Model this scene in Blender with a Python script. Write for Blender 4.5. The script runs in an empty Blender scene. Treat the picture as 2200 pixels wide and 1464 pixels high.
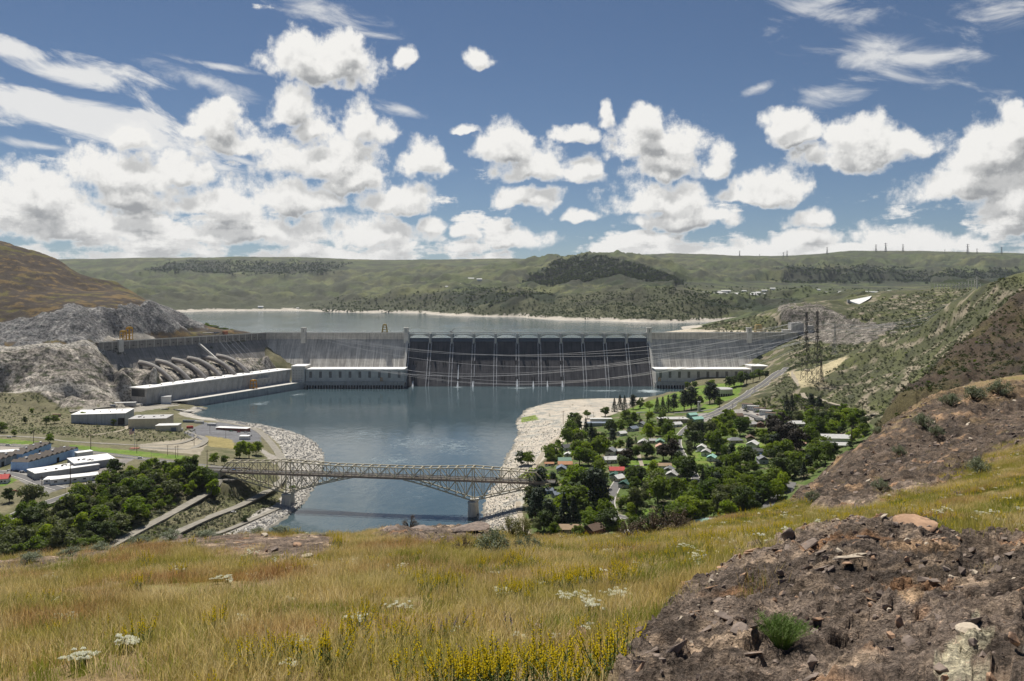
import bpy, math, random
import numpy as np
from mathutils import Vector, Matrix

# ------------------------------------------------------------------ camera, world, sun, exposure
SC = bpy.context.scene
COL = SC.collection
F, CX, HY, ZC = 1700.0, 1100.0, 635.0, 187.0      # focal length in photo pixels, eye level row, eye height (m)
cam_d = bpy.data.cameras.new("camera"); cam = bpy.data.objects.new("camera", cam_d); COL.objects.link(cam)
cam.location = (0, 0, ZC); cam.rotation_euler = (math.radians(90), 0, 0)
cam_d.sensor_width = 36.0; cam_d.lens = 36.0 * F / 2200.0
cam_d.shift_y = -(732.0 - HY) / 2200.0
cam_d.clip_start = 0.1; cam_d.clip_end = 60000
SC.camera = cam
SUN_EL, SUN_AZ = math.radians(61), math.radians(-24)
sdir = Vector((math.cos(SUN_EL) * math.sin(SUN_AZ), math.cos(SUN_EL) * math.cos(SUN_AZ), math.sin(SUN_EL)))
sun_d = bpy.data.lights.new("sun", 'SUN'); sun_d.energy = 5.0; sun_d.angle = math.radians(0.53); sun_d.color = (1.0, 0.95, 0.87)
sun = bpy.data.objects.new("sun", sun_d); COL.objects.link(sun)
sun.rotation_euler = sdir.to_track_quat('Z', 'Y').to_euler(); sun.location = (0, 0, 900)
SC.view_settings.view_transform = 'Standard'; SC.view_settings.look = 'None'
SC.view_settings.exposure = 0.22; SC.view_settings.gamma = 1.0; SC.view_settings.use_curve_mapping = False
SC.render.engine = 'CYCLES'
cy = SC.cycles
cy.max_bounces = 5; cy.diffuse_bounces = 2; cy.glossy_bounces = 2; cy.transmission_bounces = 2; cy.transparent_max_bounces = 6; cy.volume_bounces = 0
cy.use_denoising = True; cy.use_adaptive_sampling = True; cy.adaptive_threshold = 0.02
cy.caustics_reflective = False; cy.caustics_refractive = False
SC.render.use_persistent_data = False


class NT:
    """small helper for node trees"""
    def __init__(s, tree):
        s.t = tree
    def n(s, kind, **kw):
        x = s.t.nodes.new(kind)
        for k, v in kw.items():
            if k.startswith('_'):
                setattr(x, k[1:], v)
        return x
    def set(s, sock, v):
        if isinstance(v, bpy.types.NodeSocket):
            s.t.links.new(v, sock)
        elif v is not None:
            sock.default_value = v
    def math(s, op, a, b=None, c=None, clamp=False):
        x = s.t.nodes.new('ShaderNodeMath'); x.operation = op; x.use_clamp = clamp
        for i, v in enumerate((a, b, c)):
            s.set(x.inputs[i], v)
        return x.outputs[0]
    def vm(s, op, a, b=None, c=None):
        x = s.t.nodes.new('ShaderNodeVectorMath'); x.operation = op
        for i, v in enumerate((a, b, c)):
            if v is not None:
                s.set(x.inputs[i], v)
        return x.outputs['Value'] if op in ('LENGTH', 'DOT_PRODUCT', 'DISTANCE') else x.outputs[0]
    def noise(s, vec, scale, detail=4, rough=0.55, dist=0.0, dim='3D', lac=2.0):
        x = s.t.nodes.new('ShaderNodeTexNoise'); x.noise_dimensions = dim
        s.set(x.inputs['Vector'], vec); x.inputs['Scale'].default_value = scale; x.inputs['Detail'].default_value = detail
        x.inputs['Roughness'].default_value = rough; x.inputs['Distortion'].default_value = dist; x.inputs['Lacunarity'].default_value = lac
        return x.outputs['Fac']
    def ramp(s, v, lo, hi, a=0.0, b=1.0, smooth=True):
        x = s.t.nodes.new('ShaderNodeMapRange'); x.interpolation_type = 'SMOOTHSTEP' if smooth else 'LINEAR'; x.clamp = True
        s.set(x.inputs[0], v)
        for i, q in enumerate((lo, hi, a, b)):
            s.set(x.inputs[i + 1], q)
        return x.outputs[0]
    def mix(s, f, a, b, mode='MIX'):
        x = s.t.nodes.new('ShaderNodeMix'); x.data_type = 'RGBA'; x.blend_type = mode; x.clamp_factor = True
        s.set(x.inputs[0], f)
        for i, v in ((6, a), (7, b)):
            s.set(x.inputs[i], (*v, 1) if isinstance(v, tuple) and len(v) == 3 else v)
        return x.outputs[2]
    def comb(s, x, y, z=0.0):
        c = s.t.nodes.new('ShaderNodeCombineXYZ')
        for i, v in enumerate((x, y, z)):
            s.set(c.inputs[i], v)
        return c.outputs[0]
    def sep(s, v):
        c = s.t.nodes.new('ShaderNodeSeparateXYZ'); s.set(c.inputs[0], v); return c.outputs


def sky_pt(px, py):
    u, v = (px - CX) / F, (HY - py) / F
    a = math.atan(u); e = math.atan(v * math.cos(a))
    return a * 1.7, e * 1.7

# cumulus heaps (photo px: centre, half width, half height), wisps, and the even bank above the horizon
CUM = [(700, 130, 118, 50), (655, 112, 60, 40), (745, 112, 62, 42), (868, 128, 30, 26), (1035, 130, 36, 26),
       (475, 262, 62, 46), (500, 300, 60, 34), (628, 235, 56, 44), (660, 268, 50, 34), (782, 262, 58, 44),
       (690, 335, 130, 55), (770, 375, 90, 40), (915, 345, 52, 38), (1000, 272, 34, 14), (1085, 305, 64, 46), (1150, 345, 78, 42),
       (1250, 362, 50, 34), (1230, 286, 48, 22), (1312, 250, 20, 30), (1392, 258, 42, 32), (1420, 300, 92, 48), (1440, 352, 86, 38), (1542, 345, 34, 34),
       (1690, 262, 48, 36), (1725, 290, 60, 36), (1820, 285, 76, 34), (1850, 325, 110, 38), (1950, 310, 70, 30),
       (2165, 270, 40, 44), (2130, 320, 92, 52), (2120, 380, 120, 55), (2190, 420, 90, 50), (1650, 405, 76, 36), (1600, 415, 50, 24),
       (1420, 425, 130, 36), (1480, 465, 110, 30), (1735, 468, 40, 24), (1880, 505, 42, 32), (1700, 520, 110, 22), (1960, 520, 80, 24), (2080, 520, 60, 26),
       (930, 488, 32, 26), (1000, 492, 28, 26), (1140, 420, 80, 26), (1260, 458, 38, 18), (850, 428, 82, 34), (280, 300, 70, 34), (270, 370, 95, 46), (270, 425, 85, 28),
       (90, 410, 110, 60), (150, 470, 170, 45), (480, 430, 130, 45), (380, 360, 60, 40), (620, 420, 110, 35), (560, 490, 160, 35), (800, 500, 150, 32), (1090, 510, 90, 28), (1330, 545, 60, 14), (1420, 530, 40, 14)]
BAND = [(110, 235, 290, 40, -14), (300, 270, 200, 34, -14), (170, 165, 130, 34, -8), (40, 105, 90, 26, -10)]
CIR = [(700, 22, 110, 26, -12), (450, 178, 90, 17, -10), (1940, 125, 140, 42, -14), (1770, 30, 110, 36, -8), (1780, 195, 80, 26, 8), (2130, 20, 90, 26, -8), (480, 145, 80, 7, -6), (860, 235, 60, 12, -12), (1630, 190, 40, 10, 18), (100, 315, 80, 8, -4)]


def build_world():
    w = bpy.data.worlds.new("World"); SC.world = w; w.use_nodes = True
    t = w.node_tree; t.nodes.clear(); N = NT(t)
    # ---- node group: cloud thickness at an (azimuth, elevation) position
    g = bpy.data.node_groups.new("cloud_thickness", 'ShaderNodeTree')
    g.interface.new_socket("P", in_out='INPUT', socket_type='NodeSocketVector')
    g.interface.new_socket("D", in_out='OUTPUT', socket_type='NodeSocketFloat')
    G = NT(g); gi = g.nodes.new('NodeGroupInput'); go = g.nodes.new('NodeGroupOutput'); P0 = gi.outputs[0]
    wob = g.nodes.new('ShaderNodeTexNoise'); wob.noise_dimensions = '2D'; wob.inputs['Scale'].default_value = 11; wob.inputs['Detail'].default_value = 3
    g.links.new(P0, wob.inputs['Vector'])
    P = G.vm('ADD', P0, G.vm('MULTIPLY', G.vm('SUBTRACT', wob.outputs['Color'], (.5, .5, .5)), (.075, .06, 0)))
    run = None
    for (px, py, rx, ry) in CUM:
        a, e = sky_pt(px, py + ry * .45); ix, iy = 850.0 / rx, 850.0 / (ry * 1.35) * 1.75     # rounded above, flat below
        v_ = G.vm('MULTIPLY_ADD', P, (ix, iy, 0), (-a * ix, -e * iy, 0)); L = G.vm('LENGTH', G.vm('MULTIPLY_ADD', G.vm('ABSOLUTE', v_), (0, -.4286, 0), v_))
        if run is None: run = L
        else:
            x = g.nodes.new('ShaderNodeMath'); x.operation = 'SMOOTH_MIN'; g.links.new(run, x.inputs[0]); g.links.new(L, x.inputs[1]); x.inputs[2].default_value = .12; run = x.outputs[0]
    heap = G.math('SUBTRACT', 1.0, run)
    q = G.sep(P0)
    # even broken bank low in the sky, all round; also loose heaps where the camera does not look
    n2 = G.noise(G.vm('MULTIPLY', P0, (5.0, 17.0, 0)), 1.0, 6, .6, dim='2D')
    lowb = G.math('ADD', G.math('MULTIPLY', G.math('SUBTRACT', n2, .5), 3.2), G.math('ADD', G.ramp(q[1], .03, .34, .62, -1.1, smooth=False), G.ramp(q[0], -1.0, .3, .28, 0.0)))
    fld = G.math('MAXIMUM', heap, lowb)
    fine = G.noise(P0, 13.0, 9, .62, dim='2D', lac=2.1)
    fine2 = G.noise(P0, 52.0, 5, .6, dim='2D')
    fld = G.math('ADD', fld, G.math('MULTIPLY', G.math('SUBTRACT', fine, .5), 1.4))
    fld = G.math('ADD', fld, G.math('MULTIPLY', G.math('SUBTRACT', fine2, .5), .30))
    g.links.new(fld, go.inputs[0])

    tc = t.nodes.new('ShaderNodeTexCoord'); d = N.vm('NORMALIZE', tc.outputs['Generated']); s = N.sep(d)
    az = N.math('ARCTAN2', s[0], s[1]); el = N.math('ARCSINE', s[2])
    P = N.comb(N.math('MULTIPLY', az, 1.7), N.math('MULTIPLY', el, 1.7))
    def field(off):
        x = t.nodes.new('ShaderNodeGroup'); x.node_tree = g; N.set(x.inputs[0], N.vm('ADD', P, off)); return x.outputs[0]
    f0, f1, f2 = field((0, 0, 0)), field((-.006, .018, 0)), field((-.012, .05, 0))
    dens = N.ramp(f0, -.04, .40)
    shade = N.math('ADD', N.math('MULTIPLY', N.ramp(N.math('SUBTRACT', f1, N.math('MULTIPLY', f0, .62)), .05, .55), .42), N.math('MULTIPLY', N.ramp(N.math('SUBTRACT', f2, N.math('MULTIPLY', f0, .42)), .0, .62), .62))
    edge = N.ramp(f0, .02, .5)
    shade = N.math('MULTIPLY', shade, edge)
    shade = N.math('MULTIPLY', shade, N.ramp(el, .02, .09, .55, 1.0))
    ccol = N.mix(shade, (.98, .965, .93), (.36, .37, .38))
    # thin streaked layers
    def streak(lst, nsx, nsy):
        run = None
        for (px, py, rx, ry, rot) in lst:
            a, e = sky_pt(px, py); r = math.radians(rot); c_, s_ = math.cos(r), math.sin(r); ix, iy = 850.0 / rx, 850.0 / ry
            x1 = N.vm('DOT_PRODUCT', P, (c_ * ix, s_ * ix, 0)); y1 = N.vm('DOT_PRODUCT', P, (-s_ * iy, c_ * iy, 0))
            L = N.vm('LENGTH', N.vm('SUBTRACT', N.comb(x1, y1), ((c_ * a + s_ * e) * ix, (-s_ * a + c_ * e) * iy, 0)))
            run = L if run is None else N.math('MINIMUM', run, L)
        r = math.radians(-12); pr = N.comb(N.vm('DOT_PRODUCT', P, (math.cos(r) * nsx, math.sin(r) * nsx, 0)), N.vm('DOT_PRODUCT', P, (-math.sin(r) * nsy, math.cos(r) * nsy, 0)))
        nz = N.noise(pr, 1.0, 8, .62, .35, dim='2D')
        return N.math('ADD', N.math('SUBTRACT', 1.0, run), N.math('MULTIPLY', N.math('SUBTRACT', nz, .5), 3.0))
    band = N.ramp(streak(BAND, 5.5, 17), .0, .75, 0, .93)
    cir = N.math('MULTIPLY', N.ramp(streak(CIR, 7, 21), .0, 1.25, 0, .8), 1.0)
    nish = t.nodes.new('ShaderNodeTexSky'); nish.sky_type = 'NISHITA'; nish.sun_disc = False
    nish.sun_elevation = SUN_EL; nish.sun_rotation = SUN_AZ; nish.altitude = 1500; nish.air_density = 1.0; nish.dust_density = .25; nish.ozone_density = 4.5
    bg = t.nodes.new('ShaderNodeBackground'); t.links.new(nish.outputs[0], bg.inputs[0]); bg.inputs[1].default_value = .05
    bc = t.nodes.new('ShaderNodeBackground'); bc.inputs[1].default_value = .79
    colr = N.mix(N.math('MAXIMUM', band, cir), ccol, N.mix(.5, (.93, .92, .9), ccol))
    colr = N.mix(dens, (.90, .895, .88), ccol)
    t.links.new(colr, bc.inputs[0])
    cover = N.math('MAXIMUM', dens, N.math('MAXIMUM', band, cir))
    cover = N.math('MULTIPLY', cover, N.ramp(el, -.03, .004))
    ms = t.nodes.new('ShaderNodeMixShader'); N.set(ms.inputs[0], cover); t.links.new(bg.outputs[0], ms.inputs[1]); t.links.new(bc.outputs[0], ms.inputs[2])
    out = t.nodes.new('ShaderNodeOutputWorld'); t.links.new(ms.outputs[0], out.inputs[0])
    w.cycles.sampling_method = 'MANUAL'; w.cycles.sample_map_resolution = 512
build_world()

# ------------------------------------------------------------------ helpers: pixels to places, noise, fits, meshes, materials
def PY(px, py, Y):
    return ((px - CX) * Y / F, Y, ZC - (py - HY) * Y / F)
def PZ(px, py, z):
    Y = F * (ZC - z) / (py - HY)
    return ((px - CX) * Y / F, Y, z)

_r = np.random.RandomState(11); _perm = np.concatenate([_r.permutation(1024)] * 2)
_ga = _r.rand(1024) * 2 * np.pi; _gx, _gy = np.cos(_ga), np.sin(_ga)
def perlin(x, y, seed=0):
    xi, yi = np.floor(x), np.floor(y); xf, yf = x - xi, y - yi
    xi = (xi.astype(np.int64) + seed * 37) & 1023; yi = (yi.astype(np.int64) + seed * 91) & 1023
    u = xf * xf * xf * (xf * (xf * 6 - 15) + 10); v = yf * yf * yf * (yf * (yf * 6 - 15) + 10)
    def gr(ix, iy, fx, fy):
        h = _perm[_perm[ix & 1023] + (iy & 1023)]
        return _gx[h] * fx + _gy[h] * fy
    a = gr(xi, yi, xf, yf); b = gr(xi + 1, yi, xf - 1, yf); c = gr(xi, yi + 1, xf, yf - 1); d = gr(xi + 1, yi + 1, xf - 1, yf - 1)
    return ((a + (b - a) * u) * (1 - v) + (c + (d - c) * u) * v) * 1.5
def fbm(x, y, octv=5, gain=.5, lac=2.07, seed=0):
    s = np.zeros_like(x); a = 1.0; f = 1.0
    for i in range(octv):
        s += a * perlin(x * f, y * f, seed + i); a *= gain; f *= lac
    return s
def ridged(x, y, octv=5, gain=.5, lac=2.1, seed=0):
    s = np.zeros_like(x); a = 1.0; f = 1.0
    for i in range(octv):
        s += a * (1 - 2 * np.abs(perlin(x * f, y * f, seed + i))); a *= gain; f *= lac
    return s
def sstep(a, b, x):
    t = np.clip((x - a) / (b - a), 0, 1); return t * t * (3 - 2 * t)
def inpoly(px, py, poly):
    px = np.asarray(px, float); py = np.asarray(py, float); ins = np.zeros(px.shape, bool); n = len(poly)
    for i in range(n):
        x1, y1 = poly[i][:2]; x2, y2 = poly[(i + 1) % n][:2]
        if y1 == y2: continue
        c = ((y1 > py) != (y2 > py)) & (px < (x2 - x1) * (py - y1) / (y2 - y1) + x1); ins ^= c
    return ins
def segdist(px, py, line, closed=False):
    px = np.asarray(px, float); py = np.asarray(py, float); best = np.full(px.shape, 1e9)
    m = len(line)
    for i in range(m if closed else m - 1):
        x1, y1 = line[i][:2]; x2, y2 = line[(i + 1) % m][:2]
        dx, dy = x2 - x1, y2 - y1; L = dx * dx + dy * dy + 1e-9
        t = np.clip(((px - x1) * dx + (py - y1) * dy) / L, 0, 1)
        best = np.minimum(best, np.hypot(px - x1 - t * dx, py - y1 - t * dy))
    return best
def spline(pts, step):
    """Catmull-Rom through 2-D or 3-D points, sampled about every step"""
    P = np.array(pts, float); out = []
    for i in range(len(P) - 1):
        p0, p1, p2, p3 = P[max(i - 1, 0)], P[i], P[i + 1], P[min(i + 2, len(P) - 1)]
        n = max(2, int(np.linalg.norm(p2 - p1) / step))
        for k in range(n):
            t = k / n
            out.append(.5 * (2 * p1 + (p2 - p0) * t + (2 * p0 - 5 * p1 + 4 * p2 - p3) * t * t + (3 * p1 - p0 - 3 * p2 + p3) * t ** 3))
    out.append(P[-1]); return np.array(out)
class Fit:
    """smooth surface through scattered heights"""
    def __init__(s, P, V, c):
        P = np.array(P, float); V = np.array(V, float); n = len(P); s.P, s.c = P, c
        d = np.sqrt(((P[:, None] - P[None]) ** 2).sum(-1) + c * c)
        A = np.zeros((n + 3, n + 3)); A[:n, :n] = -d; A[:n, n] = 1; A[:n, n + 1:] = P; A[n, :n] = 1; A[n + 1:, :n] = P.T
        A[:n, :n] -= np.eye(n) * c * .02
        s.w = np.linalg.lstsq(A, np.concatenate([V, [0, 0, 0]]), rcond=None)[0]
    def __call__(s, X, Y):
        X = np.asarray(X, float); sh = X.shape; X = X.ravel(); Y = np.asarray(Y, float).ravel(); out = np.empty(X.size); n = len(s.P)
        for i in range(0, X.size, 30000):
            x, y = X[i:i + 30000], Y[i:i + 30000]
            d = np.sqrt((x[:, None] - s.P[:, 0]) ** 2 + (y[:, None] - s.P[:, 1]) ** 2 + s.c ** 2)
            out[i:i + 30000] = -d @ s.w[:n] + s.w[n] + s.w[n + 1] * x + s.w[n + 2] * y
        return out.reshape(sh)

def tag(o, label=None, cat=None, group=None, kind=None):
    if label: o['label'] = label
    if cat: o['category'] = cat
    if group: o['group'] = group
    if kind: o['kind'] = kind
    return o
def link(name, data, mat=None, parent=None):
    o = bpy.data.objects.new(name, data); COL.objects.link(o)
    if mat is not None and data is not None and not data.materials: data.materials.append(mat)
    if parent is not None: o.parent = parent
    return o
def empty(name, loc=(0, 0, 0), rz=0.0):
    o = bpy.data.objects.new(name, None); COL.objects.link(o); o.location = loc; o.rotation_euler = (0, 0, rz); o.empty_display_size = .1
    return o
def copy_tree(o, parent=None):
    c = o.copy(); COL.objects.link(c)
    if parent is not None: c.parent = parent
    for ch in o.children: copy_tree(ch, c)
    return c
def mesh_np(name, V, Fc, smooth=False):
    """numpy quads or tris to a mesh, fast"""
    me = bpy.data.meshes.new(name); V = np.asarray(V, np.float32); Fc = np.asarray(Fc, np.int32); n, k = Fc.shape
    me.vertices.add(len(V)); me.vertices.foreach_set('co', V.ravel())
    me.loops.add(n * k); me.loops.foreach_set('vertex_index', Fc.ravel())
    me.polygons.add(n); me.polygons.foreach_set('loop_start', np.arange(0, n * k, k, dtype=np.int32))
    me.polygons.foreach_set('use_smooth', np.full(n, smooth)); me.update(calc_edges=True); return me
def grid_faces(nr, nc):
    i = np.arange(nr - 1)[:, None] * nc + np.arange(nc - 1)[None]; i = i.ravel()
    return np.stack([i, i + 1, i + nc + 1, i + nc], 1)
def set_col(me, name, C):
    a = me.color_attributes.new(name, 'FLOAT_COLOR', 'POINT'); C4 = np.ones((len(C), 4), np.float32); C4[:, :C.shape[1]] = C; a.data.foreach_set('color', C4.ravel())

class MB:
    """collects simple shapes into one mesh"""
    def __init__(s): s.v, s.f, s.m, s.cur = [], [], [], 0
    def add(s, vs, fs):
        b = len(s.v); s.v += [tuple(x) for x in vs]; s.f += [tuple(b + i for i in f) for f in fs]; s.m += [s.cur] * len(fs); return s
    def box(s, c, d, rz=0.0):
        hx, hy, hz = d[0] / 2, d[1] / 2, d[2] / 2; cs, sn = math.cos(rz), math.sin(rz); vs = []
        for z in (-hz, hz):
            for x, y in ((-hx, -hy), (hx, -hy), (hx, hy), (-hx, hy)): vs.append((c[0] + x * cs - y * sn, c[1] + x * sn + y * cs, c[2] + z))
        return s.add(vs, [(3, 2, 1, 0), (4, 5, 6, 7), (0, 1, 5, 4), (1, 2, 6, 5), (2, 3, 7, 6), (3, 0, 4, 7)])
    def b2(s, x0, x1, y0, y1, z0, z1): return s.box(((x0 + x1) / 2, (y0 + y1) / 2, (z0 + z1) / 2), (x1 - x0, y1 - y0, z1 - z0))
    def beam(s, p, q, w, h=None):
        p, q = Vector(p), Vector(q); h = h or w; d = (q - p)
        if d.length < 1e-6: return s
        d.normalize(); up = Vector((0, 0, 1)) if abs(d.z) < .95 else Vector((0, 1, 0)); sd = d.cross(up).normalized(); u = sd.cross(d)
        vs = [tuple(e + sd * (a * w / 2) + u * (b * h / 2)) for e in (p, q) for a, b in ((-1, -1), (1, -1), (1, 1), (-1, 1))]
        return s.add(vs, [(0, 1, 2, 3), (7, 6, 5, 4), (0, 4, 5, 1), (1, 5, 6, 2), (2, 6, 7, 3), (3, 7, 4, 0)])
    def prism(s, poly, z0, z1):
        n = len(poly); vs = [(x, y, z0) for x, y in poly] + [(x, y, z1) for x, y in poly]
        return s.add(vs, [tuple(range(n))[::-1], tuple(range(n, 2 * n))] + [(i, (i + 1) % n, n + (i + 1) % n, n + i) for i in range(n)])
    def sweep(s, prof, p, q, caps=True):
        """2-D profile [(offset, z)] swept from p to q (offset to the right of travel)"""
        dx, dy = q[0] - p[0], q[1] - p[1]; L = math.hypot(dx, dy); nx, ny = dy / L, -dx / L; n = len(prof)
        vs = [(e[0] + nx * o, e[1] + ny * o, z) for e in (p, q) for o, z in prof]
        fs = [(i, (i + 1) % n, n + (i + 1) % n, n + i) for i in range(n)]
        if caps: fs += [tuple(range(n))[::-1], tuple(range(n, 2 * n))]
        return s.add(vs, fs)
    def tube(s, pts, r, k=6, cap=True):
        pts = [Vector(p) for p in pts]; n = len(pts); vs = []; rr = r if isinstance(r, (list, tuple)) else [r] * n
        for i, p in enumerate(pts):
            d = (pts[min(i + 1, n - 1)] - pts[max(i - 1, 0)]).normalized(); up = Vector((0, 0, 1)) if abs(d.z) < .95 else Vector((1, 0, 0)); a = d.cross(up).normalized(); b = a.cross(d)
            for j in range(k):
                t = 2 * math.pi * j / k; vs.append(tuple(p + (a * math.cos(t) + b * math.sin(t)) * rr[i]))
        fs = [(i * k + j, i * k + (j + 1) % k, (i + 1) * k + (j + 1) % k, (i + 1) * k + j) for i in range(n - 1) for j in range(k)]
        if cap: fs += [tuple(range(k))[::-1], tuple(range((n - 1) * k, n * k))]
        return s.add(vs, fs)
    def mesh(s, name, mats, smooth=False):
        me = bpy.data.meshes.new(name); me.from_pydata(s.v, [], s.f)
        for m in (mats if isinstance(mats, (list, tuple)) else [mats]): me.materials.append(m)
        if any(s.m): me.polygons.foreach_set('material_index', s.m)
        if smooth: me.polygons.foreach_set('use_smooth', [True] * len(me.polygons))
        me.update(); return me
    def build(s, name, mats, parent=None, smooth=False): return link(name, s.mesh(name, mats, smooth), None, parent)

MATS = {}
def mat(name, color, rough=.8, var=.15, scale=1.0, bump=0.0, metal=0.0, spec=.3, attr=False, detail=5, stain=None, transl=0.0):
    """principled material with noise-varied colour; attr multiplies a painted ground-kind colour"""
    if name in MATS: return MATS[name]
    m = bpy.data.materials.new(name); m.use_nodes = True; t = m.node_tree; N = NT(t); b = t.nodes['Principled BSDF']
    b.inputs['Roughness'].default_value = rough; b.inputs['Metallic'].default_value = metal; b.inputs['Specular IOR Level'].default_value = spec
    ge = t.nodes.new('ShaderNodeNewGeometry'); pos = ge.outputs['Position']
    nz = N.noise(pos, scale, detail, .6)
    c = N.mix(N.ramp(nz, .25, .75), tuple(x * (1 - var) for x in color), tuple(min(1, x * (1 + var)) for x in color))
    if stain:
        s2 = N.noise(N.vm('MULTIPLY', pos, stain[0]), 1.0, 4, .6); c = N.mix(N.ramp(s2, stain[2], stain[3]), c, stain[1])
    t.links.new(c, b.inputs['Base Color'])
    if bump:
        bp = t.nodes.new('ShaderNodeBump'); bp.inputs['Strength'].default_value = .6; bp.inputs['Distance'].default_value = bump; t.links.new(nz, bp.inputs['Height']); t.links.new(bp.outputs[0], b.inputs['Normal'])
    if transl:
        tr = t.nodes.new('ShaderNodeBsdfTranslucent'); t.links.new(N.mix(1.0, c, (1.25, 1.35, .55), 'MULTIPLY'), tr.inputs[0]); mx = t.nodes.new('ShaderNodeMixShader'); mx.inputs[0].default_value = transl
        o = t.nodes['Material Output']; t.links.new(b.outputs[0], mx.inputs[1]); t.links.new(tr.outputs[0], mx.inputs[2]); t.links.new(mx.outputs[0], o.inputs[0])
    MATS[name] = m; return m

def scatter(name, pts, rot, scl, idx, protos, label, cat, kind='stuff', group=None):
    """one object that sets copies of small plants or stones on the given points"""
    me = bpy.data.meshes.new(name); pts = np.asarray(pts, np.float32); me.vertices.add(len(pts)); me.vertices.foreach_set('co', pts.ravel())
    a = me.attributes.new('rot', 'FLOAT_VECTOR', 'POINT'); a.data.foreach_set('vector', np.asarray(rot, np.float32).ravel())
    scl = np.asarray(scl, np.float32); scl = np.repeat(scl[:, None], 3, 1) if scl.ndim == 1 else scl
    a = me.attributes.new('scl', 'FLOAT_VECTOR', 'POINT'); a.data.foreach_set('vector', scl.ravel())
    a = me.attributes.new('idx', 'INT', 'POINT'); a.data.foreach_set('value', np.asarray(idx, np.int32))
    g = bpy.data.node_groups.new(name + '_set', 'GeometryNodeTree')
    g.interface.new_socket("Geometry", in_out='INPUT', socket_type='NodeSocketGeometry'); g.interface.new_socket("Geometry", in_out='OUTPUT', socket_type='NodeSocketGeometry')
    gi, go, jo = g.nodes.new('NodeGroupInput'), g.nodes.new('NodeGroupOutput'), g.nodes.new('GeometryNodeJoinGeometry')
    def na(nm, ty):
        x = g.nodes.new('GeometryNodeInputNamedAttribute'); x.data_type = ty; x.inputs[0].default_value = nm; return [o for o in x.outputs if o.enabled][0]
    r_, s_, i_ = na('rot', 'FLOAT_VECTOR'), na('scl', 'FLOAT_VECTOR'), na('idx', 'INT')
    for k, p in enumerate(protos):
        oi = g.nodes.new('GeometryNodeObjectInfo'); oi.inputs['Object'].default_value = p; oi.inputs['As Instance'].default_value = True
        cm = g.nodes.new('FunctionNodeCompare'); cm.data_type = 'INT'; cm.operation = 'EQUAL'
        ii = [x for x in cm.inputs if x.enabled and x.type == 'INT']; g.links.new(i_, ii[0]); ii[1].default_value = k
        ip = g.nodes.new('GeometryNodeInstanceOnPoints'); g.links.new(gi.outputs[0], ip.inputs['Points']); g.links.new(cm.outputs[0], ip.inputs['Selection'])
        g.links.new(oi.outputs['Geometry'], ip.inputs['Instance']); g.links.new(r_, ip.inputs['Rotation']); g.links.new(s_, ip.inputs['Scale']); g.links.new(ip.outputs[0], jo.inputs[0])
    g.links.new(jo.outputs[0], go.inputs[0])
    o = link(name, me); md = o.modifiers.new('set', 'NODES'); md.node_group = g
    return tag(o, label, cat, group, kind)
def proto(name, me): return bpy.data.objects.new(name, me)

# ------------------------------------------------------------------ the lie of the land
# river shore (photo px at water level), going round
SHORE_L = [(660, 834), (560, 849), (470, 863), (428, 871), (448, 877), (430, 884), (415, 889), (440, 897), (490, 903), (560, 912), (620, 925), (668, 944), (692, 966), (697, 990), (690, 1022), (660, 1075), (622, 1110), (580, 1138), (520, 1180), (430, 1260), (300, 1500)]
SHORE_R = [(1560, 829), (1500, 833), (1465, 841), (1435, 847), (1402, 853), (1340, 856), (1230, 858), (1180, 865), (1130, 879), (1107, 905), (1113, 933), (1100, 960), (1085, 985), (1076, 1010), (1058, 1045), (1040, 1080), (1036, 1110), (1028, 1145), (1010, 1220), (980, 1500)]
RIVER = [PZ(x, y, 0)[:2] for x, y in SHORE_L] + [PZ(x, y, 0)[:2] for x, y in SHORE_R[::-1]] + [(440, 1672), (-440, 1672)]
RES_Z = 95.5
mz = lambda L: [PZ(*p) for p in L]
my = lambda L: [PY(*p) for p in L]
MIDC = mz([(x, y, .2) for x, y in SHORE_L[3:] + SHORE_R[2:]])
# left bank
MIDC += mz([(430, 912, 10), (500, 925, 10), (545, 938, 10), (590, 965, 9.5), (600, 990, 9.5), (470, 906, 8), (560, 920, 7.5), (612, 938, 7), (640, 960, 7), (640, 990, 7), (625, 1030, 6.5),
            (600, 1045, 7), (500, 1092, 8), (360, 1157, 8), (250, 1240, 8), (500, 1068, 12), (400, 1118, 12), (450, 1060, 15), (350, 1115, 15), (240, 1172, 15), (120, 1240, 15),
            (520, 1140, 3), (610, 1080, 4), (430, 1010, 29), (560, 1035, 16), (520, 1028, 22), (480, 1040, 22), (300, 1045, 24), (200, 1100, 19), (100, 1150, 16), (0, 1190, 16), (-100, 1230, 18), (300, 1100, 18.5), (400, 1050, 21),
            (0, 1122, 22), (80, 1090, 23.5), (170, 1055, 25.5), (100, 1030, 26.5), (0, 1000, 28), (200, 1010, 27.5), (0, 960, 28.5), (150, 960, 28.5), (250, 985, 28.5), (350, 988, 29), (440, 984, 28),
            (0, 938, 29), (100, 943, 29), (300, 963, 27.5), (420, 965, 23), (400, 945, 19), (300, 928, 25), (385, 932, 22), (200, 925, 22), (120, 925, 25), (230, 910, 14.5), (330, 920, 13), (400, 922, 11.5), (440, 945, 15), (462, 962, 17), (520, 955, 12), (545, 985, 14),
            (0, 905, 26), (100, 908, 22), (50, 875, 27), (110, 885, 20), (0, 858, 32), (160, 880, 15), (290, 868, 12), (380, 872, 10), (260, 860, 13), (-150, 1000, 30), (-200, 900, 34)])
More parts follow.
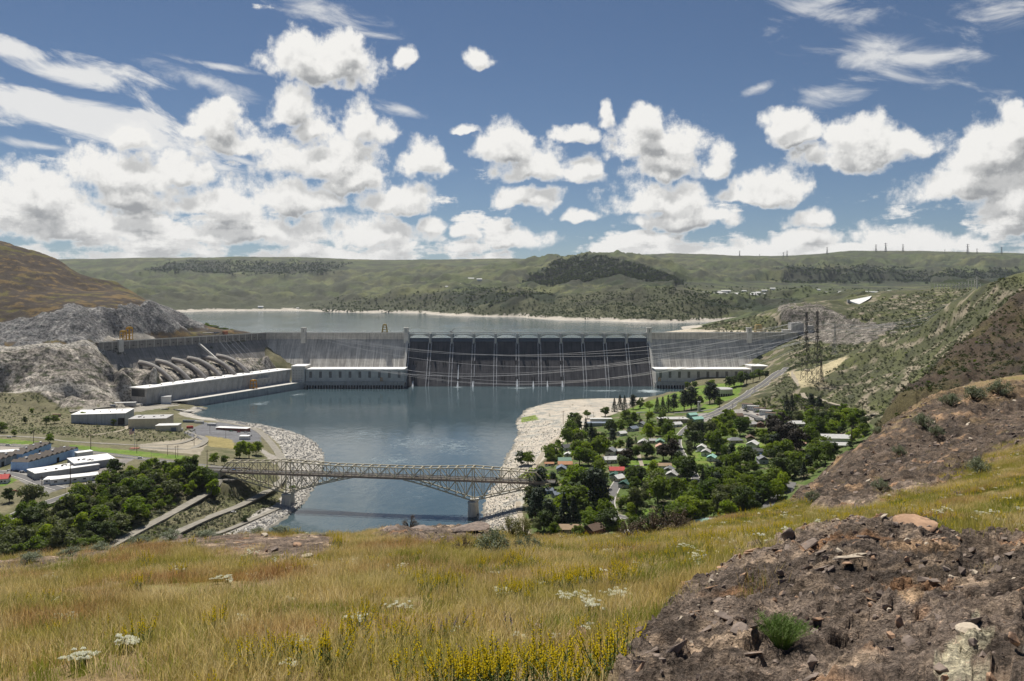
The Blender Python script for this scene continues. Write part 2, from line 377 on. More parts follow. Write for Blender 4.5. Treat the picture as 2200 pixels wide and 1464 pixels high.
MIDC += my([(723 and 450, 1003, 723), (0, 842, 1160), (150, 832, 1200), (330, 812, 1325), (0, 790, 1205), (150, 790, 1245), (240, 790, 1300), (150, 852, 1150), (215, 850, 1220), (270, 838, 1280),
            (0, 742, 1240), (100, 741, 1262), (190, 736, 1310), (0, 737, 1280), (100, 735, 1305), (200, 729, 1350), (250, 723, 1405), (330, 719, 1465), (400, 712, 1580), (440, 708, 1650),
            (0, 702, 1330), (150, 672, 1375), (250, 665, 1440), (330, 657, 1510), (390, 675, 1610), (430, 697, 1695), (0, 640, 1420), (100, 640, 1450), (200, 643, 1480), (0, 585, 1520), (100, 592, 1560), (180, 625, 1580), (260, 630, 1570),
            (0, 523, 1650), (60, 534, 1680), (130, 562, 1700), (190, 598, 1700), (250, 607, 1690), (330, 654, 1640), (-150, 480, 1650), (-200, 600, 1450), (-200, 735, 1250), (-200, 800, 1150),
            (575, 768, 1612), (560, 775, 1600), (255, 801, 1288)])
for _s in range(-10, 380, 26):
    _q = lambda o, z: (-585 + .394 * _s + .919 * o, 1268 + .919 * _s - .394 * o, z)
    if _s > -5: MIDC += [(-701 + .451 * _s + .892 * o, 1342 + .892 * _s - .451 * o, z) for o, z in ((21, 59), (46, 56), (-7, 102))]
    MIDC += [_q(0, 11.5), _q(-20, 11.5), _q(-34, 12), _q(-44, 36), _q(-62, 48)] + ([_q(14, 9)] if _s > 20 else []) + ([_q(30, -4)] if _s > 70 else [])
MIDC += [((p - CX) * Y / F, Y, z) for p, Y, z in [(0, 1900, 288), (130, 1880, 230), (250, 1850, 150), (400, 1850, 92), (480, 1790, 100), (540, 1790, 96.5), (600, 1800, 84), (560, 1900, 84), (-200, 1950, 300), (0, 2150, 270), (250, 2100, 120),
          (700, 1750, 80), (1000, 1750, 80), (1300, 1750, 80), (1450, 1760, 84), (1000, 2000, 80), (1300, 2050, 80), (-200, 400, 20), (200, 400, 16), (700, 400, 3), (1000, 400, 3), (1300, 400, 12), (1700, 420, 20), (2200, 450, 40), (2500, 500, 60)]]
# right bank
MIDC += mz([(1180, 880, 4), (1250, 873, 6), (1330, 862, 5), (1160, 930, 5), (1140, 980, 4), (1120, 1020, 4), (1090, 1060, 5), (1080, 1100, 5), (1200, 910, 8), (1235, 935, 12), (1185, 975, 10), (1150, 1010, 10), (1120, 1090, 9), (1130, 1135, 9),
            (1250, 1000, 14), (1300, 960, 16), (1400, 960, 18), (1500, 940, 20), (1600, 960, 22), (1700, 960, 25), (1800, 945, 29), (1340, 1110, 13), (1250, 1100, 11), (1500, 1060, 18), (1600, 1100, 19), (1700, 1030, 24), (1750, 1000, 27), (1860, 905, 40),
            (1300, 890, 12), (1400, 900, 16), (1500, 880, 20), (1400, 860, 10), (1450, 842, 14), (1550, 842, 22), (1500, 826, 16), (1660, 812, 32), (1600, 850, 28), (1560, 880, 25), (1640, 880, 28), (1700, 885, 34), (1560, 815, 20), (1620, 805, 26), (1900, 960, 40)])
MIDC += my([(1700, 840, 1110), (1700, 870, 1063), (1662, 832, 1275), (1750, 850, 1090), (1800, 870, 1010), (1880, 890, 947), (1700, 800, 1240), (1760, 800, 1190), (1820, 765, 1230), (1740, 822, 1130), (1850, 800, 1130), (1900, 780, 1100), (1900, 830, 1000), (2000, 780, 1000),
            (2000, 850, 850), (1950, 862, 880), (2100, 740, 900), (2100, 800, 800), (2200, 700, 800), (2050, 705, 1050), (1868, 737, 1210), (1925, 715, 1190), (2000, 690, 1150), (2050, 647, 1110), (2100, 625, 1060), (2150, 602, 1000), (2200, 600, 960), (2320, 580, 900), (2450, 570, 900), (2300, 700, 700), (2200, 800, 650), (2050, 880, 700), (2300, 850, 550),
            (1950, 700, 1600), (2000, 670, 1750), (1850, 700, 1650), (1900, 655, 1850), (2050, 655, 1800), (1800, 722, 1600), (1720, 722, 1700), (1690, 800, 1470), (1700, 770, 1540), (1712, 745, 1600), (1680, 806, 1480), (1742, 730, 1640), (1765, 760, 1500), (1725, 785, 1380), (1800, 736, 1560),
            (1690, 704, 1760), (1690, 668, 1792), (1750, 706, 1745), (1760, 670, 1785), (1850, 722, 1680), (1850, 682, 1752), (1700, 656, 1850), (1800, 648, 1900), (1820, 660, 1890), (1870, 642, 1950), (1900, 626, 2000), (2000, 622, 2050), (2110, 618, 2050), (1550, 698, 1900), (1620, 700, 1850), (1530, 713, 1850), (1650, 712, 1780), (2200, 640, 1900), (2300, 640, 1700)])
MIDC += [((p - CX) * Y / F, Y, z) for p, Y, z in [(1900, 1350, 88), (2050, 1300, 112), (2200, 1200, 140), (2350, 1200, 150)]]
_m = np.array(MIDC); fit_mid = Fit(_m[:, :2], _m[:, 2], 6.0)
FARC = [(450, 666, 4700), (650, 668, 4700), (700, 671, 4320), (900, 673, 4080), (960, 678, 3620), (1100, 681, 3380), (1300, 690, 2830), (1400, 693, 2680), (1500, 692, 2720), (1560, 690, 2830),
        (450, 640, 5200), (300, 640, 5000), (650, 645, 5500), (400, 610, 6500), (700, 612, 6800), (200, 592, 7400), (500, 582, 7800), (150, 560, 8500), (300, 558, 8500), (500, 556, 8500), (650, 556, 8500), (800, 561, 8600), (1000, 558, 8600), (1150, 556, 8500), (1450, 546, 8200), (1560, 550, 8200), (1650, 554, 8200), (1740, 550, 8000), (1810, 543, 7800), (1950, 542, 7800), (2100, 546, 7800), (2200, 547, 7800), (2450, 547, 7800), (-250, 560, 8500), (1280, 552, 8400),
        (-250, 590, 12500), (500, 590, 12500), (1100, 590, 12500), (1700, 590, 12500), (2450, 590, 12500),
        (1120, 612, 5000), (1200, 572, 5600), (1280, 548, 6000), (1360, 566, 5700), (1420, 586, 5400), (1480, 608, 5000), (1250, 612, 4800), (1350, 612, 4800), (1280, 580, 7000),
        (900, 620, 5500), (1000, 612, 5200), (1000, 630, 4600), (960, 652, 4200), (800, 650, 4800), (1100, 640, 4000), (1200, 635, 3900), (1100, 660, 3500), (1250, 652, 3300), (1300, 632, 3500), (1440, 616, 3500), (1380, 640, 3200), (1500, 640, 3300), (1550, 655, 3100), (1600, 668, 3000), (1480, 670, 2900), (1400, 682, 2760), (1440, 630, 4000),
        (1500, 632, 4500), (1600, 630, 4500), (1700, 630, 4500), (1850, 632, 4400), (1950, 638, 4200), (1600, 646, 3900), (1700, 650, 3600), (1650, 672, 2900), (1750, 648, 3300), (1600, 602, 5800), (1750, 600, 6000), (1900, 600, 6000), (2050, 600, 6000), (2200, 602, 5800), (1650, 577, 7000), (1850, 570, 7000), (2000, 575, 6800), (2150, 570, 6800),
        (1900, 640, 2400), (2000, 636, 2500), (2100, 634, 2600), (2250, 634, 2600), (1800, 662, 2300), (1720, 669, 2200), (1680, 676, 2200), (1660, 683, 2150), (1475, 701, 2330), (1530, 712, 1960), (1600, 706, 1990), (1550, 697, 2000), (1620, 691, 2050)]
FARC = [PY(*p) for p in FARC] + [((p - CX) * Y / F, Y, z) for p, Y, z in [(600, 2500, 82), (1000, 2500, 80), (1300, 2200, 80), (900, 3500, 82), (600, 4000, 84), (500, 3400, 84), (1250, 2600, 84), (1420, 2450, 86), (400, 2050, 86), (500, 2050, 84), (800, 2000, 80), (1200, 2000, 80), (1400, 2050, 82), (0, 2150, 270), (250, 2100, 120), (0, 2700, 190), (150, 2600, 120), (-250, 2300, 280), (-250, 4000, 200), (100, 4000, 120), (330, 3200, 86), (1900, 2000, 198), (2000, 2050, 202), (2110, 2050, 204), (1800, 1950, 176), (1700, 1900, 164), (2300, 2000, 200)]]
def lp(X, Y): return X / Y * 3.0, np.log(np.maximum(Y, 1.0)) * 2.2
_f = np.array(FARC); fit_far = Fit(np.stack(lp(_f[:, 0], _f[:, 1]), 1), (ZC - _f[:, 2]) / _f[:, 1], .04)
def pix(X, Y, Z): return CX + F * X / Y, HY + F * (ZC - Z) / Y

ROCKY_L = [(-300, 735), (210, 735), (300, 720), (440, 705), (430, 690), (390, 668), (330, 652), (250, 660), (150, 660), (90, 676), (0, 690), (-300, 690)]
ROCKY_L2 = [(-300, 745), (215, 737), (300, 775), (530, 735), (630, 735), (650, 795), (330, 825), (300, 868), (200, 875), (140, 880), (80, 845), (-300, 850)]
ROCKY_R = [(1670, 660), (1760, 655), (1830, 690), (1930, 700), (1870, 745), (1760, 740), (1690, 715)]
def ground(X, Y):
    """height of the valley and the far land"""
    X = np.asarray(X, float); Y = np.asarray(Y, float)
    w = sstep(1880, 2060, Y); h = np.zeros_like(X); a = w < 1; b = w > 0
    hm = np.zeros_like(X); hf = np.zeros_like(X)
    if a.any(): hm[a] = fit_mid(X[a], Y[a])
    if b.any():
        q = lp(X[b], Y[b]); hf[b] = ZC - fit_far(*q) * Y[b]
    h = hm * (1 - w) + hf * w
    # river: banks fall to the water, bed below
    near = Y < 1700
    if near.any():
        x, y = X[near], Y[near]; x = x + perlin(x / 11, y / 11, 4) * 3.2; y = y + perlin(x / 11, y / 11, 6) * 4; ins = inpoly(x, y, RIVER); d = segdist(x, y, RIVER, True); hh = h[near]
        hh = np.where(ins, -np.minimum(d * .35, 7) - .25, np.maximum(hh, .15 + np.minimum(d * .12, 1.5)))
        h[near] = hh
    return h
BENCH = [[PY(*p) for p in [(-60, 744, 1222), (0, 743, 1236), (60, 742, 1250), (110, 741, 1264), (160, 738, 1288), (200, 735, 1316), (240, 728, 1385), (330, 720, 1455)]], [PY(*p) for p in [(-60, 845, 1150), (0, 842, 1162), (80, 837, 1180), (150, 832, 1200), (240, 824, 1255), (330, 812, 1325)]]]
def rough_ground(X, Y):
    h = ground(X, Y); px, py = pix(X, Y, h)
    gx = ground(X + 4, Y) - h; gy = ground(X, Y + 4) - h; slope = np.hypot(gx, gy) / 4
    rock = np.zeros_like(h); mid = Y < 2000
    for poly, lo, hi in ((ROCKY_L, 1240, 1800), (ROCKY_L2, 1100, 1620), (ROCKY_R, 1500, 1900)):
        j = perlin(X / 25, Y / 25, 3) * 14
        rock = np.maximum(rock, (inpoly(px + j, py + j * .6, poly) & (Y > lo) & (Y < hi)) * 1.0)
    hill = sstep(.12, .35, slope) * mid
    far = sstep(1950, 2400, Y)
    wet = np.where(Y > 1700, sstep(RES_Z + 1, RES_Z + 40, h), sstep(3, 12, h))
    flat = 1 - .88 * sstep(6900, 7900, Y); town = 1 - .85 * inpoly(px, py, [(1450, 605), (2000, 605), (2000, 648), (1450, 648)])
    bench = sstep(5, 14, np.minimum(segdist(X, Y, BENCH[0]), segdist(X, Y, BENCH[1])))
    h = h + far * wet * flat * town * (fbm(X / 620, Y / 620, 6, .55, seed=5) * 48 * sstep(2000, 5000, Y) + ridged(X / 330, Y / 560, 5, .58, seed=9) * 24)
    h = h + (1 - far) * hill * wet * (fbm(X / 60, Y / 60, 5, .55, seed=21) * 3.2)
    h = h + rock * bench * (ridged(X / 30, Y / 30, 3, .55, seed=31) * 1.6 + ridged(X / 8, Y / 8, 3, .6, seed=36) * 1.25)
    h = h + (1 - hill) * (1 - far) * (1 - rock) * (h > .6) * fbm(X / 22, Y / 22, 3, seed=40) * .25
    return h, slope, rock
def hit(px, py):
    """where the sight line through a photo pixel meets the valley floor"""
    z = 15.0
    for _ in range(25):
        Y = F * (ZC - z) / (py - HY); X = (px - CX) * Y / F; z2 = float(ground(np.array([X]), np.array([Y]))[0]); z = z * .4 + z2 * .6
    return X, Y, z
def hits(pts):
    A = np.array(pts, float); z = np.full(len(A), 15.0)
    for _ in range(25):
        Y = F * (ZC - z) / (A[:, 1] - HY); X = (A[:, 0] - CX) * Y / F; z = z * .4 + ground(X, Y) * .6
    return np.stack([X, Y, z], 1)

LAWNS = [[(1335, 886), (1395, 861), (1440, 847), (1500, 828), (1560, 823), (1598, 822), (1590, 845), (1545, 852), (1500, 872), (1440, 890)], [(1545, 845), (1585, 845), (1590, 852), (1560, 862), (1540, 862)], [(-40, 940), (85, 949), (85, 957), (-40, 950)], [(150, 955), (250, 965), (350, 975), (425, 983), (405, 989), (300, 981), (200, 970), (150, 963)],
         [(1360, 1100), (1440, 1085), (1440, 1112), (1370, 1113)], [(1365, 1122), (1400, 1122), (1395, 1132), (1365, 1130)], [(1240, 1005), (1290, 1005), (1290, 1040), (1240, 1040)], [(1340, 990), (1460, 990), (1440, 1030), (1350, 1020)], [(1480, 970), (1540, 970), (1530, 1000), (1490, 1000)], [(1570, 955), (1640, 952), (1650, 985), (1580, 985)], [(0, 1025), (40, 1030), (10, 1045), (0, 1045)], [(1510, 868), (1545, 868), (1540, 884), (1505, 886)]]
def ground_colors(X, Y, Z, slope, rock):
    px, py = pix(X, Y, Z); n1 = fbm(X / 90, Y / 90, 4, seed=51); n2 = fbm(X / 18, Y / 18, 4, seed=55); n3 = perlin(X / 7, Y / 7, 58)
    def c(r, g, b): return np.array([r, g, b])[None]
    def bl(C, m, col): m = np.clip(m, 0, 1)[:, None]; return C * (1 - m) + np.asarray(col) * m
    C = np.repeat(c(.155, .142, .082), len(X), 0)
    C = bl(C, sstep(-.2, .5, n1 + n2 * .5) * .8, c(.10, .105, .046)); C = bl(C, sstep(.25, .8, n2) * .55, c(.25, .21, .135))
    left = X < -60; right = X > -60; mid = Y < 2000
    # left hill: dry gold and olive turf with brown rock ribs
    lh = mid & left & (Z > 100) & (Y > 1230)
    C = bl(C, lh * 1.0, bl(bl(np.repeat(c(.150, .104, .048), len(X), 0), sstep(-.3, .4, n1 + .3 * n2), c(.105, .092, .034)), sstep(.30, .60, ridged(X / 60, Y / 60 + Z / 12, 5, .6, seed=61) * .5 + n2 * .45), c(.062, .050, .040)))
    # right hills: grey-green sage slopes
    rh = mid & right & (X > 200) & (Z > 38)
    C = bl(C, rh * 1.0, bl(bl(bl(np.repeat(c(.084, .088, .044), len(X), 0), sstep(-.1, .6, n1), c(.105, .112, .045)), sstep(.1, .6, n2 + .4 * n3), c(.06, .063, .038)), sstep(.72, .95, ridged(X / 55, Y / 55, 4, seed=63) * .6 + n2 * .3), c(.27, .23, .165)))
    # bare rock
    rc = bl(bl(np.repeat(c(.225, .20, .17), len(X), 0), sstep(-.1, .7, n2 + n3 * .5), c(.43, .385, .325)), sstep(.05, .55, fbm(X / 12, Y / 12 + Z / 6, 4, seed=66)), c(.07, .075, .045))
    rc = rc * np.where(X > 200, .66, 1.0)[:, None]; C = bl(C, np.where(mid, rock, 0), rc)
    cl = mid & (left) & (rock > .5) & (Z > 105)
    C = bl(C, cl * .75, bl(np.repeat(c(.105, .108, .115), len(X), 0), sstep(.15, .7, perlin(X / 4, Z / 30, 71) + n2 * .4), c(.27, .265, .255)))
    C = bl(C, ((np.minimum(segdist(X, Y, BENCH[0]), segdist(X, Y, BENCH[1])) < 5.5) & (Y < 1480)) * 1.0, c(.37, .34, .29))
    # gravel banks
    gl = ((Y < 1300) & (Z < 4.5) & (Z > -3)) | inpoly(px, py, [(430, 890), (480, 899), (560, 910), (620, 923), (670, 943), (700, 968), (700, 1022), (660, 1080), (580, 1145), (470, 1165), (590, 1090), (615, 1050), (618, 1000), (600, 955), (560, 922), (480, 906)]) & (Y < 1300)
    C = bl(C, gl * 1.0, bl(np.repeat(c(.37, .345, .30), len(X), 0), sstep(-.1, .6, n2), c(.47, .44, .385)))
    gl = right & inpoly(px, py, [(1100, 885), (1180, 862), (1400, 850), (1335, 885), (1270, 905), (1200, 960), (1150, 1005), (1130, 1060), (1120, 1100), (1130, 1170), (1000, 1170), (1030, 1050), (1080, 990)])
    C = bl(C, gl * 1.0, bl(np.repeat(c(.46, .41, .335), len(X), 0), sstep(0, .6, n2 + .4 * n1), c(.33, .32, .28)))
    C = bl(C, (gl & inpoly(px, py, [(1118, 898), (1150, 892), (1158, 902), (1120, 908)])) * 1.0, c(.17, .22, .05))
    # town ground: garden green and bare yards
    tw = right & inpoly(px, py, [(1330, 885), (1500, 870), (1560, 880), (1700, 880), (1850, 900), (1900, 930), (1800, 1000), (1700, 1100), (1500, 1180), (1130, 1180), (1130, 1060), (1170, 1000), (1220, 940)]) & (Y < 1200)
    C = bl(C, tw * 1.0, bl(np.repeat(c(.085, .12, .032), len(X), 0), sstep(.0, .6, n2), c(.17, .15, .09)))
    for L in LAWNS: C = bl(C, (inpoly(px + n3 * 2, py + n3, L) & (Y < 1500)) * 1.0, bl(np.repeat(c(.115, .185, .028), len(X), 0), sstep(-.1, .6, n2), c(.17, .205, .05)))
    C = bl(C, ((Z < .75 + .3 * n2) & (Y < 1650)) * .75, c(.13, .125, .105))
    for L, col in (([(395, 930), (440, 908), (520, 908), (560, 930), (560, 950), (480, 952), (430, 948)], (.155, .155, .16)), ([(300, 955), (420, 940), (445, 952), (430, 978), (300, 965)], (.33, .29, .22)), ([(150, 880), (290, 866), (390, 870), (300, 885), (160, 892)], (.30, .275, .23)),
                   ([(0, 955), (60, 955), (100, 965), (60, 985), (0, 990)], (.30, .27, .23)), ([(0, 1010), (80, 1015), (150, 1045), (95, 1065), (20, 1020)], (.22, .21, .19)), ([(200, 985), (290, 985), (240, 1015), (190, 1030)], (.24, .22, .2)), ([(120, 1020), (190, 1030), (100, 1050), (85, 1040)], (.24, .23, .21)),
                   ([(1690, 800), (1740, 795), (1825, 762), (1790, 800), (1760, 815), (1790, 830), (1720, 832)], (.42, .36, .22)), ([(1575, 882), (1620, 870), (1660, 900), (1620, 905), (1580, 895)], (.31, .29, .26)), ([(1480, 890), (1520, 888), (1530, 905), (1490, 910)], (.30, .28, .25)),
                   ([(545, 955), (600, 985), (590, 1000), (565, 975)], (.33, .30, .26)), ([(440, 935), (500, 945), (505, 965), (450, 960)], (.27, .225, .095))):
        C = bl(C, (inpoly(px + n3 * 2, py + n3, L) & (Y < 1400)) * 1.0, np.array(col)[None] * (1 + .12 * n2[:, None]))
    # far land
    far = sstep(1900, 2150, Y)
    nf = fbm(X / 600, Y / 600, 4, seed=81); nf2 = fbm(X / 130, Y / 130, 4, seed=85)
    fc = bl(bl(np.repeat(c(.080, .096, .040), len(X), 0), sstep(-.2, .5, nf), c(.122, .128, .056)), sstep(.0, .6, nf2), c(.054, .063, .034))
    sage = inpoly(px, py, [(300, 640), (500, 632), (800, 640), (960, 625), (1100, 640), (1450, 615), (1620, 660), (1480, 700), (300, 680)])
    fc = bl(fc, sage * .85, bl(np.repeat(c(.066, .070, .040), len(X), 0), sstep(0, .6, nf2), c(.110, .110, .062)))  # sage tone also darkened on the lower slopes, standing in for cloud shadow
    fc = bl(fc, inpoly(px, py, [(1480, 606), (1640, 578), (1720, 562), (1850, 556), (2300, 562), (2300, 614), (1480, 616)]) * sstep(-.15, .25, nf2 + nf * .6) * .75, c(.036, .050, .028))
    fc = bl(fc, inpoly(px, py, [(120, 640), (350, 625), (700, 632), (1000, 622), (1100, 640), (960, 668), (300, 668)]) * sstep(-.3, .3, nf2) * .6, c(.052, .058, .036))
    for L in ([(1110, 612), (1140, 590), (1210, 558), (1280, 548), (1350, 560), (1420, 582), (1490, 612)], [(1640, 590), (1700, 572), (1850, 575), (2000, 585), (2200, 580), (2200, 610), (1700, 605)], [(300, 585), (360, 563), (470, 560), (500, 590), (400, 580)], [(500, 570), (620, 563), (760, 566), (700, 585), (560, 585)], [(1480, 650), (1700, 640), (1780, 660), (1690, 680), (1560, 660)], [(950, 640), (1010, 615), (1100, 630), (1200, 625), (1180, 645), (1000, 660)]):
        C0 = inpoly(px + nf2 * 22, py + nf2 * 9, L); fc = bl(fc, C0 * .85, c(.026, .036, .020))
    fc = bl(fc, (sstep(.75, 1.15, ridged(X / 350, Y / 350, 3, seed=91) + nf2 * .3)) * .6 * (Z > 150), c(.052, .052, .036))
    shore = (Z < RES_Z + 9 + 5 * nf2) & (Y > 1700)
    fc = bl(fc, shore * 1.0, c(.44, .40, .335)); C = bl(C, far, fc)
    C = bl(C, ((Z < RES_Z + 10) & (Y > 1705) & (Y < 2100) & (Z > 80)) * 1.0, c(.50, .44, .34))
    return C

def attr_mat(name, s1, s2, bump, rough=.95):
    m = bpy.data.materials.new(name); m.use_nodes = True; t = m.node_tree; N = NT(t); b = t.nodes['Principled BSDF']; b.inputs['Roughness'].default_value = rough; b.inputs['Specular IOR Level'].default_value = .15
    at = t.nodes.new('ShaderNodeVertexColor'); at.layer_name = 'kind'; pos = t.nodes.new('ShaderNodeNewGeometry').outputs['Position']
    a = N.noise(pos, s1, 6, .65); c2 = N.noise(pos, s2, 5, .65)
    f = N.math('MULTIPLY', N.ramp(a, .2, .8, .62, 1.38, smooth=False), N.ramp(c2, .2, .8, .7, 1.3, smooth=False))
    f = N.math('MULTIPLY', f, N.math('ADD', N.math('MULTIPLY', N.math('SUBTRACT', N.ramp(N.noise(pos, s1 * .8, 4, .7), .36, .62, .42, 1.45), 1.0), at.outputs['Alpha']), 1.0))
    c = N.vm('SCALE', at.outputs['Color']); sc = c.node; N.set(sc.inputs['Scale'], f); t.links.new(c, b.inputs['Base Color'])
    bp = t.nodes.new('ShaderNodeBump'); bp.inputs['Strength'].default_value = .8; bp.inputs['Distance'].default_value = bump; t.links.new(a, bp.inputs['Height']); t.links.new(bp.outputs[0], b.inputs['Normal'])
    return m
def fan(rows, cols):
    Y = np.repeat(rows[:, None], len(cols), 1).ravel(); X = (cols[None] * rows[:, None]).ravel(); return X, Y
def inv(a, b, n): return 1 / np.linspace(1 / a, 1 / b, n)
def build_ground():
    cols = np.linspace(-.82, .82, 860)
    rows = np.concatenate([np.linspace(330, 500, 10)[:-1], inv(500, 1150, 260)[:-1], inv(1150, 2000, 300)])
    X, Y = fan(rows, cols); Z, sl, rk = rough_ground(X, Y)
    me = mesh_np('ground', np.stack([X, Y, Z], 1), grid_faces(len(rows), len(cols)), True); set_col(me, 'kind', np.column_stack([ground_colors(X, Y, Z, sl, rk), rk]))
    tag(link('ground', me, attr_mat('ground_soil', .35, .06, .5)), kind='structure')
    rows = np.concatenate([np.linspace(2000, 2900, 110)[:-1], inv(2900, 9000, 190)[:-1], np.linspace(9000, 12800, 8)])
    cols = np.linspace(-.82, .82, 760)
    X, Y = fan(rows, cols); Z, sl, rk = rough_ground(X, Y); Z = np.where(Y > 12000, np.minimum(Z, 350), Z)
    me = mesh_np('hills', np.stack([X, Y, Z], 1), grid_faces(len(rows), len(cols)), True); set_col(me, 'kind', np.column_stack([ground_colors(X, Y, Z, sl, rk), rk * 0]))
    tag(link('hills', me, attr_mat('hill_turf', .05, .012, 3.0)), kind='structure')
build_ground()

# ------------------------------------------------------------------ water
def water_mat(name, deep, sc, bump, rough, foam_and_reflection):
    m = bpy.data.materials.new(name); m.use_nodes = True; t = m.node_tree; N = NT(t); b = t.nodes['Principled BSDF']
    pos = t.nodes.new('ShaderNodeNewGeometry').outputs['Position']; p2 = N.vm('MULTIPLY', pos, (1.0, .55, 0))
    n1 = N.noise(p2, sc, 6, .6, .6); n2 = N.noise(p2, sc * .12, 4, .6, 1.2); n3 = N.noise(p2, sc * 5, 3, .6)
    h = N.math('ADD', N.math('MULTIPLY', n1, 1.0), N.math('MULTIPLY', n3, .25))
    h = N.math('ADD', h, N.math('MULTIPLY', n2, 1.6))
    bp = t.nodes.new('ShaderNodeBump'); bp.inputs['Strength'].default_value = 1.0; bp.inputs['Distance'].default_value = bump; t.links.new(h, bp.inputs['Height']); t.links.new(bp.outputs[0], b.inputs['Normal'])
    b.inputs['IOR'].default_value = 1.33; b.inputs['Specular IOR Level'].default_value = .5
    N.set(b.inputs['Roughness'], N.ramp(n2, .3, .7, rough, rough * 2.2))
    c = N.mix(n2, deep, tuple(x * 1.5 for x in deep))
    if foam_and_reflection:
        fm = None
        for (x, y, rx, ry, k) in foam_and_reflection:
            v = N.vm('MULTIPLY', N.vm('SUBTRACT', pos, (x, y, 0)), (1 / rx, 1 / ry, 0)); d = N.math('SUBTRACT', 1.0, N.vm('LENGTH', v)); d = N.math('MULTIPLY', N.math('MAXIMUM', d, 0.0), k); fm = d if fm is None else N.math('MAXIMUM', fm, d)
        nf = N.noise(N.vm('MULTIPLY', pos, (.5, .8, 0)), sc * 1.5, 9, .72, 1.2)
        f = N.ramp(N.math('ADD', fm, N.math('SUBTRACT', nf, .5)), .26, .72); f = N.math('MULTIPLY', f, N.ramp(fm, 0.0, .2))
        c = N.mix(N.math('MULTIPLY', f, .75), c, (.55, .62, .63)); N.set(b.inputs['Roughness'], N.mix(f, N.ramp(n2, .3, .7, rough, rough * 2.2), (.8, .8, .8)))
    t.links.new(c, b.inputs['Base Color']); return m
def build_water():
    fo = []
    for (px, py, w, h, k) in [(557, 868, 52, 11, .46), (640, 848, 46, 8, .44), (1395, 841, 60, 8, .65), (1300, 840, 120, 5, .5), (1120, 834, 130, 4, .45), (985, 832, 40, 3, .5), (900, 950, 230, 45, .40), (980, 960, 170, 45, .42), (780, 935, 170, 34, .36), (850, 990, 220, 40, .38), (740, 1002, 80, 20, .40), (900, 1050, 230, 60, .28), (760, 900, 260, 20, .25)]:  # mid-river entries paint bright cloud reflection; those by the dam are white water
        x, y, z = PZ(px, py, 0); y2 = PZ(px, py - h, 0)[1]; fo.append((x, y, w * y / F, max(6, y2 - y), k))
    def sheet(name, x0, x1, y0, y1, z, m):
        me = mesh_np(name, [(x0, y0, z), (x1, y0, z), (x1, y1, z), (x0, y1, z)], [(0, 1, 2, 3)]); tag(link(name, me, m), kind='structure')
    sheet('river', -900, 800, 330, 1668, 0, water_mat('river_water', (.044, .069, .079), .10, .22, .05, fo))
    sheet('reservoir', -2600, 3000, 1700, 5200, RES_Z, water_mat('lake_water', (.10, .138, .16), .06, .55, .05, None))
build_water()

# ------------------------------------------------------------------ the dam and its plants
class T:
    """a thing: an empty at its base, parts given in world coordinates"""
    def __init__(s, name, loc, label, cat, group=None):
        s.loc = loc; s.o = tag(empty(name, loc), label, cat, group)
    def part(s, name, mb, m, parent=None, smooth=False, label=None):
        mb.v = [(x - s.loc[0], y - s.loc[1], z - s.loc[2]) for x, y, z in mb.v]
        o = mb.build(name, m, parent or s.o, smooth)
        if label: o['label'] = label
        return o
    def put(s, name, me, loc, rz=0.0, parent=None, scale=None):
        """a copy of shared mesh data at a world place"""
        o = bpy.data.objects.new(name, me); COL.objects.link(o); o.parent = parent or s.o
        o.location = (loc[0] - s.loc[0], loc[1] - s.loc[1], loc[2] - s.loc[2]); o.rotation_euler = (0, 0, rz)
        if scale: o.scale = scale
        return o

def dam_mat(name, base, dark, white, wamt, along=(1, 0)):
    """cast concrete: lift lines, block joints, lime runs down the slope"""
    m = bpy.data.materials.new(name); m.use_nodes = True; t = m.node_tree; N = NT(t); b = t.nodes['Principled BSDF']; b.inputs['Roughness'].default_value = .9; b.inputs['Specular IOR Level'].default_value = .2
    pos = t.nodes.new('ShaderNodeNewGeometry').outputs['Position']; s = N.sep(pos)
    a = N.vm('DOT_PRODUCT', pos, (along[0], along[1], 0)); p = N.comb(a, s[2])
    c = N.mix(N.ramp(N.noise(p, .05, 6, .65, dim='2D'), .3, .7), base, dark)
    c = N.mix(N.ramp(N.noise(N.vm('MULTIPLY', p, (.32, .03, 0)), 1, 4, .6, dim='2D'), .45, .75, 0, .7), c, tuple(x * .55 for x in dark))
    wf = N.noise(N.vm('MULTIPLY', p, (.16, .010, 0)), 1, 6, .7, dim='2D'); wl = N.ramp(s[2], 18, 86, wamt, wamt * .12, smooth=False)
    c = N.mix(N.math('MULTIPLY', N.ramp(wf, .46, .66), wl), c, white)
    run = N.noise(N.vm('MULTIPLY', p, (.42, .006, 0)), 1, 3, .5, dim='2D'); c = N.mix(N.math('MULTIPLY', N.ramp(run, .62, .67), wl), c, tuple(min(1, x * 1.08) for x in white))
    def line(v, period, w):
        f = N.math('FRACT', N.math('DIVIDE', v, period)); return N.math('LESS_THAN', f, w)
    ln = N.math('MAXIMUM', N.math('MULTIPLY', line(s[2], 6.1, .07), .35), N.math('MULTIPLY', line(a, 15.24, .035), .5))
    c = N.mix(ln, c, tuple(x * .5 for x in dark)); t.links.new(c, b.inputs['Base Color'])
    return m
CONC = dam_mat('weathered_concrete', (.62, .575, .50), (.41, .38, .335), (.86, .82, .73), 1.0)
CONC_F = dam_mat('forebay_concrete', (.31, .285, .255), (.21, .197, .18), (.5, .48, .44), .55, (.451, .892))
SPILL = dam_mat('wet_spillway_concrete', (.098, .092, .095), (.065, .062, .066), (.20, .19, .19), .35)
PALE = mat('pale_concrete', (.58, .555, .50), .85, .12, .12, stain=((.5, .5, .05), (.36, .345, .32), .56, .78))
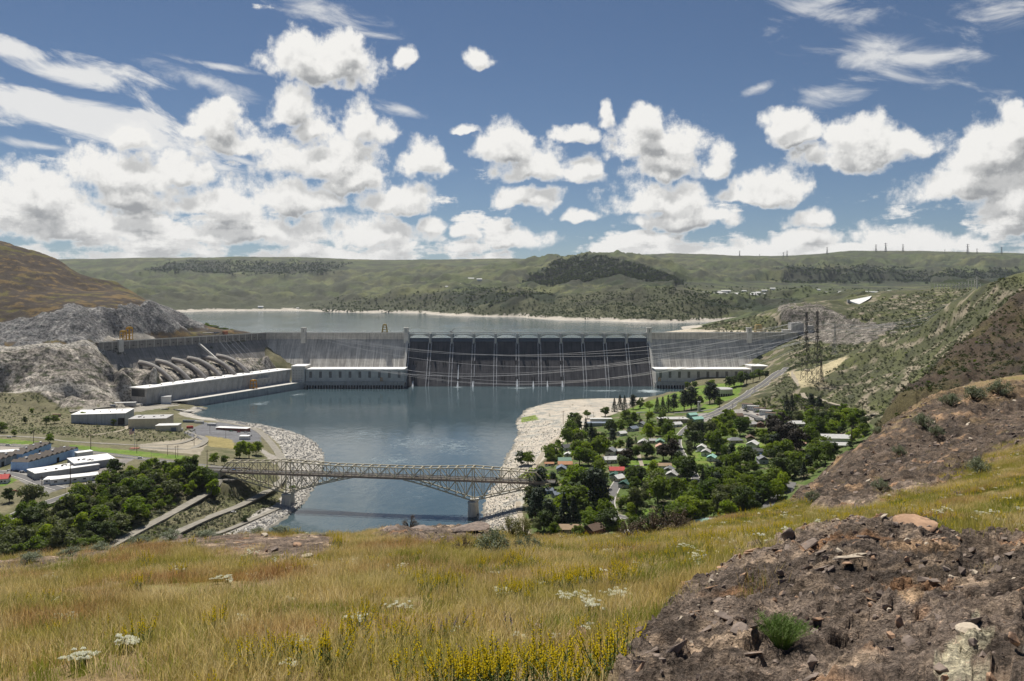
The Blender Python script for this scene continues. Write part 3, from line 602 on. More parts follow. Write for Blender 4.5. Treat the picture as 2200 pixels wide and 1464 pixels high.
GREYC = mat('grey_concrete', (.45, .435, .41), .85, .15, .12, stain=((.4, .4, .04), (.27, .262, .25), .5, .72))
ROOFW = mat('white_roofing', (.78, .77, .74), .7, .06, .2)
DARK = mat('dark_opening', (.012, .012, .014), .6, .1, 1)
GLASSD = mat('dark_window_glass', (.03, .035, .04), .15, .2, .6, spec=.6)
GATE = mat('painted_drum_gate', (.085, .105, .135), .5, .2, .3)
FOAM = mat('falling_white_water', (.78, .80, .80), .9, .1, .8)
YEL = mat('crane_yellow_paint', (.55, .30, .025), .55, .15, .5)
STEELG = mat('galvanised_steel', (.30, .31, .31), .55, .15, .5, metal=.4)
DSTEEL = mat('dark_weathered_steel', (.075, .065, .06), .7, .2, .5)
WIRE = mat('aluminium_cable', (.45, .45, .45), .5, .05, 1)
K = 1690 / F
YC, CZ = 1690.0, 106.5
XL, XR = -525.0, 610.0
SX0, SX1 = (878 - CX) * K, (1392 - CX) * K
def face(z): return 4 + (88 - z) * 62 / 88.0

def build_dam():
    D = T('dam', (30, YC, 0), 'long concrete gravity dam with dark central spillway across the river', 'dam')
    prof = [(-9, CZ), (0, CZ), (0, 93), (1.6, 91.5), (68, -2), (68, -9), (-9, -9)]
    D.part('wing_wall', MB().sweep(prof, (XL, YC), (SX0 - 4, YC)), CONC, label='left wing wall of the dam streaked with lime')
    D.part('wing_wall', MB().sweep(prof, (SX1 + 4, YC), (XR, YC)), CONC, label='right wing wall of the dam streaked with lime')
    C0, D0 = (-701, 1342), (XL, YC)
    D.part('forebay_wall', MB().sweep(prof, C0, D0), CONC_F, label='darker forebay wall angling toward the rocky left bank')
    pf = [(-9, CZ), (0, CZ), (0, 93), (22, 58), (-9, 58)]
    # spillway bays, gates, piers, road arches
    n = 11; pitch = (SX1 - SX0) / n
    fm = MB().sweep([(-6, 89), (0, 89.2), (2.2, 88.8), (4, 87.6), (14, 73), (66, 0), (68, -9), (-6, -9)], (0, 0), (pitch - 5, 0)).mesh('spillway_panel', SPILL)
    gm = MB().sweep([(-3, 95.6), (-1.5, 96), (1.5, 94), (3.2, 91), (3.6, 88.5), (-3, 88.5)], (0, 0), (pitch - 5, 0)).mesh('drum_gate', GATE)
    pm = MB().add([(o[0] * 1.0, o[1], z) for z in (60, 105) for o in ((-2.5, 8), (2.5, 8), (2.5, -4), (0, -7.5), (-2.5, -4))], [(4, 3, 2, 1, 0), (5, 6, 7, 8, 9)] + [(i, (i + 1) % 5, 5 + (i + 1) % 5, 5 + i) for i in range(5)]).mesh('pier', PALE)
    am = MB(); w = pitch - 5
    for yo in (0.0,):
        k = 16
        for i in range(k):
            x0, x1 = w * i / k, w * (i + 1) / k; f = lambda x: 98.2 + 5.6 * (1 - (2 * x / w - 1) ** 2)
            am.beam((x0, yo, f(x0)), (x1, yo, f(x1)), 1.0, 1.3)
        for x in [w * q for q in (.03, .08, .13, .18, .24, .76, .82, .87, .92, .97)]:
            am.beam((x, yo, f(x)), (x, yo, 105.2), .9, .9)
    am = am.mesh('road_arch', PALE)
    for i in range(n):
        x = SX0 + i * pitch + 2.5
        D.put('spillway_panel', fm, (x, YC, 0)); D.put('drum_gate', gm, (x, YC, 0)); D.put('road_arch', am, (x, YC - 1.7, 0)); D.put('road_arch', am, (x, YC + 6.0, 0))
    slot = MB().sweep([(face(86), 86), (face(0), 0), (face(-9), -9), (-6, -9), (-6, 86)], (-2.5, 0), (2.5, 0)).mesh('slot_wall', SPILL)
    rib = MB().sweep([(face(87) + .9, 87), (face(0) + .9, 0), (face(-4) + .9, -4), (face(-4) - .4, -4), (face(87) - .4, 87)], (-.75, 0), (.75, 0)).mesh('side_rib', mat('limed_rib', (.46, .45, .45), .9, .25, .1, stain=((.3, .3, .06), (.2, .2, .2), .5, .7)))
    for i in range(n + 1):
        x = SX0 + i * pitch
        D.put('pier', pm, (x, YC, 0)); D.put('slot_wall', slot, (x, YC, 0))
        for sx in (-2.9, 2.9):
            if not (i == 0 and sx < 0) and not (i == n and sx > 0): D.put('side_rib', rib, (x + sx, YC, 0))
    # outlets in pairs, some running
    om = MB(); om.cur = 0; om.sweep([(face(4) + 1.2, 4), (face(-4) + .9, -4), (face(-4) - .5, -4), (face(4) - .5, 4)], (-.9, 0), (.9, 0)); om = om.mesh('outlet', DARK)  # near-black boxes on the solid face; shade of the openings put into colour
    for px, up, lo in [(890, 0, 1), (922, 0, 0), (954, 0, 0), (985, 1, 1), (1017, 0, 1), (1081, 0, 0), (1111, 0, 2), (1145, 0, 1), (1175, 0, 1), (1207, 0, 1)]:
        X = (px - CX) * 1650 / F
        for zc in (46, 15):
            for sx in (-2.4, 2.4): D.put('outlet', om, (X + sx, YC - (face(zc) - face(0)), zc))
        if up:
            D.part('water_jet', MB().add([(X - .3, YC - face(42) - 1, 42), (X + .3, YC - face(42) - 1, 42), (X + 1.3, YC - face(14) - 1, 14), (X - 1.3, YC - face(14) - 1, 14)], [(0, 1, 2, 3)]), FOAM)
        if lo:
            h = 11 if lo == 1 else 14
            D.part('water_jet', MB().add([(X - .5, YC - face(h) - 1, h), (X + .5, YC - face(h) - 1, h), (X + 1.9, YC - face(0) - 2, 0), (X - 1.9, YC - face(0) - 2, 0)], [(0, 1, 2, 3)]), FOAM)
    # training walls beside the spillway
    for x0, s in ((SX0 - 4, 1), (SX1, 1)):
        D.part('training_wall', MB().sweep([(-8, CZ), (3, CZ), (5, 92), (70, 7), (80, 6), (80, -9), (-8, -9)], (x0, YC), (x0 + 4, YC)), PALE)
    # roadway and parapets
    D.part('roadway', MB().b2(XL, XR, YC - .4, YC + 9, CZ + .01, CZ + .5), PALE)
    for y in (YC - .6, YC + 8.6): D.part('parapet', MB().b2(XL, XR, y - .25, y + .25, CZ + .5, CZ + 1.7), ROOFW if y < YC else PALE)
    D.part('parapet', MB().sweep([(.2, CZ), (.7, CZ), (.7, CZ + 1.6), (.2, CZ + 1.6)], C0, D0), PALE)
    bm = MB().b2(-.35, .35, -.7, 0, 93.2, CZ - .3).mesh('pilaster', PALE)
    for x in np.arange(XL + 18, XR - 4, 15.24):
        if SX0 - 14 < x < SX1 + 14: continue
        D.put('pilaster', bm, (x, YC, 0))
    ang = math.atan2(D0[1] - C0[1], D0[0] - C0[0]); L = math.hypot(D0[0] - C0[0], D0[1] - C0[1]); sl = MB().b2(-1.6, 1.6, -.5, 0, 98, 99.2).mesh('drain_slot', DARK)
    for q in np.arange(8, L - 20, 17):
        D.put('pilaster', bm, (C0[0] + math.cos(ang) * q, C0[1] + math.sin(ang) * q, 0), ang); D.put('drain_slot', sl, (C0[0] + math.cos(ang) * (q + 8), C0[1] + math.sin(ang) * (q + 8), 0), ang)
    # elevator towers
    for px in (653, 873, 1394, 1609):
        X = (px - CX) * K; m = MB().b2(X - 5, X + 5, YC - 6, YC + 5, 83, 117); m.b2(X - 5.6, X + 5.6, YC - 6.6, YC + 5.6, 117, 118.4)
        tw = D.part('elevator_tower', m, PALE)
        D.part('slit_window', MB().b2(X - .5, X + .5, YC - 6.3, YC - 5.9, 108, 115), DARK, tw)
    X = C0[0] + math.cos(ang) * 40; Y = C0[1] + math.sin(ang) * 40
    D.part('elevator_tower', MB().box((X, Y, 97), (9, 9, 26), ang), PALE)
    # sloping stair walls at the right end and on the forebay face
    for a, b in ((598, 570), (612, 588)):
        D.part('stair_wall', MB().beam((a, YC - 2, 94), (b, YC - 66, 5), 3.0, 4.5), PALE)
    f2 = lambda q, o, z: (C0[0] + math.cos(ang) * q + math.sin(ang) * o, C0[1] + math.sin(ang) * q - math.cos(ang) * o, z)
    D.part('stair_wall', MB().beam(f2(209, 2, 94), f2(214, 76, 46), 3.2, 4), PALE)
    # penstocks: half-round concrete conduits curving to the third plant
    PEN = mat('penstock_concrete', (.27, .245, .225), .9, .15, .1)
    which = ['nearest', 'second', 'third', 'fourth', 'fifth', 'farthest']
    for k, q in enumerate((66, 101, 136, 171, 206, 240)):
        base = f2(q, 60, 50); P = T('penstock', base, f'curved brown concrete penstock above the third powerhouse, {which[k]} of six', 'penstock', 'penstocks feeding the third powerhouse')
        pts = [f2(q + 3 * s, 16 + 86 * s, 68 - 4 * s - 30 * s ** 2.4) for s in np.linspace(0, 1, 12)]
        P.part('conduit', MB().tube(pts, 3.9, 10), PEN, smooth=True)
        P.part('walkway', MB().tube([(p[0], p[1], p[2] + 3.9) for p in pts], 1.3, 4), PALE)
    return C0, D0, f2
C0, D0, f2 = build_dam()

def powerhouse(px0, px1, label, xb, xblk):
    Yf = 1597.0; x0, x1 = (px0 - CX) * Yf / F, (px1 - CX) * Yf / F
    P = T('powerhouse', ((x0 + x1) / 2, Yf, 0), label, 'powerhouse')
    P.part('wall', MB().b2(x0, x1, Yf, Yf + 46, 9, 37), PALE)
    rf = P.part('roof', MB().b2(x0 - 1, x1 + 1, Yf - 1, Yf + 46.5, 37.02, 38.2), ROOFW)
    P.part('ledge', MB().b2(x0 - .5, x1 + .5, Yf - 5, Yf - .02, 12, 13.4), GREYC); P.part('lower_wall', MB().b2(x0, x1, Yf - 4, Yf - .03, 6, 12), GREYC); P.part('draft_tube_recess', MB().b2(x0 + 1, x1 - 1, Yf - 1, Yf + 4, -3, 6), DARK)
    pier = MB().b2(-.9, .9, -4, 0, -3, 6).mesh('draft_pier', GREYC)
    for x in np.arange(x0 + 1, x1, 5.6): P.put('draft_pier', pier, (x, Yf, 0))
    n = 10; p = (x1 - x0) / n
    wf = MB().b2(-3.1, 3.1, -.25, .3, 20.4, 33.6).mesh('window', GREYC); pn = MB()
    for i in range(3):
        for j in range(5): pn.b2(-2.5 + i * 1.75, -1.1 + i * 1.75, -.4, -.27, 21 + j * 2.5, 23.1 + j * 2.5)
    pn = pn.mesh('pane', GLASSD); pl = MB().b2(-.6, .6, -.6, 0, 13.5, 36.8).mesh('pilaster', PALE)
    for i in range(n):
        x = x0 + (i + .5) * p; w = P.put('window', wf, (x, Yf, 0)); c = bpy.data.objects.new('pane', pn); COL.objects.link(c); c.parent = w
        P.put('pilaster', pl, (x0 + i * p + .7, Yf, 0))
    bx0, bx1 = [(q - CX) * Yf / F for q in xblk]
    P.part('service_block', MB().b2(bx0, bx1, Yf - 6, Yf + 40, 8, 44), PALE, label='taller service block at the end of the powerhouse'); P.part('service_roof', MB().b2(bx0 - 1, bx1 + 1, Yf - 7, Yf + 41, 44.02, 45), ROOFW)
    wd = MB().b2(-.6, .6, -.15, .1, -.7, .7).mesh('window', GLASSD)
    for i in range(4):
        for j in range(5): P.put('window', wd, (bx0 + (i + .8) * (bx1 - bx0) / 4.8, Yf - 6, 15 + j * 5.2))
    return P
powerhouse(657, 868, 'pale powerhouse with tall windows left of the spillway', 0, (628, 656))
powerhouse(1409, 1612, 'pale powerhouse with tall windows right of the spillway, partly behind trees', 0, (1613, 1650))

def third_powerhouse():
    A = np.array((-585., 1268.)); u = np.array((.394, .919)); nn = np.array((.919, -.394)); L = 356.0
    W = T('third_powerhouse', (-530, 1430, 12), 'long grey concrete powerhouse with folded walls and white roof on the left bank', 'powerhouse')
    q = lambda s, o: tuple(A + u * s + nn * o)
    W.part('wall', MB().prism([q(0, -35), q(0, -2.2), q(L, -2.2), q(L, -35)][::-1], 8, 37), GREYC)
    W.part('roof', MB().prism([q(-3, -36.5), q(-3, 1.6), q(L + 2, 1.6), q(L + 2, -36.5)][::-1], 37.02, 38.6), ROOFW)
    nb = 26; b = L / nb; ang = math.atan2(u[1], u[0])
    pm = MB().add([(0, 0, 13), (b / 2, 1.9, 13), (b, 0, 13), (0, 0, 36.9), (b / 2, .3, 36.9), (b, 0, 36.9)][:0] + [(.2, 0, 13), (b / 2, -2.3, 13), (b - .2, 0, 13), (.2, -1.7, 36.9), (b / 2, -.2, 36.9), (b - .2, -1.7, 36.9), (.2, .5, 13), (b - .2, .5, 13), (.2, .5, 36.9), (b - .2, .5, 36.9)],
                  [(0, 1, 4, 3), (1, 2, 5, 4), (0, 3, 8, 6), (2, 7, 9, 5), (3, 4, 5, 9, 8), (0, 6, 7, 2, 1)]).mesh('wall_panel', GREYC)
    for i in range(nb): W.put('wall_panel', pm, (*q(i * b, -2.2), 0), ang)
    W.part('end_glazing', MB().prism([q(-.4, -33), q(-.4, -5), q(0, -5), q(0, -33)], 24, 36), GLASSD); W.part('door', MB().prism([q(-.5, -12), q(-.5, -6), q(0, -6), q(0, -12)], 13, 20), GREYC)
    W.part('deck', MB().prism([q(20, -2), q(60, 26), q(L + 14, 26), q(L + 14, -2)][::-1], 11.5, 13), PALE)
    W.part('tailrace_wall', MB().prism([q(58, 12), q(60, 25.4), q(L + 13, 25.4), q(L + 13, 12)][::-1], -7, 11.5), GREYC)
    rm = MB().box((0, 0, 0), (2, 2, .9)).mesh('roof_vent', DSTEEL)
    for i in range(14): W.put('roof_vent', rm, (*q(20 + i * 24, -16), 39.2), ang)
    W.part('balcony', MB().prism([q(248, 1), q(248, 3.5), q(290, 3.5), q(290, 1)][::-1], 27, 28.2), PALE)
    return q
q3 = third_powerhouse()

def gantry(name, loc, w, d, h, rz, label, m=YEL, taper=.75, levels=3, group='gantry cranes on the dam'):
    G = tag(empty(name, loc, rz), label, 'crane', group)
    for sx in (-1, 1):
        for sy in (-1, 1): MB().beam((sx * w / 2, sy * d / 2, 0), (sx * w / 2 * taper, sy * d / 2 * taper, h * .82), w * .13).build('leg', m, G)
    for i in range(levels):
        z = h * .78 * (i + .35) / levels; f = 1 - (1 - taper) * z / (h * .82)
        for sy in (-1, 1): MB().beam((-w / 2 * f, sy * d / 2 * f, z), (w / 2 * f, sy * d / 2 * f, z), w * .09).build('cross_beam', m, G)
        for sx in (-1, 1): MB().beam((sx * w / 2 * f, -d / 2 * f, z), (sx * w / 2 * f, d / 2 * f, z), w * .09).build('cross_beam', m, G)
    MB().box((0, 0, h * .88), (w * (taper + .1), d * (taper + .1), h * .12)).build('trolley_house', m, G)
    MB().box((0, 0, h * .96), (w * taper * .8, d * taper * .6, h * .05)).build('roof_cap', mat('crane_cap', (.6, .42, .12), .6, .1, 1), G)
    return G
ga = math.atan2(.892, .451)
gantry('gantry_crane', f2(62, -4, 107), 8, 8, 25, ga, 'tall yellow gantry crane on the forebay dam, the taller of the twin', taper=.9)
gantry('gantry_crane', f2(50, -4, 107), 8, 7, 19, ga, 'shorter yellow gantry crane beside the taller one on the forebay dam', taper=.95)
gantry('gantry_crane', ((826 - CX) * K, YC + 4, 107), 11, 9, 19, 0, 'yellow A-shaped gantry crane standing on the dam crest left of spillway', mat('old_yellow', (.36, .25, .06), .6, .15, .6), .62)
gantry('gantry_crane', ((1633 - CX) * K, YC + 12, 106), 14, 10, 19, 0, 'tan gantry crane tower on the right end of the dam', mat('tan_crane', (.58, .44, .22), .6, .12, .5), .85, 4)
gantry('gantry_crane', (*q3(232, 12), 13), 9, 9, 17, ga, 'orange gantry crane on the deck of the third powerhouse', mat('orange_crane', (.55, .25, .02), .6, .1, .5), .8, 2)
gantry('gantry_crane', ((819 - CX) * 1593 / F, 1594.5, 13.4), 3.5, 3, 8, 0, 'small orange draft gate crane on left powerhouse ledge', mat('orange_crane', (.55, .25, .02)), .95, 1)
gantry('gantry_crane', ((1417 - CX) * 1593 / F, 1594.5, 13.4), 3.5, 3, 8, 0, 'small yellow draft gate crane on right powerhouse ledge', YEL, .95, 1)
j = T('jib_crane', ((970 - CX) * K, YC + 3, 107), 'small dark jib crane with raised boom on the spillway road', 'crane')
x = (970 - CX) * K; j.part('carrier', MB().box((x, YC + 3, 108.4), (6, 2.6, 1.6)), DSTEEL); j.part('boom', MB().beam((x - 1, YC + 3, 109), (x + 7, YC + 3, 117), .8), DSTEEL); j.part('cab', MB().box((x - 2.2, YC + 3, 110), (2, 2.2, 1.7)), DSTEEL)
# plant at both dam ends
def block_thing(name, loc, dims, rz, m, label, cat, roof=ROOFW, roofover=.4, door=None, group=None, wins=0, z0=0):
    """flat-roofed building with its walls, roof, door and windows"""
    w, d, h = dims; B = tag(empty(name, loc, rz), label, cat, group)
    MB().b2(-w / 2, w / 2, -d / 2, d / 2, -1.5, h).build('wall', m, B)
    MB().b2(-w / 2 - roofover, w / 2 + roofover, -d / 2 - roofover, d / 2 + roofover, h + .02, h + .5).build('roof', roof, B)
    if door: MB().b2(door[0], door[0] + door[1], -d / 2 - .12, -d / 2 - .01, 0, door[2]).build('door', door[3], B)
    for i in range(wins): MB().b2(-w / 2 + w * (i + .35) / wins, -w / 2 + w * (i + .65) / wins, -d / 2 - .1, -d / 2 - .01, h * .45, h * .75).build('window', GLASSD, B)
    if w * d > 500 and cat != 'shed':
        rv = random.Random(int(w * d))
        for i in range(7): MB().box((rv.uniform(-.4, .4) * w, rv.uniform(-.4, .4) * d, h + .95), (rv.uniform(1, 2.6), rv.uniform(1, 2), rv.uniform(.7, 1.3))).build('roof_unit', rv.choice((GREYC, DSTEEL, PALE)), B)
        for x in np.arange(-w / 2 + 3, w / 2, 4.5): MB().b2(x - .09, x + .09, -d / 2 - .1, -d / 2 - .005, -.5, h - .05).build('wall_rib', m, B)
    return B
block_thing('control_building', PY(1710, 716, 1715), (27, 20, 22), 0, GREYC, 'grey block building at the right end of the dam crest', 'building', GREYC)
block_thing('shed', PY(1690, 716, 1712), (20, 8, 7), 0, PALE, 'low white shed beside the tan crane on the dam', 'shed')
block_thing('shed', PY(1738, 716, 1720), (16, 14, 16), 0, PALE, 'pale pump building behind the lattice towers at the dam end', 'building', GREYC)
block_thing('boathouse', (*f2(262, -30, 107)[:2], 107), (34, 10, 5), ga, GREYC, 'long grey open shelter on the forebay dam crest', 'shelter', ROOFW, 1.5)
block_thing('shed', (*f2(300, -24, 105)[:2], 107), (60, 7, 5), ga, mat('blue_sheet', (.05, .10, .17), .6, .1, 1), 'long dark blue shed beside the forebay crest', 'shed', mat('blue_sheet', (.05, .10, .17)))
block_thing('shed', (*f2(290, -14, 107)[:2], 107), (9, 6, 7), ga, mat('brick_red', (.42, .16, .09), .8, .1, 1), 'small orange-red hut on the forebay crest', 'shed', mat('brick_red', (.42, .16, .09)))

# ------------------------------------------------------------------ truss bridge
BR = mat('weathered_bridge_paint', (.50, .45, .33), .75, .15, .5, stain=((.4, .4, .4), (.30, .22, .15), .6, .78))
BRD = mat('bridge_deck', (.30, .235, .19), .9, .15, .4)
ASPH = mat('worn_asphalt', (.145, .14, .135), .95, .12, .25)
def build_bridge():
    PL = np.array((-198., 700.)); PR = np.array((-33., 675.)); u = (PR - PL) / np.linalg.norm(PR - PL); span = float(np.linalg.norm(PR - PL)); v = np.array((-u[1], u[0])); DZ = 30.5
    B = T('truss_bridge', (float(PL[0]), float(PL[1]), 0), 'tan steel cantilever truss bridge crossing the river below the dam', 'bridge')
    pt = lambda s, o, z: (float(PL[0] + u[0] * s + v[0] * o), float(PL[1] + u[1] * s + v[1] * o), z)
    side = 62.0; s0, s1 = -side, span + side; pl = 7.6
    def top(s):
        return DZ + 8.2 + 2.2 * max(0, 1 - abs(s) / 45) + 2.2 * max(0, 1 - abs(s - span) / 45)
    def bot(s):
        d = min(abs(s), abs(s - span))
        inner = 0 < s < span; L = 62.0
        return DZ - 1.5 - 16.0 * max(0, 1 - d / L) ** (1.15 if inner else .95)
    ns = int(round((s1 - s0) / pl)); ss = [s0 + (s1 - s0) * i / ns for i in range(ns + 1)]
    ss[min(range(len(ss)), key=lambda i: abs(ss[i]))] = 0.0; ss[min(range(len(ss)), key=lambda i: abs(ss[i] - span))] = span
    for o in (-4.8, 4.8):
        for i in range(ns):
            a, b = ss[i], ss[i + 1]
            if i > 0 and i < ns - 1: B.part('top_chord', MB().beam(pt(a, o, top(a)), pt(b, o, top(b)), .8, .8), BR)
            else:
                B.part('end_post', MB().beam(pt(a if i == 0 else b, o, DZ), pt(b if i == 0 else a, o, top(b if i == 0 else a)), .8, .8), BR)
            B.part('deck_girder', MB().beam(pt(a, o, DZ - .9), pt(b, o, DZ - .9), .7, 1.7), BRD)
            lo = bot(a) < DZ - 2.2 or bot(b) < DZ - 2.2
            if lo: B.part('bottom_chord', MB().beam(pt(a, o, bot(a)), pt(b, o, bot(b)), .8, .9), BR)
            if 0 < i < ns - 1:
                if i % 2: B.part('diagonal', MB().beam(pt(a, o, DZ), pt(b, o, top(b)), .55), BR)
                else: B.part('diagonal', MB().beam(pt(a, o, top(a)), pt(b, o, DZ), .55), BR)
            if lo and min(bot(a), bot(b)) < DZ - 3.5:
                if i % 2: B.part('diagonal', MB().beam(pt(a, o, bot(a)), pt(b, o, DZ - 1.4), .55), BR)
                else: B.part('diagonal', MB().beam(pt(a, o, DZ - 1.4), pt(b, o, bot(b)), .55), BR)
        for i in range(1, ns):
            s = ss[i]; B.part('post', MB().beam(pt(s, o, bot(s)), pt(s, o, top(s)), .75 if s in (0.0, span) else .5), BR)
    for i in range(1, ns): B.part('top_strut', MB().beam(pt(ss[i], -4.8, top(ss[i])), pt(ss[i], 4.8, top(ss[i])), .6, .8), BR)
    for i in range(1, ns):
        s = ss[i]
        if bot(s) < DZ - 3.5: B.part('bottom_strut', MB().beam(pt(s, -4.8, bot(s)), pt(s, 4.8, bot(s)), .5), BR)
    e0, e1 = s0 - 42, s1 + 8
    B.part('deck', MB().beam(pt(e0, 0, DZ - .35), pt(e1, 0, DZ - .35), 9.0, .5), ASPH)
    for o in (-4.3, 4.3): B.part('railing', MB().beam(pt(e0, o, DZ + .7), pt(e1, o, DZ + .7), .25, .5), BRD); B.part('kerb', MB().beam(pt(e0, o, DZ - .02), pt(e1, o, DZ - .02), .6, .3), BR)
    for s, zb in ((0.0, 2.0), (span, -7.0)):
        p = MB(); zt = bot(s) - .6
        for o in (-4.8, 4.8):
            c = pt(s, o, 0); ring = lambda r, z: [(c[0] + math.cos(k * math.pi / 6) * r, c[1] + math.sin(k * math.pi / 6) * r, z) for k in range(12)]
            b0 = len(p.v); p.v += ring(4.3, zb) + ring(3.4, zt - 2) + ring(3.9, zt - 2) + ring(3.9, zt)
            for r in range(3):
                p.f += [(b0 + r * 12 + k, b0 + r * 12 + (k + 1) % 12, b0 + (r + 1) * 12 + (k + 1) % 12, b0 + (r + 1) * 12 + k) for k in range(12)]
            p.f.append(tuple(b0 + 36 + k for k in range(12))); p.m += [0] * 37
        p.beam(pt(s, -4.8, (zb + zt) / 2), pt(s, 4.8, (zb + zt) / 2), 4.5, zt - zb - 1)
        B.part('pier', p, PALE)
    B.part('abutment', MB().box(pt(s0 - 6, 0, DZ - 6), (12, 11, 10.6), math.atan2(u[1], u[0])), PALE)
    return pt, s0, s1, DZ, span, u
bpt, bs0, bs1, BDZ, bspan, bu = build_bridge()

# ------------------------------------------------------------------ power lines and lattice towers
def tower_mesh(h, base, arms, wd, waist=.6):
    """lattice tower parts, base on the ground at the origin"""
    legs = []; wt = base * .22; f = lambda z: base * (1 - (1 - .22) * min(1, z / (h * waist))) if z < h * waist else wt
    for sx in (-1, 1):
        for sy in (-1, 1):
            m = MB(); m.beam((sx * base / 2, sy * base / 2, 0), (sx * wt / 2, sy * wt / 2, h * waist), wd); m.beam((sx * wt / 2, sy * wt / 2, h * waist), (sx * wt / 2 * .6, sy * wt / 2 * .6, h), wd); legs.append(m)
    br = MB(); n = 9
    for i in range(n):
        z0, z1 = h * i / n, h * (i + 1) / n; a, b = f(z0) / 2, f(z1) / 2
        for (x0, y0, x1, y1) in ((-1, -1, 1, -1), (1, -1, 1, 1), (1, 1, -1, 1), (-1, 1, -1, -1)):
            br.beam((x0 * a, y0 * a, z0), (x1 * b, y1 * b, z1), wd * .6); br.beam((x1 * a, y1 * a, z0), (x0 * b, y0 * b, z1), wd * .6); br.beam((x0 * b, y0 * b, z1), (x1 * b, y1 * b, z1), wd * .6)
    ar = []
    for z, w in arms:
        m = MB(); q = f(z * h) / 2
        for s in (-1, 1):
            m.beam((s * q, -q, z * h), (s * w / 2, 0, z * h), wd * .7); m.beam((s * q, q, z * h), (s * w / 2, 0, z * h), wd * .7); m.beam((s * q, 0, z * h + h * .045), (s * w / 2, 0, z * h), wd * .7)
        ar.append(m)
    return [(m.mesh('leg', DSTEEL)) for m in legs], br.mesh('bracing', DSTEEL), [m.mesh('crossarm', DSTEEL) for m in ar]
def tower(tm, loc, rz, label, group, m=None):
    t = tag(empty('lattice_tower', loc, rz), label, 'pylon', group)
    for nm, L in (('leg', tm[0]), ('bracing', [tm[1]]), ('crossarm', tm[2])):
        for me in L:
            o = bpy.data.objects.new(nm, me); COL.objects.link(o); o.parent = t
            if m: o.material_slots[0].link = 'OBJECT'; o.material_slots[0].material = m
    return t
big = tower_mesh(100, 13, [(.60, 26), (.74, 30), (.88, 24)], .36)
med = tower_mesh(48, 8, [(.62, 16), (.76, 18), (.9, 14)], .26)
twA = hit(1733, 820); twB = hit(1756, 819)
tower(big, twA, .3, 'tall dark lattice pylon left of the close pair on the right bank', 'river crossing pylons')
tower(big, twB, .3, 'tall dark lattice pylon right of the close pair on the right bank', 'river crossing pylons')
twC = PY(1794, 764, 1235); tower(med, twC, .4, 'smaller grey lattice pylon standing behind the tall pair', 'river crossing pylons', STEELG)
twD = PY(1764, 826, 1110); tower(tower_mesh(33, 6, [(.8, 12), (.93, 9)], .26), twD, .2, 'short lattice pylon in front of the tall pair on the dirt pad', 'river crossing pylons')
def cable(a, b, sag, r, label, n=22):
    pts = [(a[0] + (b[0] - a[0]) * t, a[1] + (b[1] - a[1]) * t, a[2] + (b[2] - a[2]) * t - 4 * sag * t * (1 - t)) for t in np.linspace(0, 1, n)]
    m = MB().tube(pts, r, 4, False); m.v = [(x - a[0], y - a[1], z - a[2]) for x, y, z in m.v]; o = m.build('power_cable', WIRE); o.location = a
    return tag(o, label, 'cable', 'power cables strung between the dam and the pylons')
LT = ((656 - CX) * K, YC - 8, 108)
for i, px in enumerate((692, 700, 718, 733)):
    cable(LT, ((px - CX) * .95, 1612, 39), 3, .16, 'taut cable from the left dam tower down to the powerhouse roof')
for i in range(10):
    a = ((660 + i * 22 - CX) * .95, 1605, 40) if i > 3 else (LT[0] + 4, LT[1] - 2, 112 - i * 3)
    tb = (twA, twB)[i % 2]; z = tb[2] + (60, 74, 88)[i % 3]; cable(a, (tb[0] - 8 + (i % 4) * 4, tb[1], z), 38 + 5 * (i % 4), .17, 'long cable sweeping across the spillway to the tall pylons', 40)
for i in range(5):
    a = ((1430 + i * 40 - CX) * .95, 1605, 40); tb = (twA, twB)[i % 2]; cable(a, (tb[0] - 6, tb[1], tb[2] + (60, 74, 88)[i % 3]), 12, .17, 'cable rising from the right powerhouse roof to the tall pylons')
for i in range(6):
    tb = (twA, twB, twC)[i % 3]; hz = (74, 74, 36)[i % 3]; b = PY(2105 + i * 16, 612 + i * 3, 1950); cable((tb[0] + 5, tb[1], tb[2] + hz + (i // 3) * 9), b, 30, .2, 'cable running from the pylons up over the right hillside', 30)
for i in range(5):
    a = f2(258 + i * 12, 1, 100); b = q3(250 + i * 17, -18); cable(a, (*b, 39), 2, .24, 'taut cable from the forebay wall down to the third powerhouse roof', 8)
ridge = tower_mesh(62, 13, [(.72, 26), (.9, 26)], .85, .7)
for k, px in enumerate((1589, 1632, 1683, 1691, 1777, 1882, 1903, 1940, 2030, 2079, 2099, 2152)):
    Y = 7800.0 if px > 1720 else 8150.0; X = (px - CX) * Y / F; sc_ = (1.0, .6, .9, 1.1, 1.2, 1.2, 1.5, 1.3, .6, 1.6, .9, 1.2)[k]
    t = tower(ridge, (X, Y, float(rough_ground(np.array([X]), np.array([Y]))[0][0]) - 2), .2, 'tiny dark pylon standing on the far skyline ridge', 'pylons on the skyline'); t.scale = (sc_, sc_, sc_)

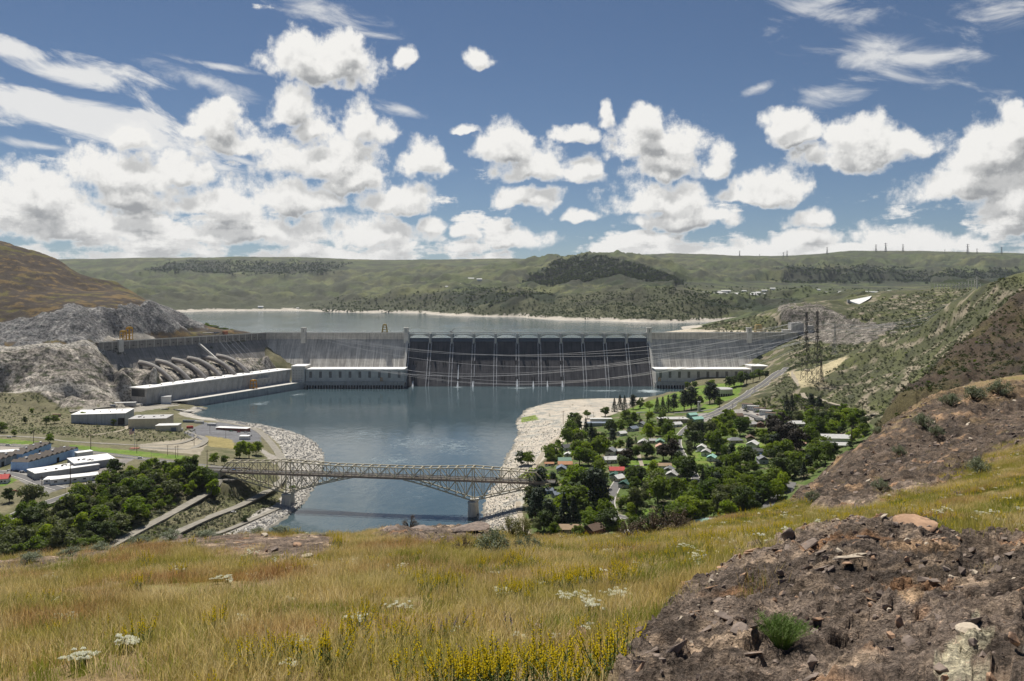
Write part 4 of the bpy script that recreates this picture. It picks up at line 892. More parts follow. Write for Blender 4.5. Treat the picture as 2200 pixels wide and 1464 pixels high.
# ------------------------------------------------------------------ roads, tracks, lots
DIRT = mat('pale_dirt', (.34, .295, .225), .95, .15, .15)
GRAV = mat('grey_gravel_track', (.25, .23, .19), .95, .22, .2)
CONCW = mat('pale_kerb', (.5, .47, .42), .9, .1, .3)
LINEY = mat('road_line', (.55, .50, .30), .8, .05, 1)
ROADS = []
def ribbon(name, pts, w, m, lift=.22, kerb=False, line=False):
    P = hits(spline(pts, 8)) if len(pts[0]) == 2 else np.array([PY(*p) for p in pts]); S = spline(P[:, :2], 5.0)
    for _ in range(3): S[1:-1] = S[1:-1] * .5 + (S[:-2] + S[2:]) * .25
    d = np.gradient(S, axis=0); d /= np.linalg.norm(d, axis=1)[:, None] + 1e-9; nrm = np.stack([-d[:, 1], d[:, 0]], 1)
    zs = np.max([ground(S[:, 0] + nrm[:, 0] * o, S[:, 1] + nrm[:, 1] * o) for o in (-w / 2, 0, w / 2)], 0)
    zs = np.convolve(np.pad(zs, 3, mode='edge'), np.ones(7) / 7, 'valid') + lift
    def strip(nm, a, b, z, mm):
        L = S + nrm * a; R = S + nrm * b; n = len(S)
        V = np.concatenate([np.column_stack([L, z]), np.column_stack([R, z]), np.column_stack([L, z - 1.2]), np.column_stack([R, z - 1.2])]); i = np.arange(n - 1)
        Fc = np.concatenate([np.stack([i, i + 1, n + i + 1, n + i], 1)[:, ::-1], np.stack([i, i + 1, 2 * n + i + 1, 2 * n + i], 1), np.stack([n + i, n + i + 1, 3 * n + i + 1, 3 * n + i], 1)[:, ::-1]])
        return link(nm, mesh_np(nm, V, Fc), mm)
    o = tag(strip(name, -w / 2, w / 2, zs, m), kind='structure'); ROADS.append((S, w))
    if kerb:
        for a in (-w / 2 - .8, w / 2): strip('kerb', a, a + .8, zs + .14, CONCW).parent = o
    if line: strip('centre_line', -.25, .25, zs + .05, LINEY).parent = o
    return o
ribbon('road', [(1345, 1150), (1330, 1132), (1316, 1105), (1309, 1080), (1318, 1055), (1330, 1035)], 8, ASPH, kerb=True)
ribbon('road', [(1322, 1108), (1360, 1117), (1400, 1123), (1450, 1130)], 6, ASPH, kerb=True)
ribbon('road', [(1508, 1062), (1490, 1020), (1466, 978), (1456, 950), (1470, 925), (1500, 905), (1535, 890)], 7, ASPH, kerb=True)
ribbon('highway', [(1490, 905), (1540, 888), (1590, 862), (1622, 842), (1650, 823), (1672, 806), (1700, 792)], 16, ASPH, kerb=True, line=True)
ribbon('road', [(1340, 1003), (1390, 1000), (1440, 994), (1470, 990)], 5, ASPH)
ribbon('road', [(1368, 960), (1374, 985), (1380, 1002)], 4, DIRT)
ribbon('road', [(1560, 905), (1600, 890), (1640, 905)], 8, ASPH)
ribbon('road', [(1340, 893), (1380, 886), (1440, 888), (1500, 884), (1560, 876)], 7, ASPH)
ribbon('road', [(1640, 1110), (1660, 1078), (1690, 1060), (1700, 1040)], 8, ASPH)
ribbon('dirt_track', [(1145, 1010), (1160, 985), (1175, 962), (1195, 945), (1215, 930)], 4.5, DIRT)
ribbon('dirt_track', [(1134, 1150), (1122, 1125), (1116, 1100), (1113, 1080)], 4.5, DIRT)
ribbon('dirt_track', [(1740, 797), (1706, 800), (1708, 816), (1725, 836), (1760, 858), (1810, 876), (1845, 884), (1885, 893)], 6, DIRT)
ribbon('highway', [(530, 1009), (450, 1003), (420, 999), (330, 989), (220, 975), (100, 963), (0, 956), (-120, 948)], 10, ASPH, line=True)
ribbon('dirt_track', [(200, 1195), (240, 1173), (340, 1120), (420, 1077), (470, 1050), (500, 1032)], 8, GRAV)
ribbon('dirt_track', [(300, 1190), (360, 1157), (440, 1118), (520, 1086), (590, 1050), (606, 1025), (606, 1000), (598, 975), (575, 945), (545, 922), (480, 908), (430, 903)], 8, GRAV)
ribbon('dirt_track', [(360, 1175), (420, 1160), (480, 1143), (540, 1118), (600, 1092)], 5, GRAV)
ribbon('highway', [(-60, 1150), (0, 1124), (60, 1096), (120, 1075), (170, 1056), (205, 1035)], 9, ASPH, kerb=True)
ribbon('road', [(300, 962), (400, 965), (435, 955), (440, 943), (415, 935)], 7, GRAV)
ribbon('road', [(-40, 935), (85, 941), (135, 948), (200, 952), (300, 957), (380, 954), (414, 944), (418, 935), (398, 928)], 5, GRAV)
ribbon('road', [(150, 886), (230, 876), (310, 872), (380, 868)], 9, GRAV)
ribbon('road', [(-20, 1012), (40, 1022), (90, 1040), (130, 1052)], 8, ASPH, kerb=True)
ribbon('dirt_track', [(200, 935), (240, 930), (272, 922), (270, 917)], 4, DIRT)

# ------------------------------------------------------------------ buildings
def col(name, c, r=.75): return mat(name, c, r, .12, .5)
RC = {'white': col('roof_white', (.62, .61, .58)), 'grey': col('roof_grey', (.20, .205, .21)), 'dgrey': col('roof_dark_grey', (.085, .088, .09)), 'green': col('roof_green', (.16, .27, .20)), 'dgreen': col('roof_dark_green', (.05, .12, .09)), 'mint': col('roof_mint', (.30, .52, .44)),
      'red': col('roof_red', (.48, .07, .06)), 'orange': col('roof_orange', (.45, .22, .11)), 'tan': col('roof_tan', (.36, .25, .15)), 'brown': col('roof_brown', (.13, .085, .06)), 'pale': col('roof_pale', (.42, .41, .39)), 'blueg': col('roof_blue_grey', (.17, .20, .245)), 'pinkr': col('roof_pink', (.5, .30, .22))}
WC = {'white': col('wall_white', (.74, .73, .70)), 'cream': col('wall_cream', (.58, .52, .40)), 'grey': col('wall_grey', (.32, .33, .34)), 'lav': col('wall_lavender', (.50, .52, .62)), 'tan': col('wall_tan', (.42, .36, .26)), 'blue': col('wall_blue', (.12, .27, .52)), 'brick': col('wall_brick', (.30, .12, .08)), 'green': col('wall_green', (.2, .33, .27))}
TRIM = WC['white']; CHIM = WC['brick']
HOUSES = []
def house(px, py, w, d, h, rot, roof, wall, label, hip=False, cat='house', pitch=.55, porch=False, chim=True, wins=3, group='houses of the riverside town', strip=None):
    loc = hit(px, py) if not isinstance(px, tuple) else px; rz = math.radians(rot)
    H = tag(empty('house', loc, rz), label, cat, group); HOUSES.append((loc[0], loc[1], max(w, d) * .6, px, py))
    MB().b2(-w / 2, w / 2, -d / 2, d / 2, -2.0, h).build('wall', WC[wall], H)
    e = .6; rh = d / 2 * pitch; m = MB()
    if hip: r = max(.2, w / 2 - d / 2); vs = [(-r, 0, h + rh), (r, 0, h + rh)]
    else: vs = [(-w / 2 - e, 0, h + rh), (w / 2 + e, 0, h + rh)]
    dz = -e * pitch; a, b = w / 2 + e, d / 2 + e
    top = [(-a, -b, h + dz), (a, -b, h + dz), (a, b, h + dz), (-a, b, h + dz)] + vs; t = .28
    v2 = [(x, y, z + t) for x, y, z in top]
    m.add(top + v2, [(6, 7, 11, 10), (8, 9, 10, 11), (7, 8, 11), (9, 6, 10), (0, 1, 7, 6), (1, 2, 8, 7), (2, 3, 9, 8), (3, 0, 6, 9), (1, 0, 4, 5), (3, 2, 5, 4), (2, 1, 5), (0, 3, 4)])
    rf = m.build('roof', RC[roof], H)
    if not hip:
        for s in (-1, 1): MB().add([(s * w / 2, -d / 2, h), (s * w / 2, d / 2, h), (s * w / 2, 0, h + rh - .05)], [(0, 1, 2)]).build('gable', WC[wall], H)
    if strip:
        for k in range(3): MB().box((-w * .3 + k * w * .3, -d / 4 - .3, h + rh / 2 + .28), (w * .12, .2, .2)).build('roof_strip', RC[strip], rf)
    if chim: MB().box((w * .22, d * .12, h + rh + .1), (.8, .8, 1.8)).build('chimney', CHIM, rf)
    dr = MB().b2(-.5, .5, -d / 2 - .08, -d / 2 - .01, 0, 2.1).build('door', RC['brown'], H)
    for i in range(wins):
        x = -w / 2 + w * (i + .5) / wins
        if abs(x) < .9: x += 1.6
        MB().b2(x - .6, x + .6, -d / 2 - .07, -d / 2 - .01, 1.1, 2.4).build('window', GLASSD, H)
    for s in (-1, 1): MB().b2(s * w / 2 - .06, s * w / 2 + .06, -.7, .7, 1.1, 2.4).build('window', GLASSD, H)
    if porch: MB().b2(-w * .3, w * .3, -d / 2 - 2.4, -d / 2 - .1, h - .7, h - .45).build('porch_roof', RC[roof], H)
    return H
HL = [(1222, 967, 15, 10, 3.6, 20, 'dgrey', 'white', 'dark grey roofed house at the top of the riverside row'), (1220, 982, 8, 7, 3.2, 80, 'white', 'white', 'small white-roofed house in the riverside row'), (1213, 996, 13, 9, 3.6, 0, 'green', 'cream', 'pale green roofed duplex half in the riverside row'), (1214, 1003, 14, 8, 3.2, 0, 'orange', 'cream', 'orange-roofed duplex half in the riverside row'),
      (1206, 1013, 11, 9, 3.4, 85, 'blueg', 'grey', 'blue-grey gabled house below the orange roof'), (1180, 1001, 9, 4, 2.6, 0, 'orange', 'white', 'low orange-roofed shed beside the riverside track'), (1312, 978, 13, 10, 5.0, 70, 'grey', 'white', 'tall white gabled house with grey roof above its twin'), (1311, 994, 13, 9, 3.8, 10, 'white', 'white', 'white house with white roof below the tall gabled one'),
      (1336, 974, 14, 6, 3.0, 5, 'white', 'brick', 'long low white-roofed brick garage among dark trees'), (1336, 936, 10, 8, 3.2, 30, 'white', 'white', 'bright white roof showing alone among green trees'), (1360, 926, 12, 9, 3.6, 40, 'blueg', 'white', 'blue-grey roofed house deep in the trees'), (1378, 916, 11, 9, 3.4, 60, 'grey', 'white', 'grey gabled house north of the blue-grey roof'),
      (1382, 958, 15, 11, 4.0, 75, 'pale', 'cream', 'pale gabled cottage beside the town lane'), (1402, 952, 8, 6, 3.2, 5, 'pale', 'cream', 'small pale box house behind the pale cottage'), (1418, 955, 11, 9, 3.6, 80, 'green', 'white', 'pale green gabled house west of the curving street'), (1418, 966, 11, 9, 3.6, 80, 'pinkr', 'cream', 'pink-roofed house just below the pale green gable'),
      (1325, 1017, 14, 9, 3.6, 0, 'red', 'white', 'bright red-roofed house in the middle of town'), (1320, 1027, 9, 8, 3.2, 70, 'dgreen', 'white', 'dark green gabled house touching the red roof'), (1328, 1033, 10, 9, 3.2, 40, 'white', 'cream', 'cream-white roofed house below the red one'), (1342, 1046, 10, 9, 3.4, 65, 'dgreen', 'white', 'green roofed house with white strips below red roof'),
      (1426, 1007, 14, 7, 3.4, 0, 'tan', 'white', 'tan-roofed white house beside the lawn'), (1437, 1018, 11, 9, 4.2, 70, 'grey', 'white', 'upper of two large grey-white gabled houses by the street'), (1444, 1028, 12, 10, 4.2, 70, 'pale', 'white', 'lower of two large grey-white gabled houses by the street'), (1452, 917, 14, 9, 3.6, 20, 'white', 'white', 'white-roofed cottage below the tan hall'),
      (1178, 1060, 8, 6, 3, 10, 'blueg', 'blue', 'small blue house between the pines by the bridge'), (1200, 1068, 10, 8, 3, 20, 'blueg', 'grey', 'slate roof low among the trees by the bridge'), (1508, 968, 12, 9, 4.0, 70, 'white', 'white', 'uppermost white gabled house in the row east of the street'), (1517, 978, 11, 9, 3.8, 70, 'pale', 'white', 'middle pale roof in the row east of the street'), (1529, 989, 11, 8, 3.4, 65, 'mint', 'white', 'mint-striped roof at the lower end of the row'),
      (1511, 953, 8, 7, 3.4, 85, 'grey', 'grey', 'small grey house above the white gabled row'), (1579, 951, 16, 9, 3.2, 5, 'grey', 'cream', 'grey hip-roofed bungalow on the open lawn', True), (1612, 948, 10, 9, 4.2, 80, 'brown', 'cream', 'brown gabled house behind the big white one'), (1617, 962, 13, 11, 4.4, 60, 'white', 'white', 'big white gabled house with white roof near the dark trees'), (1621, 975, 17, 8, 3.4, 0, 'dgrey', 'white', 'dark grey flat gabled roof below the big white house'),
      (1638, 995, 11, 9, 4.6, 88, 'grey', 'lav', 'lavender-white gabled house with grey roof at the lawn edge'), (1618, 916, 14, 9, 3.4, 15, 'pale', 'white', 'pale hip roof beside the red-brown gable', True), (1634, 917, 10, 8, 3.6, 70, 'brown', 'brick', 'red-brown gabled house beside the pale hip roof'), (1584, 898, 14, 9, 3.6, 10, 'brown', 'tan', 'brown-roofed house near the motel row'), (1630, 907, 9, 7, 3, 0, 'dgrey', 'tan', 'small dark roof in front of the motel lot'),
      (1698, 918, 12, 9, 4, 70, 'pale', 'white', 'pale gabled house behind the maroon trees'), (1714, 916, 14, 10, 3.8, 0, 'white', 'white', 'wide white-roofed house above the maroon trees'), (1713, 944, 8, 6, 3, 0, 'white', 'white', 'little white cabin right of the maroon trees'), (1724, 958, 7, 5, 2.6, 30, 'pinkr', 'white', 'pink and white shed below the little cabin'),
      (1795, 952, 30, 12, 6.0, -6, 'white', 'white', 'large long white house near the rocky hill'), (1803, 962, 17, 8, 3.2, -6, 'white', 'white', 'white annex roof in front of the large white house'), (1225, 1142, 16, 9, 2.8, 0, 'tan', 'tan', 'flat olive-tan roof at the foot of the hill'), (1276, 1144, 13, 11, 3.4, 40, 'brown', 'brick', 'brown-roofed brick house at the foot of the hill'), (1506, 1132, 11, 9, 3, 20, 'mint', 'white', 'mint roof peeping over the flowered slope'), (1520, 1128, 9, 7, 3, 0, 'white', 'white', 'white roof peeping over the flowered slope'),
      (1487, 897, 13, 8, 4, 25, 'mint', 'green', 'upper mint-roofed hall beside the small pale tower'), (1497, 906, 16, 9, 4, 25, 'mint', 'green', 'lower mint-roofed hall with longer roof'), (2, 1037, 12, 10, 4, 20, 'red', 'white', 'red-roofed white house at the left edge of the picture')]
for h_ in HL: house(*h_[:9], hip=len(h_) > 9, chim=(hash(h_[8]) % 3 == 0) if False else (len(h_[8]) % 3 == 0), strip='white' if 'strip' in h_[8] else None)
def bt(name, px, py, dims, rot, m, label, cat, **k):
    loc = hit(px, py); HOUSES.append((loc[0], loc[1], max(dims[0], dims[1]) * .6, px, py)); return block_thing(name, loc, dims, math.radians(rot), m, label, cat, **k)
GREYW = mat('ribbed_grey_metal', (.46, .48, .50), .55, .12, .3, stain=((.8, .8, .02), (.36, .38, .40), .5, .6)); TANW = mat('ribbed_tan_metal', (.62, .555, .41), .6, .1, .3)
bt('hall', 1445, 908, (38, 20, 5.5), 3, WC['tan'], 'large flat-roofed tan hall in the upper town', 'hall', roof=RC['pale'], wins=6)
bt('garage', 1282, 915, (26, 12, 4), 0, WC['grey'], 'grey flat-roofed workshop at the gravel edge', 'workshop', roof=RC['blueg'])
bt('garage', 1291, 906, (30, 8, 4), 0, WC['white'], 'long white-roofed shed behind the grey workshop', 'shed', roof=RC['white'])
bt('warehouse', 222, 909, (66, 44, 15), 12, GREYW, 'big grey metal warehouse with white roof and black door', 'warehouse', door=(24, 8, 9, DARK))
bt('warehouse', 325, 921, (46, 34, 15), 8, TANW, 'tan metal warehouse beside the grey one', 'warehouse', roof=RC['pale'])
bt('warehouse', 362, 927, (26, 16, 8), 8, TANW, 'low tan annex with blue door', 'warehouse', roof=RC['white'], door=(5, 6, 6, RC['blueg']))
bt('shed', 357, 868, (15, 8, 12), 20, ROOFW, 'white box shelter beside the third powerhouse wall', 'shed')
bt('trailer', 262, 871, (40, 5, 4), 10, mat('trailer_side', (.4, .4, .4), .6, .1, 1), 'long pale trailer parked by the third powerhouse', 'trailer', roof=ROOFW)
# blue motel
def motel(pa, pb, depth, h, n, label, base):
    A, B = np.array(hit(*pa)), np.array(hit(*pb)); L = float(np.hypot(*(B - A)[:2])); a = math.atan2(B[1] - A[1], B[0] - A[0]); z = float(max(A[2], B[2]))
    M = tag(empty('motel', (float(A[0]), float(A[1]), z), a), label, 'motel'); b = L / n; HOUSES.append(((A[0] + B[0]) / 2, (A[1] + B[1]) / 2, L * .55, (pa[0] + pb[0]) / 2, (pa[1] + pb[1]) / 2))
    blue = mat('blue_siding', (.36, .54, .80), .7, .1, .6) if base else WC['grey']; rfm = mat('brown_shingles', (.13, .11, .092), .9, .15, .6)
    pm = MB().add([(0, 0, -3), (b, 0, -3), (b, 0, h), (b / 2, 0, h + 1.9), (0, 0, h), (0, .4, -3), (b, .4, -3), (b, .4, h), (b / 2, .4, h + 1.9), (0, .4, h)], [(0, 1, 2, 3, 4), (9, 8, 7, 6, 5), (0, 4, 9, 5), (1, 6, 7, 2), (4, 3, 8, 9), (3, 2, 7, 8)]).mesh('wall_panel', blue)
    rm = MB().add([(0, -.5, h + .05), (b / 2, -.5, h + 2), (b, -.5, h + .05), (0, depth, h + .05), (b / 2, depth, h + 2), (b, depth, h + .05)], [(0, 1, 4, 3), (1, 2, 5, 4), (0, 2, 1), (3, 4, 5), (0, 3, 5, 2)]).mesh('gable_roof', rfm)
    MB().b2(.1, L - .1, .45, depth, -3, h).build('wall', blue, M); wm = MB().b2(-.7, .7, -.1, -.01, 1.2, 2.8).mesh('window', GLASSD); rib = MB().b2(-.12, .12, -.15, -.01, -3, h).mesh('batten', WC['white'] if not base else blue)
    for i in range(n):
        for nm, me, x, zz in (('wall_panel', pm, i * b, 0), ('gable_roof', rm, i * b, 0), ('batten', rib, i * b, 0)):
            o = bpy.data.objects.new(nm, me); COL.objects.link(o); o.parent = M; o.location = (x, 0, zz)
    for i in range(4):
        MB().box((L * (i + .5) / 4, depth * .5, h + 2.4), (2.4, 1.6, 1.1)).build('roof_unit', ROOFW, M)
    MB().b2(L * .55, L * .55 + 3.4, -.2, -.02, -1, 4).build('doorway', DARK, M)
    return M
motel((60, 1014), (168, 979), 17, 7.5, 10, 'long blue motel wing with zigzag gabled roofline', True)
motel((48, 992), (110, 966), 14, 6.5, 6, 'shorter blue motel wing with zigzag gables behind the long one', True)
motel((-40, 1016), (36, 992), 13, 6.5, 6, 'grey motel wing with gables at the left edge', False)
bt('shop', 137, 1016, (52, 24, 5), 46, WC['grey'], 'flat white-roofed shop in front of the blue motel', 'shop')
bt('shop', 196, 1001, (34, 30, 6.5), 40, WC['grey'], 'grey-walled shop with white flat roof beside the hedge', 'shop')
bt('restaurant', 160, 1034, (36, 13, 4.2), 32, WC['white'], 'low white restaurant with flat roof and windows', 'restaurant', wins=5)
bt('restaurant_wing', 126, 1036, (20, 12, 3.6), 15, WC['white'], 'low white glazed wing with sloping roof beside the restaurant', 'restaurant', wins=4)
bt('office', 22, 978, (34, 12, 4), 20, WC['pinkr'] if 'pinkr' in WC else WC['cream'], 'white flat-roofed motel office by the car park', 'office')
bt('kiosk', 180, 982, (14, 8, 5), 46, WC['white'], 'small white block at the far end of the blue motel', 'office')
bt('boat_shelter', 501, 925, (44, 9, 3.4), -12, WC['brick'], 'red and white open trailer shelter in the yard', 'shelter', roof=ROOFW, roofover=1)
bt('boat_shelter', 526, 944, (11, 8, 4), 0, WC['white'], 'small white hut behind the bush in the yard', 'hut')
for i, (px, py, w_, m_, rz_, lb_) in enumerate(((408, 908, 20, 'blueg', -8, 'blue tarpaulined boat trailer at the riprap edge'), (428, 910, 13, 'white', -8, 'white boat trailer beside the blue one'), (300, 872, 9, 'white', 10, 'small white container by the forecourt'), (240, 875, 10, 'blueg', 15, 'blue container left of the long trailer'), (385, 926, 9, 'white', 0, 'white crate beside the tan annex'), (408, 921, 8, 'red', 10, 'red crate near the yard entrance'), (455, 915, 12, 'white', -10, 'white trailer alone in the upper yard'), (122, 895, 10, 'tan', 5, 'tan container among the flats shrubs'))):
    loc = hit(px, py); block_thing('storage_container', loc, (w_, 3, 2.8), math.radians(rz_), RC[m_], lb_, 'container', roof=RC[m_], roofover=.05, group='containers and trailers in the yards')
# motel row along the right hillside, round visitor building, small tower
for i, (px, py) in enumerate(((1606, 876), (1618, 880), (1632, 885), (1645, 890), (1658, 896))):
    bt('motel_block', px, py, (15, 8, 5), -24 - i * 2, WC['white'], f'white two-storey motel block below the brush slope, {("nearest the highway", "second from the highway", "middle one", "fourth from the highway", "farthest from the highway")[i]}', 'motel', roof=RC['pale'] if i % 2 else RC['brown'], wins=6, group='motel blocks below the slope')
def round_building():
    loc = hit(1553, 850); R = tag(empty('visitor_centre', loc), 'round pale concrete visitor building with arcaded base above the lawn', 'building'); HOUSES.append((loc[0], loc[1], 22, 1553, 850))
    def drum(r0, r1, z0, z1, nm, m, k=28):
        vs = [(math.cos(2 * math.pi * i / k) * r, math.sin(2 * math.pi * i / k) * r, z) for z, r in ((z0, r0), (z1, r1)) for i in range(k)]
        return MB().add(vs, [(i, (i + 1) % k, k + (i + 1) % k, k + i) for i in range(k)] + [tuple(range(k, 2 * k)), tuple(range(k))[::-1]]).build(nm, m, R)
    drum(13.5, 13.5, -3, 4.5, 'base', DARK); drum(16, 15.4, 4.52, 11, 'wall', PALE); drum(16.4, 15, 11.02, 12.2, 'roof', RC['pale'])
    cm = MB().b2(-.5, .5, -.5, .5, -3, 4.5).mesh('column', PALE)
    for i in range(24):
        o = bpy.data.objects.new('column', cm); COL.objects.link(o); o.parent = R; a = 2 * math.pi * i / 24; o.location = (14.6 * math.cos(a), 14.6 * math.sin(a), 0)
round_building()
tl = hit(1502, 884); tb = T('stone_tower', tl, 'small pale square tower beside the mint-roofed halls', 'tower'); tb.part('shaft', MB().box((tl[0], tl[1], tl[2] + 6), (3.2, 3.2, 15)), PALE); tb.part('cap', MB().box((tl[0], tl[1], tl[2] + 13.8), (4, 4, .8)), GREYC); tb.part('opening', MB().b2(tl[0] - .5, tl[0] + .5, tl[1] - 1.75, tl[1] - 1.62, tl[2] + 9, tl[2] + 12), DARK)
# pale canal lining and switchyard on the right skyline
cl = T('canal_lining', PY(1850, 655, 1940), 'bright pale concrete canal slab set in the right hillside', 'canal'); a, b, c, d = PY(1822, 660, 1925), PY(1823, 646, 1925), PY(1873, 636, 1945), PY(1868, 642, 1920)
e = PY(1846, 654, 1900)
cl.part('lining', MB().add([a, e, d, c, b] + [(p[0], p[1] + 6, p[2] - 3) for p in (a, e, d, c, b)], [(0, 1, 2, 3, 4), (9, 8, 7, 6, 5)] + [(i, (i + 1) % 5, 5 + (i + 1) % 5, 5 + i) for i in range(5)][::-1]), ROOFW); cl.part('end_wall', MB().beam(PY(1822, 662, 1922), PY(1823, 644, 1922), 6, 5), GREYC)
sw_l = PY(2055, 622, 2040); SWY = T('switchyard', sw_l, 'pale steel switchyard frames on the right skyline', 'switchyard')
for i in range(16):
    px = 2008 + i * 6.6; hh = 20 if i < 8 else (26 if i < 11 else 34 if i < 14 else 22); p = PY(px, 624, 2040 + (i % 3) * 8); SWY.part('post', MB().beam((p[0], p[1], p[2] - 12), (p[0], p[1], p[2] + hh * .8), 1.3), PALE)
for z, x0, x1 in ((17, 2008, 2050), (20, 2055, 2074), (26, 2076, 2094), (10, 2008, 2107), (14, 2030, 2107)): p, q = PY(x0, 624, 2044), PY(x1, 624, 2044); SWY.part('beam', MB().beam((p[0], p[1], p[2] + z), (q[0], q[1], q[2] + z), 1.2), PALE)
SWY.part('mast', MB().beam((*PY(2099, 624, 2040)[:2], 190), (*PY(2099, 624, 2040)[:2], 236), 2), PALE)
for z in (222, 228, 233): p = PY(2099, 624, 2040); SWY.part('mast_arm', MB().beam((p[0] - 6, p[1], z), (p[0] + 6, p[1], z), 1), PALE)
# far town: one plain little house after another
rr = random.Random(5); fm_w = MB().b2(-1, 1, -.7, .7, -1, .8).mesh('wall', WC['white']); fm_r = MB().add([(-1.1, -.8, .8), (1.1, -.8, .8), (1.1, .8, .8), (-1.1, .8, .8), (-1.1, 0, 1.35), (1.1, 0, 1.35)], [(0, 1, 5, 4), (2, 3, 4, 5), (1, 2, 5), (3, 0, 4), (3, 2, 1, 0)]).mesh('roof', RC['white'])
FT = [(rr.uniform(1480, 1960), 0) for _ in range(84)] + [(x, 1) for x in (985, 1003, 1012, 1030, 960, 905, 560, 640, 1660, 1110, 1160)]
for px, kind in FT:
    Y = rr.uniform(4150, 4550) if kind == 0 else rr.uniform(4400, 5300); X = (px - CX) * Y / F; z = float(rough_ground(np.array([X]), np.array([Y]))[0][0])
    H = tag(empty('house', (X, Y, z), rr.uniform(-.4, .4)), 'tiny white house in the far town across the reservoir' if kind == 0 else 'tiny white farm building on the far reservoir shore', 'house', 'far town houses' if kind == 0 else 'far shore farms')
    s = rr.uniform(6, 13); H.scale = (s * rr.uniform(1, 2.0), s, s * .8)
    for nm, me in (('wall', fm_w), ('roof', fm_r)): o = bpy.data.objects.new(nm, me); COL.objects.link(o); o.parent = H
house((*PY(1657, 679, 2160)[:2], float(ground(np.array([PY(1657, 679, 2160)[0]]), np.array([2160.]))[0])), 0, 20, 10, 5, 5, 'pinkr', 'cream', 'small cream building by the lawn above the dam', group=None)

# ------------------------------------------------------------------ cars, poles, flag
TYRE = mat('tyre', (.02, .02, .02), .9, .1, 1); CG = mat('car_glass', (.02, .025, .03), .1, .1, 1, spec=.7)
def car_meshes(kind):
    L, h = (4.6, .75) if kind == 0 else (5.2, .95); b = MB()
    b.add([(-L / 2, -.9, .35), (L / 2, -.9, .35), (L / 2, .9, .35), (-L / 2, .9, .35), (-L / 2, -.85, h), (L / 2 - .15, -.85, h - .12), (L / 2 - .15, .85, h - .12), (-L / 2, .85, h)], [(3, 2, 1, 0), (4, 5, 6, 7), (0, 1, 5, 4), (1, 2, 6, 5), (2, 3, 7, 6), (3, 0, 4, 7)])
    x0, x1 = (-1.6, .9) if kind == 0 else (-.4, 1.2)
    c = MB().add([(x0 - .5, -.8, h), (x1 + .6, -.8, h - .06), (x1 + .6, .8, h - .06), (x0 - .5, .8, h), (x0, -.65, h + .62), (x1, -.65, h + .6), (x1, .65, h + .6), (x0, .65, h + .62)], [(0, 1, 5, 4), (1, 2, 6, 5), (2, 3, 7, 6), (3, 0, 4, 7)])
    r = MB().b2(x0 - .02, x1 + .02, -.66, .66, h + .6, h + .66); w = []
    for k in range(10): a = 2 * math.pi * k / 10; w.append((math.cos(a) * .34, math.sin(a) * .34))
    wm = MB().add([(x, -.12, z) for x, z in w] + [(x, .12, z) for x, z in w], [tuple(range(10)), tuple(range(10, 20))[::-1]] + [(i, 10 + i, 10 + (i + 1) % 10, (i + 1) % 10) for i in range(10)])
    return b.mesh('body', None), c.mesh('windows', CG), r.mesh('car_roof', None), wm.mesh('wheel', TYRE), L
CM = [car_meshes(0), car_meshes(1)]
CARC = {'white': (.75, .75, .73), 'silver': (.42, .43, .44), 'black': (.02, .02, .022), 'red': (.35, .03, .03), 'blue': (.05, .12, .3), 'grey': (.16, .16, .17), 'green': (.04, .2, .1)}
def car(loc, rz, colr, label, group, kind=0):
    m = mat('car_paint_' + colr, CARC[colr], .3, .03, 1, spec=.5); b, c, r, w, L = CM[kind]; C = tag(empty('parked_car' if kind == 0 else 'parked_pickup', loc, rz), label, 'car' if kind == 0 else 'pickup', group)
    for nm, me in (('body', b), ('windows', c), ('car_roof', r)):
        o = bpy.data.objects.new(nm, me); COL.objects.link(o); o.parent = C
        if me is not c:
            if not me.materials: me.materials.append(m)
            o.material_slots[0].link = 'OBJECT'; o.material_slots[0].material = m
    for sx in (-.31, .31):
        for sy in (-.82, .82): o = bpy.data.objects.new('wheel', w); COL.objects.link(o); o.parent = C; o.location = (sx * L, sy, .34)
    return C
